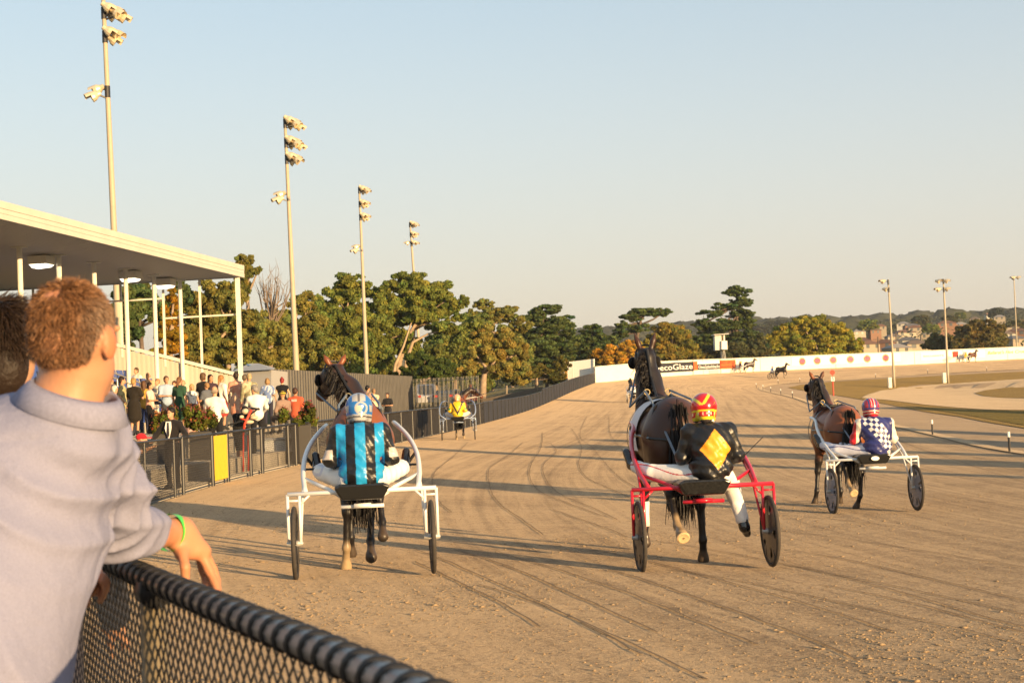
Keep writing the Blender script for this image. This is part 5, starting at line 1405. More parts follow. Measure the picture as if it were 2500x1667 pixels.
        if hands is not None:
            for q, hp in zip((-1, 1), hands):
                b = MB(); b.tube([Vector(Mz - hd * .05 + sx * q * .08), (q * .24, .62, 1.50), (q * .13, .27, 1.66), (q * .2, -.45, 1.56), Vector(hp)], .012, 5); b.build('rein', mat('rein_web', (.16, .20, .25), .5) if blue_rein else lm, root)
    if cloth:
        vs, fs = ring((0, .10, 1.19), .318, .385, 0, .42, 24, -.35, math.pi + .35) if straps else ([], [])
        b = MB(); b.add(vs, fs); o = b.build('saddle_cloth', mat('cloth_white', (.72, .70, .72), .8), root, smooth=True)
        for q in (-1, 1):
            dg = link('number', text_mesh('2', .24, .004), SB, o); dg.rotation_euler = (math.pi / 2, 0, q * math.pi / 2); dg.location = (q * .332, .1, 1.22)
    for a in (boots or ()):
        J = L[a]; b = MB(); b.tube([Vector(J[1] * .85 + J[2] * .15), Vector(J[1] * .4 + J[2] * .6), Vector(J[1] * .02 + J[2] * .98)], [.055, .05, .056], 10); b.build('leg_boot', mat('boot_white', (.78, .77, .74), .6), root, smooth=True)
    for a in soles:
        J = L[a]; d = J[3] - J[2]; d /= np.linalg.norm(d); q = Vector(d).to_track_quat('Z', 'Y').to_matrix().to_4x4()
        b = MB(); b.lathe([(.060, .0), (.064, .028), (.05, .036), (.02, .030)], 18, Matrix.Translation(J[3] + d * .055) @ q); b.build('hoof_sole', mat('hoof_pale', (.55, .40, .22), .8, noise=(30, .2)), root, smooth=False)
    return root

# ------------------------------------------------------------------ sulky
def sulky(label, loc, rz, colr, tyre=(.05, .042, .035), disc=None, name='cr', half=.635, shaft=None, group='racing sulkies', h_bar=.80, r=.345, seat_mark=False, arch=False, speck=False):
    F_ = mat('frame_' + name, colr, .3, spec=.6, coat=.3)
    root = thing('sulky', label, 'sulky', loc, rz, group)
    w0 = half + .055
    b = MB(); b.tube([(-w0, 0, h_bar), (w0, 0, h_bar)], .021, 10)
    for q in (-1, 1):
        b.tube([(q * w0, 0, h_bar), (q * w0, -.005, r)], .015, 8); b.tube([(q * (half - .055), 0, h_bar), (q * (half - .055), -.005, r)], .015, 8)
        b.tube([(q * (half - .055), 0, h_bar - .06), (q * w0, 0, h_bar - .06)], .011, 6)
        b.tube([(q * (half - .15), 0, h_bar - .01), (q * (half - .055), 0, h_bar - .10)], .012, 6)
        b.tube([(q * w0, 0, r), (q * (half - .055), 0, r)], .018, 8)
        b.tube([(q * (half - .055), 0, r + .01), (q * (half - .075), .32, h_bar + .02), (q * (half - .09), .62, 1.0)], .012, 6)
        b.tube([(q * .17, -.02, h_bar - .06), (q * .3, .08, h_bar + .02), (q * .535, .30, h_bar + .12)], .019, 8)
    b.tube([(-.20, .0, h_bar - .14), (.20, .0, h_bar - .14)], .019, 8); b.box((0, .02, h_bar - .13), (.16, .16, .035))
    b.build('frame', F_, root, smooth=True)
    for q in (-1, 1):
        b = MB()
        sp = shaft or [(.52, .0, h_bar), (.55, .3, .92), (.55, .75, 1.10), (.49, 1.2, 1.25), (.40, 1.6, 1.36), (.36, 2.05, 1.40)]
        D = densify([(q * x, y, z) for x, y, z in sp], .12)
        b.tube([Vector(p) for p in D], .024, 10); b.build('shaft', F_, root, smooth=True)
        if not arch:
            b = MB(); b.tube([(q * .36, .62, 1.0), (q * .56, .60, 1.0)], .012, 6); b.tube([(q * .40, .92, .92), (q * .55, .86, 1.12)], .016, 6); b.build('stirrup', BLACK, root)
        wr_ = thing('wheel', None, None, (q * half, 0, r)); wr_.parent = root
        b = MB(); b.tube([(0, (r - .021) * math.cos(a), (r - .021) * math.sin(a)) for a in np.linspace(0, 2 * math.pi, 49)[:-1]], .021, 8, closed=True); b.build('tyre', mat('tyre', tyre, .8, noise=(20, .2)), wr_, smooth=True)
        b = MB(); b.tube([(0, (r - .05) * math.cos(a), (r - .05) * math.sin(a)) for a in np.linspace(0, 2 * math.pi, 41)[:-1]], .014, 6, closed=True)
        for i in range(5):
            a = i * 2 * math.pi / 5 + .3; b.bar((0, .03 * math.cos(a), .03 * math.sin(a)), (0, (r - .05) * math.cos(a), (r - .05) * math.sin(a)), .03, .035)
        b.build('rim', mat('rim_dark', (.02, .02, .024), .4), wr_)
        b = MB(); b.lathe([(.02, -.075), (.03, -.03), (.03, .03), (.02, .075)], 12, Matrix.Rotation(math.pi / 2, 4, 'Y')); b.build('hub', GALV, wr_)
        if disc:
            vs, fs = [], []; NA, NR = 60, 7; ra = np.linspace(.03, r - .045, NR)
            for sd in (-1, 1):
                o = len(vs)
                for i in range(NA):
                    a = 2 * math.pi * i / NA
                    for R_ in ra: vs.append((sd * (.022 - .014 * R_ / r), R_ * math.cos(a), R_ * math.sin(a)))
                for i in range(NA):
                    for j in range(NR - 1):
                        ph = (i + .5) % 12
                        if j == 4 and 5 < ph < 8 or j == 3 and 5.4 < ph < 7.4: continue
                        n1 = (i + 1) % NA; fs.append((o + i * NR + j, o + i * NR + j + 1, o + n1 * NR + j + 1, o + n1 * NR + j))
            me = bpy.data.meshes.new('disc'); me.from_pydata(vs, [], fs); link('wheel_disc', me, mat('disc_' + name, disc, .35), wr_)
    # seat: a black moulded tray, tapering downwards
    b = MB(); z1, z0 = h_bar + .075, h_bar - .075
    for (x1, x0, y1, y0, za, zb) in ((.26, .19, -.13, -.10, z1, z0),):
        top = [(-x1, y1, za - .03), (-x1 + .06, y1, za), (x1 - .06, y1, za), (x1, y1, za - .03), (x0, y0, zb), (-x0, y0, zb)]
        b.prism([Vector(p) for p in top], (0, 0, 0), (0, .36, 0))
    sb = b.build('seat', mat('seat_black' + ('_dusty' if speck else ''), (.012, .012, .012), .28, spec=.6, noise=(60, .9) if speck else None, bump=[(25, .2, .004)]), root, bevel=.02)
    if seat_mark:
        b = MB(); b.prism([(.06 * math.cos(a), -.128, h_bar + .01 + .032 * math.sin(a)) for a in np.linspace(0, 6.283, 25)[:-1]], (0, 0, 0), (0, -.03, 0)); b.build('badge', SW, sb)
    return root
def loc_to(rz, base, p):
    c, s = math.cos(rz), math.sin(rz); return Vector((base[0] + p[0] * c - p[1] * s, base[1] + p[0] * s + p[1] * c, base[2] + p[2]))
DR = dict(pel=(0, .04, .93), wai=(0, .05, 1.04), che=(0, .10, 1.22), nek=(0, .14, 1.40), hed=(0, .20, 1.535), shR=(.20, .12, 1.34), elR=(.285, .13, 1.09), wrR=(.20, .40, 1.02), haR=(.15, .47, 1.02), hipR=(.11, .08, .90), knR=(.37, .46, .97), anR=(.43, .84, .97), toR=(.45, .90, 1.12), face=(0, 1, -.12))
def driver(label, base, rz, J, jersey, hcol, trouser, cuffs=None, boot=(.012, .012, .012), hscale=1.0, skin=(.5, .26, .15), h=.0075, band=None):
    root = thing('person', label, 'driver', base, rz, 'sulky drivers'); J = JOINTS(**J)
    s = SDF()
    s.el(J['che'], (.17, .12, .19)); s.rc(J['pel'], J['che'], .12, .13)
    for q in 'LR':
        s.rc(J['nek'] - [0, 0, .05], J['sh' + q], .06, .065); s.rc(J['sh' + q], J['el' + q], .05, .042); s.rc(J['el' + q], J['wr' + q], .042, .03); hand_prims(s, J['wr' + q], J['ha' + q], -1 if q == 'R' else 1, r=.011, curl=.8)
        s.rc(J['hip' + q], J['kn' + q], .085, .056); s.rc(J['kn' + q], J['an' + q], .055, .04); s.rc(J['an' + q], J['to' + q], .04, .03)
    s.rc(J['nek'] - [0, 0, .03], J['hed'] - [0, 0, .05], .058, .055); head_prims(s, J['hed'], J['face'])
    body('body', s, .012, SKIN, root, .025, lambda V: np.array(skin) * (1 + .1 * vnoise(V, 25, 1))[:, None], inflate=-.006)
    s = SDF()
    s.el(J['che'] + [0, -.01, 0], (.215, .15, .21)); s.rc(J['pel'] + [0, -.01, .0], J['che'], .165, .16); s.el(J['pel'] + [0, -.01, .05], (.215, .16, .14)); s.rc(J['nek'] + [0, 0, -.03], J['nek'], .075, .066)
    for q in 'LR':
        s.rc(J['nek'] - [0, 0, .06], J['sh' + q], .085, .085); s.rc(J['sh' + q], J['el' + q], .080, .070); s.rc(J['el' + q], J['wr' + q] * .85 + J['el' + q] * .15, .066, .045)
        s.rc(J['wai'], J['sh' + q] * .8 + J['che'] * .2, .11, .09)
    def disp(X, Y, Z): return .006 * np.sin(Z * 55 + np.sin(X * 22) * 1.6 + Y * 18) * np.clip(1.32 - Z, 0, .3) / .3 + .004 * np.sin(X * 60 + Z * 40 + Y * 30)
    body('jersey', s, h, SILK, root, .035, jersey, disp)
    s = SDF()
    for q in 'LR':
        s.el(J['hip' + q] * .6 + J['pel'] * .4, (.14, .13, .11)); s.rc(J['hip' + q], J['kn' + q], .11, .082); s.rc(J['kn' + q], J['an' + q] * .8 + J['kn' + q] * .2, .08, .062)
    def disp2(X, Y, Z): return .005 * np.sin(X * 38 + Y * 52 + Z * 20 + np.sin(Z * 30))
    body('trousers', s, h, CLOTH, root, .03, trouser, disp2)
    for q in 'LR':
        b = SDF(); b.rc(J['an' + q] * .75 + J['kn' + q] * .25, J['an' + q], .056, .052); b.rc(J['an' + q], J['to' + q], .052, .04)
        body('boot', b, .011, GLOSS, root, .02, boot)
    if cuffs is not None:
        for q in 'LR':
            b = SDF(); b.rc(J['el' + q] * .35 + J['wr' + q] * .65, J['wr' + q] * .95 + J['el' + q] * .05, .056, .046); body('cuff', b, .01, CLOTH, root, .02, cuffs)
    if band is not None:
        b = SDF(); b.rc(J['nek'] + [0, -.0, -.01], J['nek'] + [0, .01, .035], .074, .066); body('collar', b, .009, CLOTH, root, .02, band)
    helmet(root, J['hed'] + [0, 0, .02], J['face'], hcol, hscale)
    return root, J
# ================================================================== RACERS
BLK = (.010, .010, .011); CYAN = (.015, .30, .62); WHT = (.80, .79, .76)
def sel(V, base, *rules):
    c = np.tile(np.array(base, float), (len(V), 1))
    for m, col in rules: c[m] = col
    return c
def ground_at(x, y): return Vector((x, y, zt(x, y) + .012))
AHEAD = 1.55
def team(base, rz, **kw): return loc_to(rz, base, (0, AHEAD, 0))
# --- blue-striped driver
rz = RAD(6); base = ground_at(-1.455, 13.4)
sulky('white framed sulky carrying the driver in blue and black stripes', base, rz, (.80, .79, .76), name='ivory')
def js_blue(V):
    x, z = V[:, 0], V[:, 2]; st_ = (np.abs(x) < .047) | ((np.abs(x) > .135) & (np.abs(x) < .222))
    return sel(V, BLK, (st_ & (z < 1.46), CYAN), ((np.abs(x) > .262) & (z > 1.10) & (z < 1.19), (.52, .47, .45)))
def hl_blue(V):
    x, y, z = V[:, 0], V[:, 1], V[:, 2]; si = (.42, .42, .42)
    return sel(V, (.02, .16, .50), ((np.abs(x + .0) < .062) & (z > .065), si), ((np.abs(x) < .012) & (z > .065), (.12, .12, .13)), ((z < -.055), si), ((z < -.072) & (z > -.085), (.06, .06, .07)), (z < -.115, (.06, .05, .05)), ((np.hypot(x - .02, z - .0) < .062) & (y < 0) & (np.hypot(x - .02, z) > .045), si), ((np.hypot(x - .0, z + .005) < .032) & (y < 0), (.55, .52, .45)), ((np.abs(np.abs(x) - .11) < .012) & (np.abs(z) < .03), si))
def tr_blue(V): return sel(V, WHT, (np.abs(vnoise(V, 9, 3)) < .05, (.62, .62, .70)))
driver('driver in blue and black striped silks, sitting square behind the left horse', base, rz, DR, js_blue, hl_blue, tr_blue)
hb = team(base, rz)
horse('bay horse with black head turned left, pulling the striped driver', hb, rz, coat=(.20, .062, .022), poll=(-.24, .70, 1.94), muzz=(-.40, 1.12, 1.68), legs=dict(HL=[(-.15, -.42, .98), (-.15, -.88, .55), (-.17, -.84, .21), (-.18, -.76, .05)], HR=[(.14, -.3, .98), (.08, -.6, .58), (.06, -.78, .26), (.06, -.88, .14)], FR=[(.15, .36, .95), (.17, .52, .60), (.19, .4, .34), (.19, .32, .22)], FL=[(-.15, .36, .95), (-.14, .42, .53), (-.14, .38, .20), (-.14, .45, .05)]), k=1.03, pale=('HL',), h=.016, hands=[(-.15, -1.08, 1.05), (.15, -1.08, 1.05)], blue_rein=True, ear=(.13, .17))
# --- red cart
rz = RAD(4); base = ground_at(1.775, 13.85)
sulky('bright red sulky with dark disc wheels', base, rz, (.55, .012, .03), name='red', disc=(.03, .03, .035), speck=True)
OR = (.90, .36, .02)
JR = dict(DR); JR.update(pel=(.10, .05, .93), wai=(.11, .05, 1.03), che=(.12, .09, 1.20), nek=(.11, .15, 1.38), hed=(.09, .21, 1.52), shR=(.295, .12, 1.32), elR=(.375, .12, 1.08), wrR=(.32, .33, 1.01), haR=(.28, .42, 1.0), shL=(-.075, .14, 1.32), elL=(-.15, .18, 1.08), wrL=(-.12, .40, 1.01), haL=(-.06, .47, 1.0),
                          hipR=(.20, .06, .90), knR=(.33, .22, .78), anR=(.42, .14, .38), toR=(.46, .22, .31), hipL=(0, .09, .90), knL=(-.42, .40, .93), anL=(-.56, .78, 1.0), toL=(-.60, .86, 1.13))
def js_red(V):
    x, y, z = V[:, 0], V[:, 1], V[:, 2]; d = np.abs(x - .135) / .155 + np.abs(z - 1.155) / .195
    return sel(V, BLK, ((d < 1) & (y < .12), OR))
def hl_red(V):
    x, y, z = V[:, 0], V[:, 1], V[:, 2]; ye = (.75, .62, .03); rd = (.62, .012, .015)
    c = sel(V, rd, (z < -.085, ye), ((z > -.035) & (z < -.018), ye), ((np.abs(np.abs(x) - .085) < .012) & (z < -.02), ye), ((np.abs(z - .02 - 1.3 * np.abs(x + .045)) < .022) & (z > .03) & (y < .05), ye), ((np.abs(z - .02 - 1.3 * np.abs(x - .1)) < .016) & (z > .06) & (y < .05) & (x > .09), ye), (z < -.115, (.06, .05, .05)), ((np.abs(z + .055) < .012) & (np.abs(np.mod(x + .02, .04) - .02) < .006), (.8, .6, .4)))
    return c
def tr_red(V): return sel(V, WHT, (np.abs(V[:, 2] - (.965 + .05 * np.sin(V[:, 0] * 9))) < .006, (.5, .03, .06)))
dr, Jd = driver('driver in black silks with large orange diamond on the back', base, rz, JR, js_red, hl_red, tr_red, cuffs=(.62, .52, .46), band=(.8, .74, .68))
me = text_mesh('Tandy', .05, .003, shear=.3); o = link('helmet_lettering', me, SY, dr); hc = Jd['hed']; o.location = (hc[0] + .03, hc[1] - .118, hc[2] + .085); o.rotation_euler = (RAD(60), 0, RAD(12))
b = MB(); b.tube([(.46, .35, 1.02), (.55, .30, 1.12), (.68, .28, 1.24)], .004, 5); b.build('whip', LEATH, dr)
LIFT = [(-.15, -.42, .96), (-.13, -.86, .66), (-.11, -1.0, .37), (-.10, -1.11, .31)]
hb = loc_to(rz + RAD(2), base, (-.02, AHEAD + .02, 0))
horse('very dark horse with head held high, pulling the red cart', hb, rz + RAD(1), coat=(.060, .024, .012), dark=(.010, .008, .008), poll=(-.02, .74, 2.06), muzz=(.02, 1.2, 1.84), legs=dict(HL=LIFT, HR=[(.15, -.40, .98), (.15, -.86, .55), (.16, -.86, .21), (.17, -.80, .05)], FL=[(-.15, .36, .95), (-.15, .5, .55), (-.16, .5, .24), (-.16, .50, .10)], FR=[(.15, .42, .95), (.14, .74, .80), (.14, .6, .52), (.14, .5, .45)]), k=1.05, cloth=True, boots=('FL', 'FR'), soles=('HL',), pale=('HL',), h=.016, hands=[(-.10, -1.12, 1.0), (.30, -1.14, 1.0)], ear=(.115, .24))
# --- navy check driver
rz = RAD(3); base = ground_at(5.27, 21.35)
sulky('white sulky with blue-grey disc wheels under the navy driver', base, rz, (.74, .74, .72), name='white', disc=(.16, .19, .26), seat_mark=True)
NAV = (.030, .035, .16)
JN = dict(DR); JN.update(pel=(.10, .04, .93), wai=(.10, .05, 1.04), che=(.10, .08, 1.21), nek=(.08, .12, 1.39), hed=(.07, .18, 1.52), shR=(.30, .10, 1.31), elR=(.37, .14, 1.07), wrR=(.22, .36, 1.02), haR=(.16, .45, 1.02), shL=(-.12, .12, 1.31), elL=(-.2, .18, 1.08), wrL=(-.1, .4, 1.03), haL=(-.05, .47, 1.03),
                         hipR=(.18, .08, .90), knR=(-.02, .48, .93), anR=(-.30, .80, .98), toR=(-.33, .88, 1.1), hipL=(0, .06, .90), knL=(-.42, .34, .93), anL=(-.58, .70, 1.02), toL=(-.62, .8, 1.14))
def js_navy(V):
    x, y, z = V[:, 0], V[:, 1], V[:, 2]; xc = x - .10; u = (xc + (z - 1.2)) / .0707; v = (xc - (z - 1.2)) / .0707
    band = np.abs(xc * .85 + (z - 1.22) * .62) < .075
    chk = (np.mod(np.floor(u) + np.floor(v), 2) == 0)
    u2, v2 = (xc * .62 - (z - 1.22) * .85) , (xc * .85 + (z - 1.22) * .62)
    chk = ((np.floor(u2 / .055) + np.floor(v2 / .055)) % 2 == 0) & (np.abs(v2) < .11)
    sl = (np.abs(xc) > .235)
    return sel(V, NAV, (chk & (y < .1) & ~sl, WHT), (sl, (.78, .72, .62)), (sl & (xc < -.295), (.55, .02, .03)), (z > 1.425, (.5, .02, .05)))
def hl_navy(V):
    x, y, z = V[:, 0], V[:, 1], V[:, 2]; rd = (.55, .02, .03)
    return sel(V, (.06, .06, .22), ((np.abs(x) < .045) & (z > .0), rd), ((np.abs(np.abs(x) - .022) < .006) & (z > .0), (.7, .6, .6)), (z < -.03, rd), ((np.abs(z + .05) < .008), (.75, .6, .5)), ((np.abs(z + .09) < .006), (.7, .5, .4)), ((np.abs(np.abs(x) - .09) < .02) & (z > .0), rd))
driver('driver in navy silks with a white check sash and cream sleeves', base, rz, JN, js_navy, hl_navy, lambda V: sel(V, (.66, .66, .74), ((np.abs(V[:, 2] - .96 - .03 * np.sin(V[:, 0] * 11)) < .007), (.1, .1, .25))))
hb = loc_to(rz + RAD(3), base, (-.02, AHEAD, 0))
horse('bay horse with upright head and black tail, pulling the navy driver', hb, rz + RAD(0), coat=(.22, .07, .025), poll=(-.06, .74, 1.98), muzz=(-.05, 1.22, 1.74), legs=dict(HL=LIFT, HR=[(.15, -.38, .98), (.13, -.84, .56), (.10, -.84, .21), (.06, -.76, .05)], FL=[(-.15, .4, .95), (-.2, .46, .53), (-.24, .42, .22), (-.26, .48, .05)]), soles=('HL',), pale=('HL',), h=.018, hands=[(-.05, -1.08, 1.04), (.16, -1.08, 1.04)], ear=(.13, .19))
# --- yellow jacket driver
rz = RAD(2); base = ground_at(-2.10, 52.5)
sulky('steel-blue hooped training cart carrying the yellow-jacket driver', base, rz, (.27, .33, .45), name='steel', group='racing sulkies', half=.60, arch=True, shaft=[(.45, 0, .80), (.62, .1, .92), (.66, .4, 1.15), (.60, .9, 1.38), (.45, 1.5, 1.45), (.38, 2.0, 1.42)])
YE = (.78, .50, .015)
def js_y(V):
    x, z = V[:, 0], V[:, 2]
    return sel(V, YE, ((np.abs(np.abs(x) - (z - .98) * .48) < .033) & (np.abs(x) < .23), (.04, .03, .02)), ((np.abs(x) > .25) & (z > 1.12) & (z < 1.19), (.02, .20, .05)), ((np.abs(x) > .13) & (z > 1.375), (.03, .035, .07)))
JY = dict(DR); JY.update(hed=(0, .2, 1.52))
driver('driver in yellow jacket with black chevron and orange helmet', base, rz, JY, js_y, lambda V: sel(V, (.80, .38, .20), (V[:, 2] < -.1, (.5, .2, .1))), lambda V: sel(V, (.66, .60, .54)), h=.014)
horse('bay horse looking right, beyond the yellow-jacket driver', loc_to(rz, base, (.05, AHEAD, 0)), rz, coat=(.17, .05, .02), poll=(.46, .74, 1.90), muzz=(.88, .95, 1.56), h=.024, pale=('HL', 'FR'), hands=[(-.15, -1.1, 1.03), (.15, -1.1, 1.03)], blue_rein=False)
# --- distant racers
def far(px, py, rz, lab_s, lab_d, lab_h, fcol, fn, jer, hel, coat, red_cloth=False):
    p = hit(px, py); p.z += .01
    sulky(lab_s, p, rz, fcol, name=fn)
    driver(lab_d, p, rz, DR, lambda V: jer(V), lambda V: np.tile(np.array(hel), (len(V), 1)), lambda V: np.tile(np.array(WHT), (len(V), 1)), h=.022)
    horse(lab_h, loc_to(rz, p, (0, AHEAD, 0)), rz, coat=coat, poll=(-.02, .74, 2.0), muzz=(-.1, 1.2, 1.74), h=.032, cloth=red_cloth)
far(1550, 984, RAD(2), 'white sulky far up the straight beside the dark horse head', 'distant driver in white and blue hooped silks with orange helmet', 'dark horse far up the straight left of the red cart horse', (.75, .74, .72), 'white', lambda V: sel(V, (.78, .77, .75), ((np.mod(V[:, 2], .17) < .035), (.08, .16, .42)), (V[:, 2] > 1.33, (.05, .10, .35))), (.85, .32, .05), (.03, .018, .012))
far(1807, 911, RAD(-78), 'white sulky at the foot of the wall beside the red board', 'small driver in dark silks and yellow cap at the far wall', 'dark horse with reddish rug passing the far wall', (.75, .74, .72), 'white', lambda V: sel(V, (.05, .05, .08)), (.7, .4, .05), (.045, .02, .015))
far(1884, 925, RAD(-128), 'dark sulky on the bend below the white wall', 'small driver in blue and white silks on the far bend', 'dark horse trotting towards us on the far bend', (.10, .10, .12), 'dark', lambda V: sel(V, (.10, .16, .4), (V[:, 2] < 1.15, (.6, .6, .62))), (.35, .3, .3), (.025, .015, .012))
far(2357, 885, RAD(-68), 'dark wheeled sulky by the banner at the far right wall', 'small driver in bright yellow silks at the far right wall', 'bay horse with red rug by the yellow wall lettering', (.06, .07, .08), 'dark', lambda V: sel(V, (.80, .62, .03)), (.75, .5, .15), (.16, .06, .025))
# ================================================================== FOREGROUND MAN
def A3(px, py, d): return np.array(at(px, py, d))
fm_base = Vector((-.98, 2.46, .13))
man = thing('person', 'man in pale lilac checked shirt leaning on the near rail, seen from behind', 'person', fm_base)
O = np.array(fm_base)
def q_(px, py, d): return A3(px, py, d) - O
hd = q_(186, 828, 2.74); fdir = (.26, .96, -.02); neck0 = q_(172, 925, 2.76); neck1 = q_(150, 1030, 2.74)
shR, elR, wrR = q_(198, 1098, 2.86), q_(300, 1292, 3.16), q_(424, 1300, 3.40)
shL, elL, wrL = q_(-85, 1085, 3.0), q_(70, 1400, 3.16), q_(185, 1420, 3.30)
che, hip = q_(40, 1185, 2.76), q_(-125, 1760, 2.52)
s = SDF()
head_prims(s, hd, fdir, .95)
s.rc(neck0, neck1, .060, .075); s.rc(hd + [.0, .0, -.07], neck1, .05, .06)
s.rc(che, hip, .12, .13); s.rc(neck1, shR, .06, .07); s.rc(neck1, shL, .06, .07)
s.rc(shR, elR, .055, .045); s.rc(elR, elR * .5 + wrR * .5, .046, .042); s.rc(elR * .5 + wrR * .5, wrR, .042, .030)
s.rc(shL, elL, .05, .045); s.rc(elL, wrL, .042, .03)
kn, an, to = np.array((.12, .05, .5)), np.array((.1, -.02, .08)), np.array((.1, .16, .035))
for sg in (-1, 1):
    hp = hip + [sg * .1, 0, -.06]; k_ = np.array((hip[0] + sg * .12, .06, .50)); a_ = np.array((hip[0] + sg * .13, -.02, .08))
    s.rc(hp, k_, .085, .058); s.rc(k_, a_, .055, .04); s.rc(a_, a_ + [0, .15, -.045], .042, .032)
# right hand hanging over the rail
H_ = lambda px, py, d: q_(px, py, d)
s.rc(wrR, H_(440, 1296, 3.41), .030, .030, .02)
s.rc(H_(436, 1302, 3.41), H_(446, 1352, 3.38), .026, .019, .02); s.rc(H_(440, 1298, 3.41), H_(472, 1345, 3.41), .029, .021, .02); s.rc(H_(445, 1298, 3.42), H_(496, 1345, 3.43), .027, .020, .02)
def finger(P, r=.0105):
    for i in range(len(P) - 1): s.rc(P[i], P[i + 1], r * (1 - .1 * i), r * (.93 - .1 * i), .007)
finger([H_(445, 1348, 3.37), H_(452, 1384, 3.345), H_(453, 1428, 3.35)], .0125)
finger([H_(488, 1346, 3.42), H_(510, 1390, 3.42), H_(524, 1420, 3.41), H_(531, 1446, 3.39)], .0125)
finger([H_(498, 1344, 3.445), H_(519, 1388, 3.46), H_(529, 1416, 3.46), H_(533, 1440, 3.44)], .012)
finger([H_(494, 1348, 3.465), H_(508, 1392, 3.49), H_(516, 1424, 3.48), H_(518, 1446, 3.46)], .0115)
finger([H_(484, 1352, 3.475), H_(494, 1390, 3.51), H_(502, 1418, 3.50), H_(504, 1436, 3.48)], .0105)
# left hand closed on the mesh under the elbow
s.rc(wrL, q_(206, 1412, 3.33), .028, .030, .02); s.rc(wrL, q_(206, 1432, 3.33), .026, .028, .02)
for i, (py, dx) in enumerate(((1398, 0), (1412, 8), (1428, 6), (1444, -2))): finger([q_(212, py + 4, 3.34), q_(238 + dx, py - 3, 3.35), q_(252 + dx, py + 10, 3.33), q_(247 + dx, py + 24, 3.31)], .0105)
finger([q_(196, 1428, 3.31), q_(204, 1455, 3.29), q_(212, 1474, 3.29)], .012)
def skincol(V):
    c = np.tile(np.array((.50, .25, .145)), (len(V), 1)) * (1 + .10 * vnoise(V, 18, 6) + .05 * vnoise(V, 60, 7))[:, None]
    R = frame(fdir); L_ = (V - hd) @ R
    ear = (np.abs(L_[:, 0]) > .076) & (np.abs(L_[:, 2]) < .06) & (np.abs(L_[:, 1]) < .05)
    c[ear] *= np.array((1.1, .75, .65))
    hnd = np.linalg.norm(V - wrR, axis=1) < .2; c[hnd] *= np.array((1.05, .92, .85))
    return np.clip(c, 0, 1)
body('body', s, .0048, mat('near_skin', vc=True, rough=.5, spec=.35, bump=[(90, .25, .003), (14, .2, .006)]), man, .022, skincol)
# shirt
s = SDF()
s.rc(che + [0, .01, .0], hip + [0, 0, .02], .170, .165, .05); s.rc(che + [.0, .03, -.1], hip, .165, .16); s.rc(neck1 + [0, 0, -.05], che, .085, .165)
s.rc(neck1 + [0.01, 0, -.03], shR, .085, .089); s.rc(neck1 + [-.02, 0, -.03], shL, .085, .088); s.rc(che, shR, .15, .085); s.rc(che, shL, .15, .085)
s.rc(shR, elR * .55 + shR * .45, .090, .080); s.rc(elR * .55 + shR * .45, elR, .082, .070); s.rc(elR, elR * .66 + wrR * .34, .068, .060, .03)
s.rc(elR * .72 + wrR * .28, elR * .62 + wrR * .38, .064, .063, .008); s.rc(shL, elL, .085, .065); s.rc(elL, elL * .5 + wrL * .5, .062, .052)
ax_arm = (elR - shR) / np.linalg.norm(elR - shR)
def folds(X, Y, Z):
    ua = (X - shR[0]) * ax_arm[0] + (Y - shR[1]) * ax_arm[1] + (Z - shR[2]) * ax_arm[2]
    arm = np.exp(-((X - (shR[0] + elR[0]) / 2) ** 2 + (Y - (shR[1] + elR[1]) / 2) ** 2 + (Z - (shR[2] + elR[2]) / 2) ** 2) / .045)
    cr = lambda q: 1.6 * np.abs(np.sin(q)) - 1.0
    f = .016 * arm * cr(ua * 40 + 8 * X + np.sin(Z * 24 + X * 11) * 1.2)
    f = f + .014 * cr(24 * X + 11 * Z + 2.0 * np.sin(7 * Z + 6 * X)) * np.clip((1.32 - Z) / .3, 0, 1)
    f = f + .013 * cr(36 * (Z + .5 * X) + 1.3 * np.sin(12 * X)) * np.exp(-((Z - 1.26) / .10) ** 2)
    f = f + .006 * np.exp(-((X + .02) / .02) ** 2) * np.clip((1.15 - Z), 0, .3) / .3
    f = f + .006 * np.exp(-((ua - .015 + .03 * np.sin(9 * Z)) / .007) ** 2) * arm ** .3
    f = f + .004 * np.exp(-((Z - che[2] - .085 - .05 * X) / .005) ** 2) * (X < shR[0] + .02)
    return f
SH = mat('shirt_cotton', vc=True, rough=.9, spec=.1, noise=[(420, .12)], bump=[(16, .35, .02), (6, .4, .03)])
body('shirt', s, .0062, SH, man, .04, lambda V: np.tile(np.array((.25, .258, .365)), (len(V), 1)), folds)
# collar: folded band round the neck
vs, fs = [], []
ca = q_(182, 966, 2.75); up = np.array((.34, -.16, 1.)); up /= np.linalg.norm(up); xx = np.cross((0, 1., 0), up); xx /= np.linalg.norm(xx); yy = np.cross(up, xx)
NC = 40
for i in range(NC):
    a = 2 * math.pi * i / NC
    e = xx * math.cos(a) + yy * math.sin(a)
    for rr, hh in ((.082, -.03), (.077, .008), (.081, .014), (.092, .004), (.112, -.030), (.106, -.034)): vs.append(tuple(ca + e * rr + up * hh))
for i in range(NC):
    j = (i + 1) % NC
    for k in range(5): fs.append((i * 6 + k, j * 6 + k, j * 6 + k + 1, i * 6 + k + 1))
me = bpy.data.meshes.new('collar'); me.from_pydata(vs, [], fs); me.polygons.foreach_set('use_smooth', [True] * len(fs)); link('collar', me, mat('collar_cotton', (.25, .258, .365), .9, spec=.1, noise=(150, .1)), man)
s = SDF()
for sg in (-1, 1):
    hp = hip + [sg * .1, 0, -.06]; k_ = np.array((hip[0] + sg * .12, .06, .50)); a_ = np.array((hip[0] + sg * .13, -.02, .08))
    s.el(hip + [sg * .06, 0, -.02], (.14, .135, .14)); s.rc(hp, k_, .11, .08); s.rc(k_, a_, .078, .065)
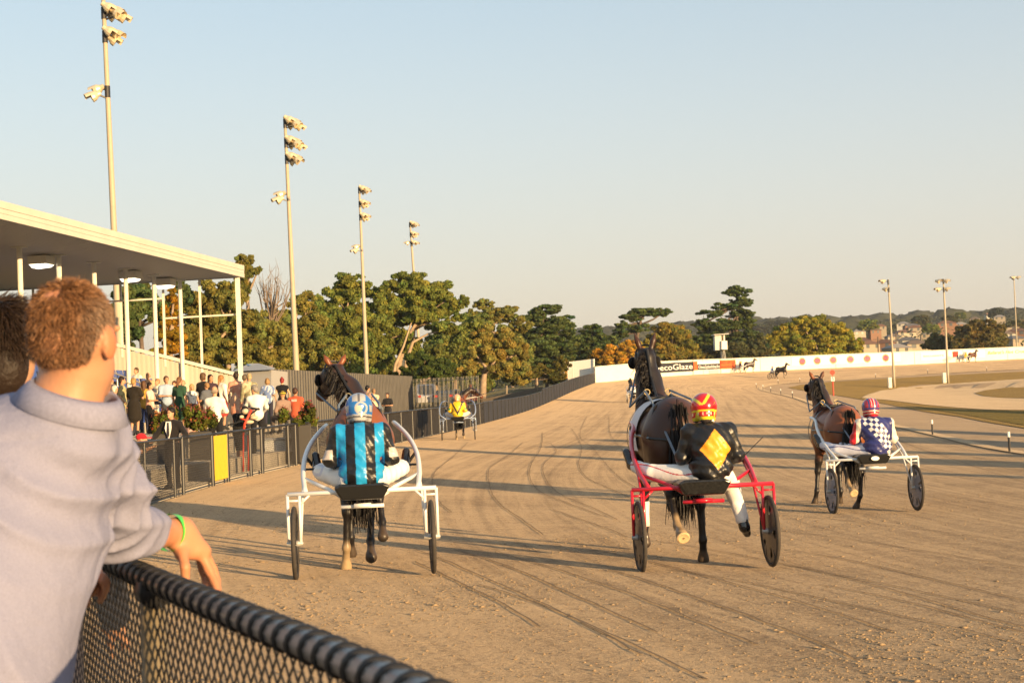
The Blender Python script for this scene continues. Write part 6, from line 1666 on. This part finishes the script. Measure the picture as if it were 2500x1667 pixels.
body('trousers', s, .014, CLOTH, man, .03, (.035, .04, .06))
for sg in (-1, 1):
    b = SDF(); a_ = np.array((hip[0] + sg * .13, -.02, .07)); b.rc(a_, a_ + [0, .16, -.03], .052, .042); body('shoe', b, .012, CLOTH, man, .02, (.06, .035, .02))
# wristband
d_ = wrR - elR; d_ /= np.linalg.norm(d_); u_ = np.cross(d_, (0, 0, 1.)); u_ /= np.linalg.norm(u_); v_ = np.cross(u_, d_)
def bandstrip(name, a0, a1, r, w, m, off=0):
    vs, fs = [], []; n = 28
    for i in range(n + 1):
        a = a0 + (a1 - a0) * i / n
        for k in (-1, 1): vs.append(tuple(wrR - d_ * (.012 + off) + d_ * k * w / 2 + (u_ * math.cos(a) * .95 + v_ * math.sin(a) * 1.12) * r))
    for i in range(n): fs.append((2 * i, 2 * i + 1, 2 * i + 3, 2 * i + 2))
    me = bpy.data.meshes.new(name); me.from_pydata(vs, [], fs); me.polygons.foreach_set('use_smooth', [True] * n); return link(name, me, m, man)
wb = bandstrip('wristband', 0, 2 * math.pi, .0395, .028, mat('green_band', (.07, .62, .06), .4)); 
tg = bandstrip('wristband_tag', 2.2, 4.3, .0412, .026, mat('band_tag', (.74, .70, .52), .5))
# hair: scalp cap plus several thousand short strands
def hair_for(par, c, f, colr, grey, n, bald=None, length=(.012, .021), low=-.048, seed=4, k=1.0, long_back=0):
    R = frame(f); s = SDF(); g = lambda x, y, z: c + R @ np.array((x, y, z)) * k
    s.el(g(0, -.022, .034), np.array((.0765, .088, .084)) * k, R); s.el(g(0, -.048, -.004), np.array((.066, .047, .050)) * k, R)
    if long_back: s.el(g(0, -.05, -.05), np.array((.072, .06, .09)) * k, R)
    def hcol(V):
        L_ = (V - c) @ R / k; t = np.clip(vnoise(V, 45, 3) * .5 + .5, 0, 1)
        cc = mixc(np.array(colr) * .55, np.array(colr) * 1.15, t)
        if bald is not None: b_ = np.exp(-(np.linalg.norm((L_ - bald) / np.array((1.5, 1, 1)), axis=1) / .022) ** 2)[:, None]; cc = cc * (1 - b_) + np.array((.52, .24, .14)) * b_
        return cc
    body('hair', s, .006, HAIRM, par, .02, hcol)
    r = np.random.default_rng(seed); d = r.normal(size=(n * 3, 3)); d /= np.linalg.norm(d, axis=1)[:, None]
    P = d * np.array((.0765, .089, .085)) + np.array((0, -.022, .034)); lowm = (P[:, 2] < -.005) & (P[:, 1] < 0); P[lowm] = (d * np.array((.068, .049, .053)) + np.array((0, -.048, -.004)))[lowm]
    sub = (np.arange(len(P)) % 3 == 0) & (d[:, 1] < .1); P[sub] = (d * np.array((.069, .050, .056)) + np.array((0, -.048, -.004)))[sub]
    ok = (P[:, 1] < .045 + .9 * P[:, 2]) & (P[:, 2] > low) & ~((P[:, 1] > -.025) & (P[:, 2] < .0) & ~sub)
    if bald is not None: ok &= (np.linalg.norm((P - bald) / np.array((1.5, 1, 1)), axis=1) > .024 * r.random(len(P)) + .006)
    P, d = P[ok][:n], d[ok][:n]; m = len(P)
    dr = np.array((0, -.15, -1.)) + np.array((0, .5, .1)) * np.clip(P[:, 2:] / .10, 0, 1) + r.normal(0, .18, (m, 3)); dr = dr - d * (dr * d).sum(1)[:, None]; dr = dr / np.linalg.norm(dr, axis=1)[:, None] + d * r.uniform(.03, .30, (m, 1)); dr /= np.linalg.norm(dr, axis=1)[:, None]
    ln = r.uniform(*length, m)[:, None]; M_ = P + dr * ln * .55; E = P + dr * ln + d * .004 + r.normal(0, .003, (m, 3)); sd_ = np.cross(dr, r.normal(size=(m, 3))); sd_ /= np.linalg.norm(sd_, axis=1)[:, None]
    w = .0011
    V = np.stack([P - sd_ * w, P + sd_ * w, M_ - sd_ * w, M_ + sd_ * w, E - sd_ * w * .3, E + sd_ * w * .3], 1).reshape(-1, 3)
    F = (np.arange(m)[:, None, None] * 6 + np.array([(0, 1, 3, 2), (2, 3, 5, 4)])[None]).reshape(-1, 4)
    t = r.random((m, 1)); side = np.clip((np.abs(P[:, :1]) - .05) / .03, 0, 1) * .6
    cc = np.array(colr) * (.55 + .95 * t); cc = cc * (1 - side) + np.array(grey) * side
    W = (V * k) @ R.T + c
    link('hair_strands', mesh_np('hair_strands', W, F, np.repeat(cc, 6, axis=0), smooth=False), HAIRM, par)
hair_for(man, hd, fdir, (.21, .105, .05), (.34, .27, .21), 19000, bald=np.array((.0, -.085, .085)), k=.91)
# second man at the left edge
p = at(14, 828, 3.9)
m2, J2 = person('dark-haired man at the left edge, half hidden by the leaning man', (p.x, p.y, .10), 0, 1.80, JOINTS(face=(.1, 1, 0)), hstyle=None, top=(.03, .03, .04), bottom=(.05, .05, .07), sleeve='long', h=.012)
hair_for(m2, J2['hed'] + [0, 0, 0], (.1, 1, 0), (.030, .018, .012), (.05, .03, .02), 9000, length=(.03, .06), low=-.1, seed=9, k=1.06, long_back=1)

# ================================================================== SPECTATORS
def sp(label, px, s_, H, base, yaw, pose=None, **kw):
    d = FPX / s_; p = at(px, 1000, d); kw.setdefault('group', 'spectators by the grandstand'); kw.setdefault('h', .02)
    return person(label, (p.x, p.y, base), RAD(yaw), H, pose, **kw)
PHONE = dict(elR=(.23, .12, 1.14), wrR=(.12, .34, 1.22), haR=(.09, .40, 1.26))
HIPS_ = dict(elR=(.34, -.10, 1.16), wrR=(.20, .03, 1.0), haR=(.14, .08, .98))
FOLD = dict(elR=(.25, .08, 1.12), wrR=(.02, .24, 1.12), haR=(-.06, .24, 1.12))
CHK = lambda a, b, sc: (lambda V: mixc(a, b, (vnoise(V, sc, 5) > .1).astype(float)))
W_ = (.80, .77, .70)
sp('woman with short blond hair in a plain black knee-length dress', 328, 88, 1.62, 1.0, -15, JOINTS(**FOLD), dress=(.022, .018, .014), hair=(.35, .22, .08), fem=True)
sp('dark-haired person in olive shirt and khaki trousers beside the black dress', 299, 86, 1.70, 1.0, -70, JOINTS(elR=(.22, -.1, 1.15), wrR=(.2, .05, .98), haR=(.18, .1, .92)), top=(.42, .38, .20), bottom=(.38, .34, .18), hair=(.02, .012, .01))
sp('dark-haired woman in pink patterned blouse and black trousers', 367, 84, 1.52, 1.0, -95, JOINTS(**FOLD), top=CHK((.62, .36, .30), (.70, .58, .48), 22), bottom=(.012, .012, .014), hair=(.02, .012, .01), fem=True)
sp('young man in black suit with white shirt and dark tie leaning on the fence', 418, 125, 1.60, .10, 165, JOINTS(elR=(.36, .06, 1.14), wrR=(.33, .30, 1.02), haR=(.30, .38, 1.0), face=(.25, 1, -.05)), top=(.018, .016, .017), bottom=(.018, .016, .017), sleeve='long', hair=(.012, .008, .007), eyes=True, h=.014)
suit = [o for o in bpy.data.objects if o.get('label', '').startswith('young man in black suit')][0]
b = MB(); b.prism([Vector(q) * (1.60 / 1.75) for q in ((-.055, .128, 1.44), (.055, .128, 1.44), (.075, .150, 1.30), (.012, .150, 1.06), (-.012, .150, 1.06), (-.075, .150, 1.30))], (0, 0, 0), (0, .015, 0)); b.build('shirt_front', SW, suit)
b = MB(); b.prism([Vector(q) * (1.60 / 1.75) for q in ((-.014, .150, 1.42), (.014, .150, 1.42), (.028, .172, 1.15), (0, .172, 1.09), (-.028, .172, 1.15))], (0, 0, 0), (0, .012, 0)); b.build('tie', mat('tie', (.03, .025, .03), .5), suit)
sp('person in bright red cap bending low over the fence', 297, 138, 1.62, .02, -85, JOINTS(**dict(LEAN, pel=(0, -.3, .84), wai=(0, -.18, .96), che=(0, .08, 1.08), nek=(0, .24, 1.14), hed=(0, .36, 1.20), shR=(.175, .2, 1.07), hipR=(.09, -.28, .82), elR=(.24, .38, .98), wrR=(.12, .56, 1.05), haR=(.08, .62, 1.08))), top=(.05, .048, .045), sleeve='short', hat=('cap', (.62, .02, .03)), h=.014)
sp('person in dark cap raising an arm beside the red cap', 258, 120, 1.55, .10, -60, JOINTS(elL=(-.25, .25, 1.38), wrL=(-.08, .22, 1.6), haL=(-.02, .18, 1.66)), top=(.06, .08, .16), hat=('cap', (.04, .035, .045)))
sp('white-haired person in striped top seated on the terrace edge', 281, 84, 1.65, 1.28, -80, SIT(.40), top=CHK((.62, .6, .56), (.2, .2, .22), 30), bottom=(.05, .035, .03), hair=(.62, .58, .52), hstyle='bob', fem=True)
sp('person in red trousers seated behind the leaning man', 246, 80, 1.65, 1.0, -80, SIT(.45), top=(.30, .28, .25), bottom=(.55, .02, .03), hair=(.05, .03, .02))
sp('white-shirted man seated high in the grandstand by the handrail', 336, 68, 1.70, 2.02, 150, SIT(.45), top=W_, hair=(.08, .05, .03), bottom=(.05, .05, .08))
sp('balding man in tan shirt seated behind the handrail', 364, 70, 1.70, 1.78, 160, SIT(.45), top=(.62, .40, .24), hair=(.30, .22, .15), hstyle='bald', bottom=(.10, .09, .08))
sp('woman in white top seated under the second canopy post', 387, 72, 1.66, 1.55, 150, SIT(.45), top=W_, hair=(.35, .2, .1), fem=True, bottom=(.05, .06, .12))
sp('brown-haired woman seated in lilac floral top by the handrail foot', 428, 74, 1.66, 1.42, 170, SIT(.45), top=CHK((.55, .45, .50), (.7, .66, .6), 25), hair=(.10, .04, .02), fem=True, hstyle='bob', bottom=(.04, .04, .06))
sp('older bald man in cream shirt seated next to the brown-haired woman', 450, 74, 1.70, 1.42, 170, SIT(.45), top=(.70, .60, .46), hair=(.4, .33, .26), hstyle='bald', bottom=(.05, .04, .04))
sp('small girl in white printed singlet, dark skirt and pink headband', 470, 86, 1.40, 1.0, -150, JOINTS(), top=CHK((.74, .72, .66), (.2, .2, .2), 40), sleeve=None, bottom=(.02, .02, .03), blen='skirt', hair=(.50, .32, .12), hstyle='long', fem=True)
sp('short-haired woman in plain black standing nearest the end wall', 498, 85, 1.72, 1.0, -30, JOINTS(), top=(.015, .015, .016), sleeve='long', bottom=(.015, .015, .016), hair=(.10, .055, .025), fem=True, hstyle='bob')
sp('long dark-haired woman in glasses wearing a dark cardigan', 516, 82, 1.70, 1.0, -140, JOINTS(), top=(.05, .03, .04), sleeve='long', bottom=(.03, .03, .04), hair=(.02, .012, .01), hstyle='long', fem=True)
sp('fair-haired child in grey T-shirt between two dark-clothed women', 507, 88, 1.40, 1.0, 60, JOINTS(elR=(.22, .1, 1.12), wrR=(.18, .28, 1.0), haR=(.16, .33, .98)), top=(.12, .13, .15), bottom=(.45, .38, .28), hair=(.30, .17, .07))
sp('woman with long ponytail in white blouse and red skirt', 542, 80, 1.70, 1.0, -40, JOINTS(), top=W_, sleeve='long', bottom=(.42, .06, .05), blen='skirt', hair=(.30, .15, .05), hstyle='pony', fem=True)
sp('bald man in white long-sleeved shirt and black trousers, back turned', 525, 102, 1.75, .45, -5, JOINTS(**FOLD), top=W_, sleeve='long', bottom=(.015, .015, .018), hair=(.30, .24, .18), hstyle='bald', skin=(.55, .30, .18), h=.017)
sp('woman in coral floral dress with dark hair, back turned', 579, 83, 1.72, 1.0, 5, JOINTS(), dress=CHK((.66, .30, .20), (.74, .48, .34), 26), hair=(.03, .018, .012), fem=True)
sp('grey-haired man in white shirt and black trousers leaning to the fence', 628, 95, 1.82, .45, 18, JOINTS(**dict(hed=(-.04, .14, 1.58), nek=(-.02, .10, 1.44), che=(0, .05, 1.27), shR=(.175, .08, 1.35), elR=(.26, .2, 1.14), wrR=(.2, .42, 1.02), haR=(.18, .5, .98), face=(-.7, .8, -.3))), top=W_, sleeve='long', bottom=(.015, .015, .018), hair=(.22, .20, .18), h=.017)
sp('man in black shirt and shorts crouching with a hand to his face', 580, 100, 1.70, .10, -60, JOINTS(hed=(0, .2, 1.50), nek=(0, .13, 1.38), che=(0, .07, 1.22), elR=(.34, .30, 1.38), wrR=(.14, .38, 1.52), haR=(.06, .34, 1.56), face=(.2, 1, -.4)), top=(.014, .014, .015), sleeve='short', bottom=(.016, .016, .018), blen='short', hair=(.012, .009, .008), skin=(.58, .27, .17), h=.016)
sp('red-haired woman in black singlet, hair in a bun', 691, 72, 1.64, 1.0, 5, JOINTS(elR=(.26, 0, 1.14)), top=(.012, .012, .014), sleeve=None, bottom=(.02, .02, .03), hair=(.22, .02, .02), hstyle='bun', fem=True, skin=(.60, .36, .22))
rs, _ = sp('man in rust-red T-shirt with white print across the back', 722, 81, 1.76, .45, -8, JOINTS(), top=(.50, .10, .05), bottom=(.03, .03, .04), hair=(.06, .03, .02), skin=(.5, .22, .12))
for z in (1.38, 1.34):
    b = MB(); b.box((0, -.142, z), (.17, .012, .016)); b.build('print', SW, rs)
sp('seated person in yellow and black hat with a brown wrap', 692, 84, 1.66, .85, 40, SIT(.45), top=(.28, .19, .15), sleeve='long', bottom=(.1, .08, .07), hat=('brim', lambda V: mixc((.02, .02, .02), (.72, .52, .05), (np.mod(V[:, 2], .045) < .022).astype(float))), hair=(.5, .38, .2), hstyle=None)
sp('dark-haired man in pink shirt behind the blue helmet', 899, 63, 1.74, .62, -40, JOINTS(**PHONE), top=(.60, .35, .28), hair=(.012, .010, .010))
sp('woman in pale yellow top holding a phone up in both hands', 914, 62, 1.62, .62, 25, JOINTS(elR=(.24, .22, 1.28), wrR=(.10, .32, 1.52), haR=(.06, .34, 1.6)), top=(.68, .56, .36), hair=(.25, .15, .08), fem=True)
sp('dark-clothed woman with sunglasses at the fence right of the phone holder', 947, 62, 1.42, .62, 170, JOINTS(**FOLD), top=(.02, .02, .022), hair=(.05, .02, .015), fem=True)
sp('seated woman in sky-blue top at the left end of the top seat rows', 304, 66, 1.64, 2.02, 165, SIT(.45), top=(.30, .42, .55), hair=(.20, .12, .06), fem=True, hstyle='bob')
sp('standing woman in white with dark red scarf at the top of the steps', 288, 66, 1.66, 2.3, 150, JOINTS(), top=W_, sleeve='long', bottom=(.66, .62, .52), hair=(.10, .04, .02), fem=True, hstyle='bob')
sp('person in grey cap and pale shirt seated low behind the black dress', 318, 76, 1.62, 1.25, 160, SIT(.45), top=(.62, .58, .50), hat=('cap', (.4, .4, .4)), bottom=(.1, .1, .12))
sp('person with tan hair and a camo jacket behind the grey-haired man', 611, 84, 1.66, 1.0, 30, JOINTS(), top=CHK((.46, .42, .28), (.24, .22, .13), 30), sleeve='long', hair=(.40, .30, .16))
sp('fair-haired older couple member in pink seated by the middle planter', 466, 92, 1.6, .45, 150, SIT(.45), top=(.62, .40, .34), hair=(.50, .40, .28), fem=True, hstyle='bob')
sp('tall man in navy polo standing left of the olive shirt', 272, 82, 1.78, 1.0, -30, JOINTS(elR=(.27, .05, 1.14)), top=(.03, .045, .10), bottom=(.30, .26, .2), hair=(.08, .05, .03))
sp('woman in mustard cardigan standing behind the pink blouse', 352, 80, 1.62, 1.0, 20, JOINTS(), top=(.45, .28, .05), sleeve='long', bottom=(.04, .05, .1), hair=(.12, .06, .03), hstyle='long', fem=True)
sp('man in light blue shirt standing behind the suited man', 408, 80, 1.74, 1.0, -150, JOINTS(**FOLD), top=(.34, .44, .58), bottom=(.05, .05, .06), hair=(.10, .06, .04))
sp('woman in dark green dress standing between the planters', 440, 84, 1.64, 1.0, -20, JOINTS(), dress=(.03, .08, .05), hair=(.16, .07, .03), hstyle='pony', fem=True)
sp('man in grey jacket standing beyond the coral dress', 600, 76, 1.74, 1.0, -10, JOINTS(), top=(.16, .16, .17), sleeve='long', bottom=(.05, .05, .06), hair=(.12, .09, .06))
sp('woman in striped blue top right of the black singlet', 655, 74, 1.62, 1.0, 15, JOINTS(**FOLD), top=CHK((.15, .22, .42), (.6, .6, .6), 40), bottom=(.03, .03, .05), hair=(.30, .18, .08), hstyle='bob', fem=True)
# ------------------------------------------------------------------ planters with flowers
def planter(label, px, py, d, w, base, seed):
    c = at(px, py, d); p = thing('flower_planter', label, 'planter', (c.x, c.y, base), .12, 'flower planters along the fence')
    hgt = 1.0
    b = MB(); b.box((0, 0, hgt / 2), (w * .8, .4, hgt)); b.build('planter_box', mat('planter_dark', (.05, .045, .04), .7), p, bevel=.02)
    r = np.random.default_rng(seed); z = hgt + .1
    cl = [(r.uniform(-w / 2, w / 2), r.uniform(-.2, .2), z + r.uniform(-.03, .38), .11, .15, .13) for _ in range(16)]
    V0, F0, c0 = leaves(cl, 2400, .045, (.11, .13, .02), seed, .5)
    cl2 = [(x, y, z_ + .08, .13, .14, .11) for x, y, z_, *_ in cl]
    V, F, c1 = leaves(cl2, 600, .036, (.55, .12, .05), seed + 1, .5)
    pal = np.array([(.30, .06, .03), (.36, .14, .04), (.25, .08, .09), (.20, .05, .03)]); c1 = np.repeat(pal[r.integers(0, 4, len(V) // 4)], 4, axis=0)
    link('foliage', mesh_np('foliage', np.concatenate([V0, V]), np.concatenate([F0, F + len(V0)]), np.concatenate([c0, c1]), smooth=False), LEAF, p)
planter('tall flower planter with reddish leaves left of the suited man', 400, 1005, 32.5, .40, .12, 51)
planter('flower planter in bloom between the suited man and the bald man', 488, 1005, 33.8, .62, .12, 52)
planter('wide flower planter in front of the rust-red T-shirt', 727, 1005, 38.2, .85, .12, 53)
for px, lb in ((663, 'narrow white tub seen through the fence left of its twin'), (711, 'wider white tub seen through the fence under the flowers')):
    p = at(px, 1085, 38.6); t_ = thing('storage_tub', lb, 'tub', (p.x, p.y, .12), .1); wd = .22 if px < 690 else .42
    b = MB(); b.prism([Vector((-wd * .92, -.2, 0)), Vector((wd * .92, -.2, 0)), Vector((wd, -.2, .62)), Vector((-wd, -.2, .62))], (0, 0, 0), (0, .4, 0)); b.build('tub_body', SW, t_, bevel=.02)
    b = MB(); b.box((0, 0, .65), (wd * 2.08, .46, .05)); b.build('lid', mat('tub_lid', (.5, .5, .5), .5), t_)
c = at(612, 1050, 34.4); tr = thing('equipment_trolley', 'red-framed trolley loaded with cream bags by the crouching man', 'trolley', (c.x, c.y, .10)); o_ = Vector(tr.location)
def tq(px, py, dd=0): return at(px, py, 34.4 + dd) - o_
b = MB(); b.tube([tq(594, 1062), tq(597, 1035), tq(614, 1000)], .03, 8); b.tube([tq(588, 1022), tq(598, 1024), tq(600, 1026)], .025, 6); b.tube([tq(594, 1062), tq(594, 1150)], .022, 6); b.tube([tq(606, 1062, .3), tq(606, 1150, .3)], .022, 6); b.build('frame', SR, tr, smooth=True)
b = MB(); b.tube([tq(556, 1038), tq(590, 1028), tq(632, 996)], .022, 6); b.tube([tq(612, 996), tq(634, 999)], .03, 6); b.build('handle', BLACK, tr)
for i, (px, py, rx, rz) in enumerate(((600, 1004, .10, .07), (612, 1008, .09, .08), (620, 1019, .10, .05), (590, 1018, .06, .05), (608, 1030, .12, .05))):
    b = MB(); b.ell(tq(px, py, .12), (rx, .11, rz), 12, 8); b.build('bag', mat('bag_cream', (.62, .52, .36), .7, bump=[(20, .5, .02)]), tr, smooth=True)
# ================================================================== AIR
hm = bpy.data.materials.new('air'); hm.use_nodes = True
hm.node_tree.nodes.remove(hm.node_tree.nodes['Principled BSDF'])
pv = hm.node_tree.nodes.new('ShaderNodeVolumePrincipled'); pv.inputs['Density'].default_value = .00016; pv.inputs['Color'].default_value = (.80, .82, .86, 1); pv.inputs['Anisotropy'].default_value = .2
hm.node_tree.links.new(pv.outputs[0], hm.node_tree.nodes['Material Output'].inputs['Volume'])
b = MB(); b.box((0, 0, 43), (14000, 14000, 96)); hz_ = b.build('haze', hm); hz_['kind'] = 'stuff'
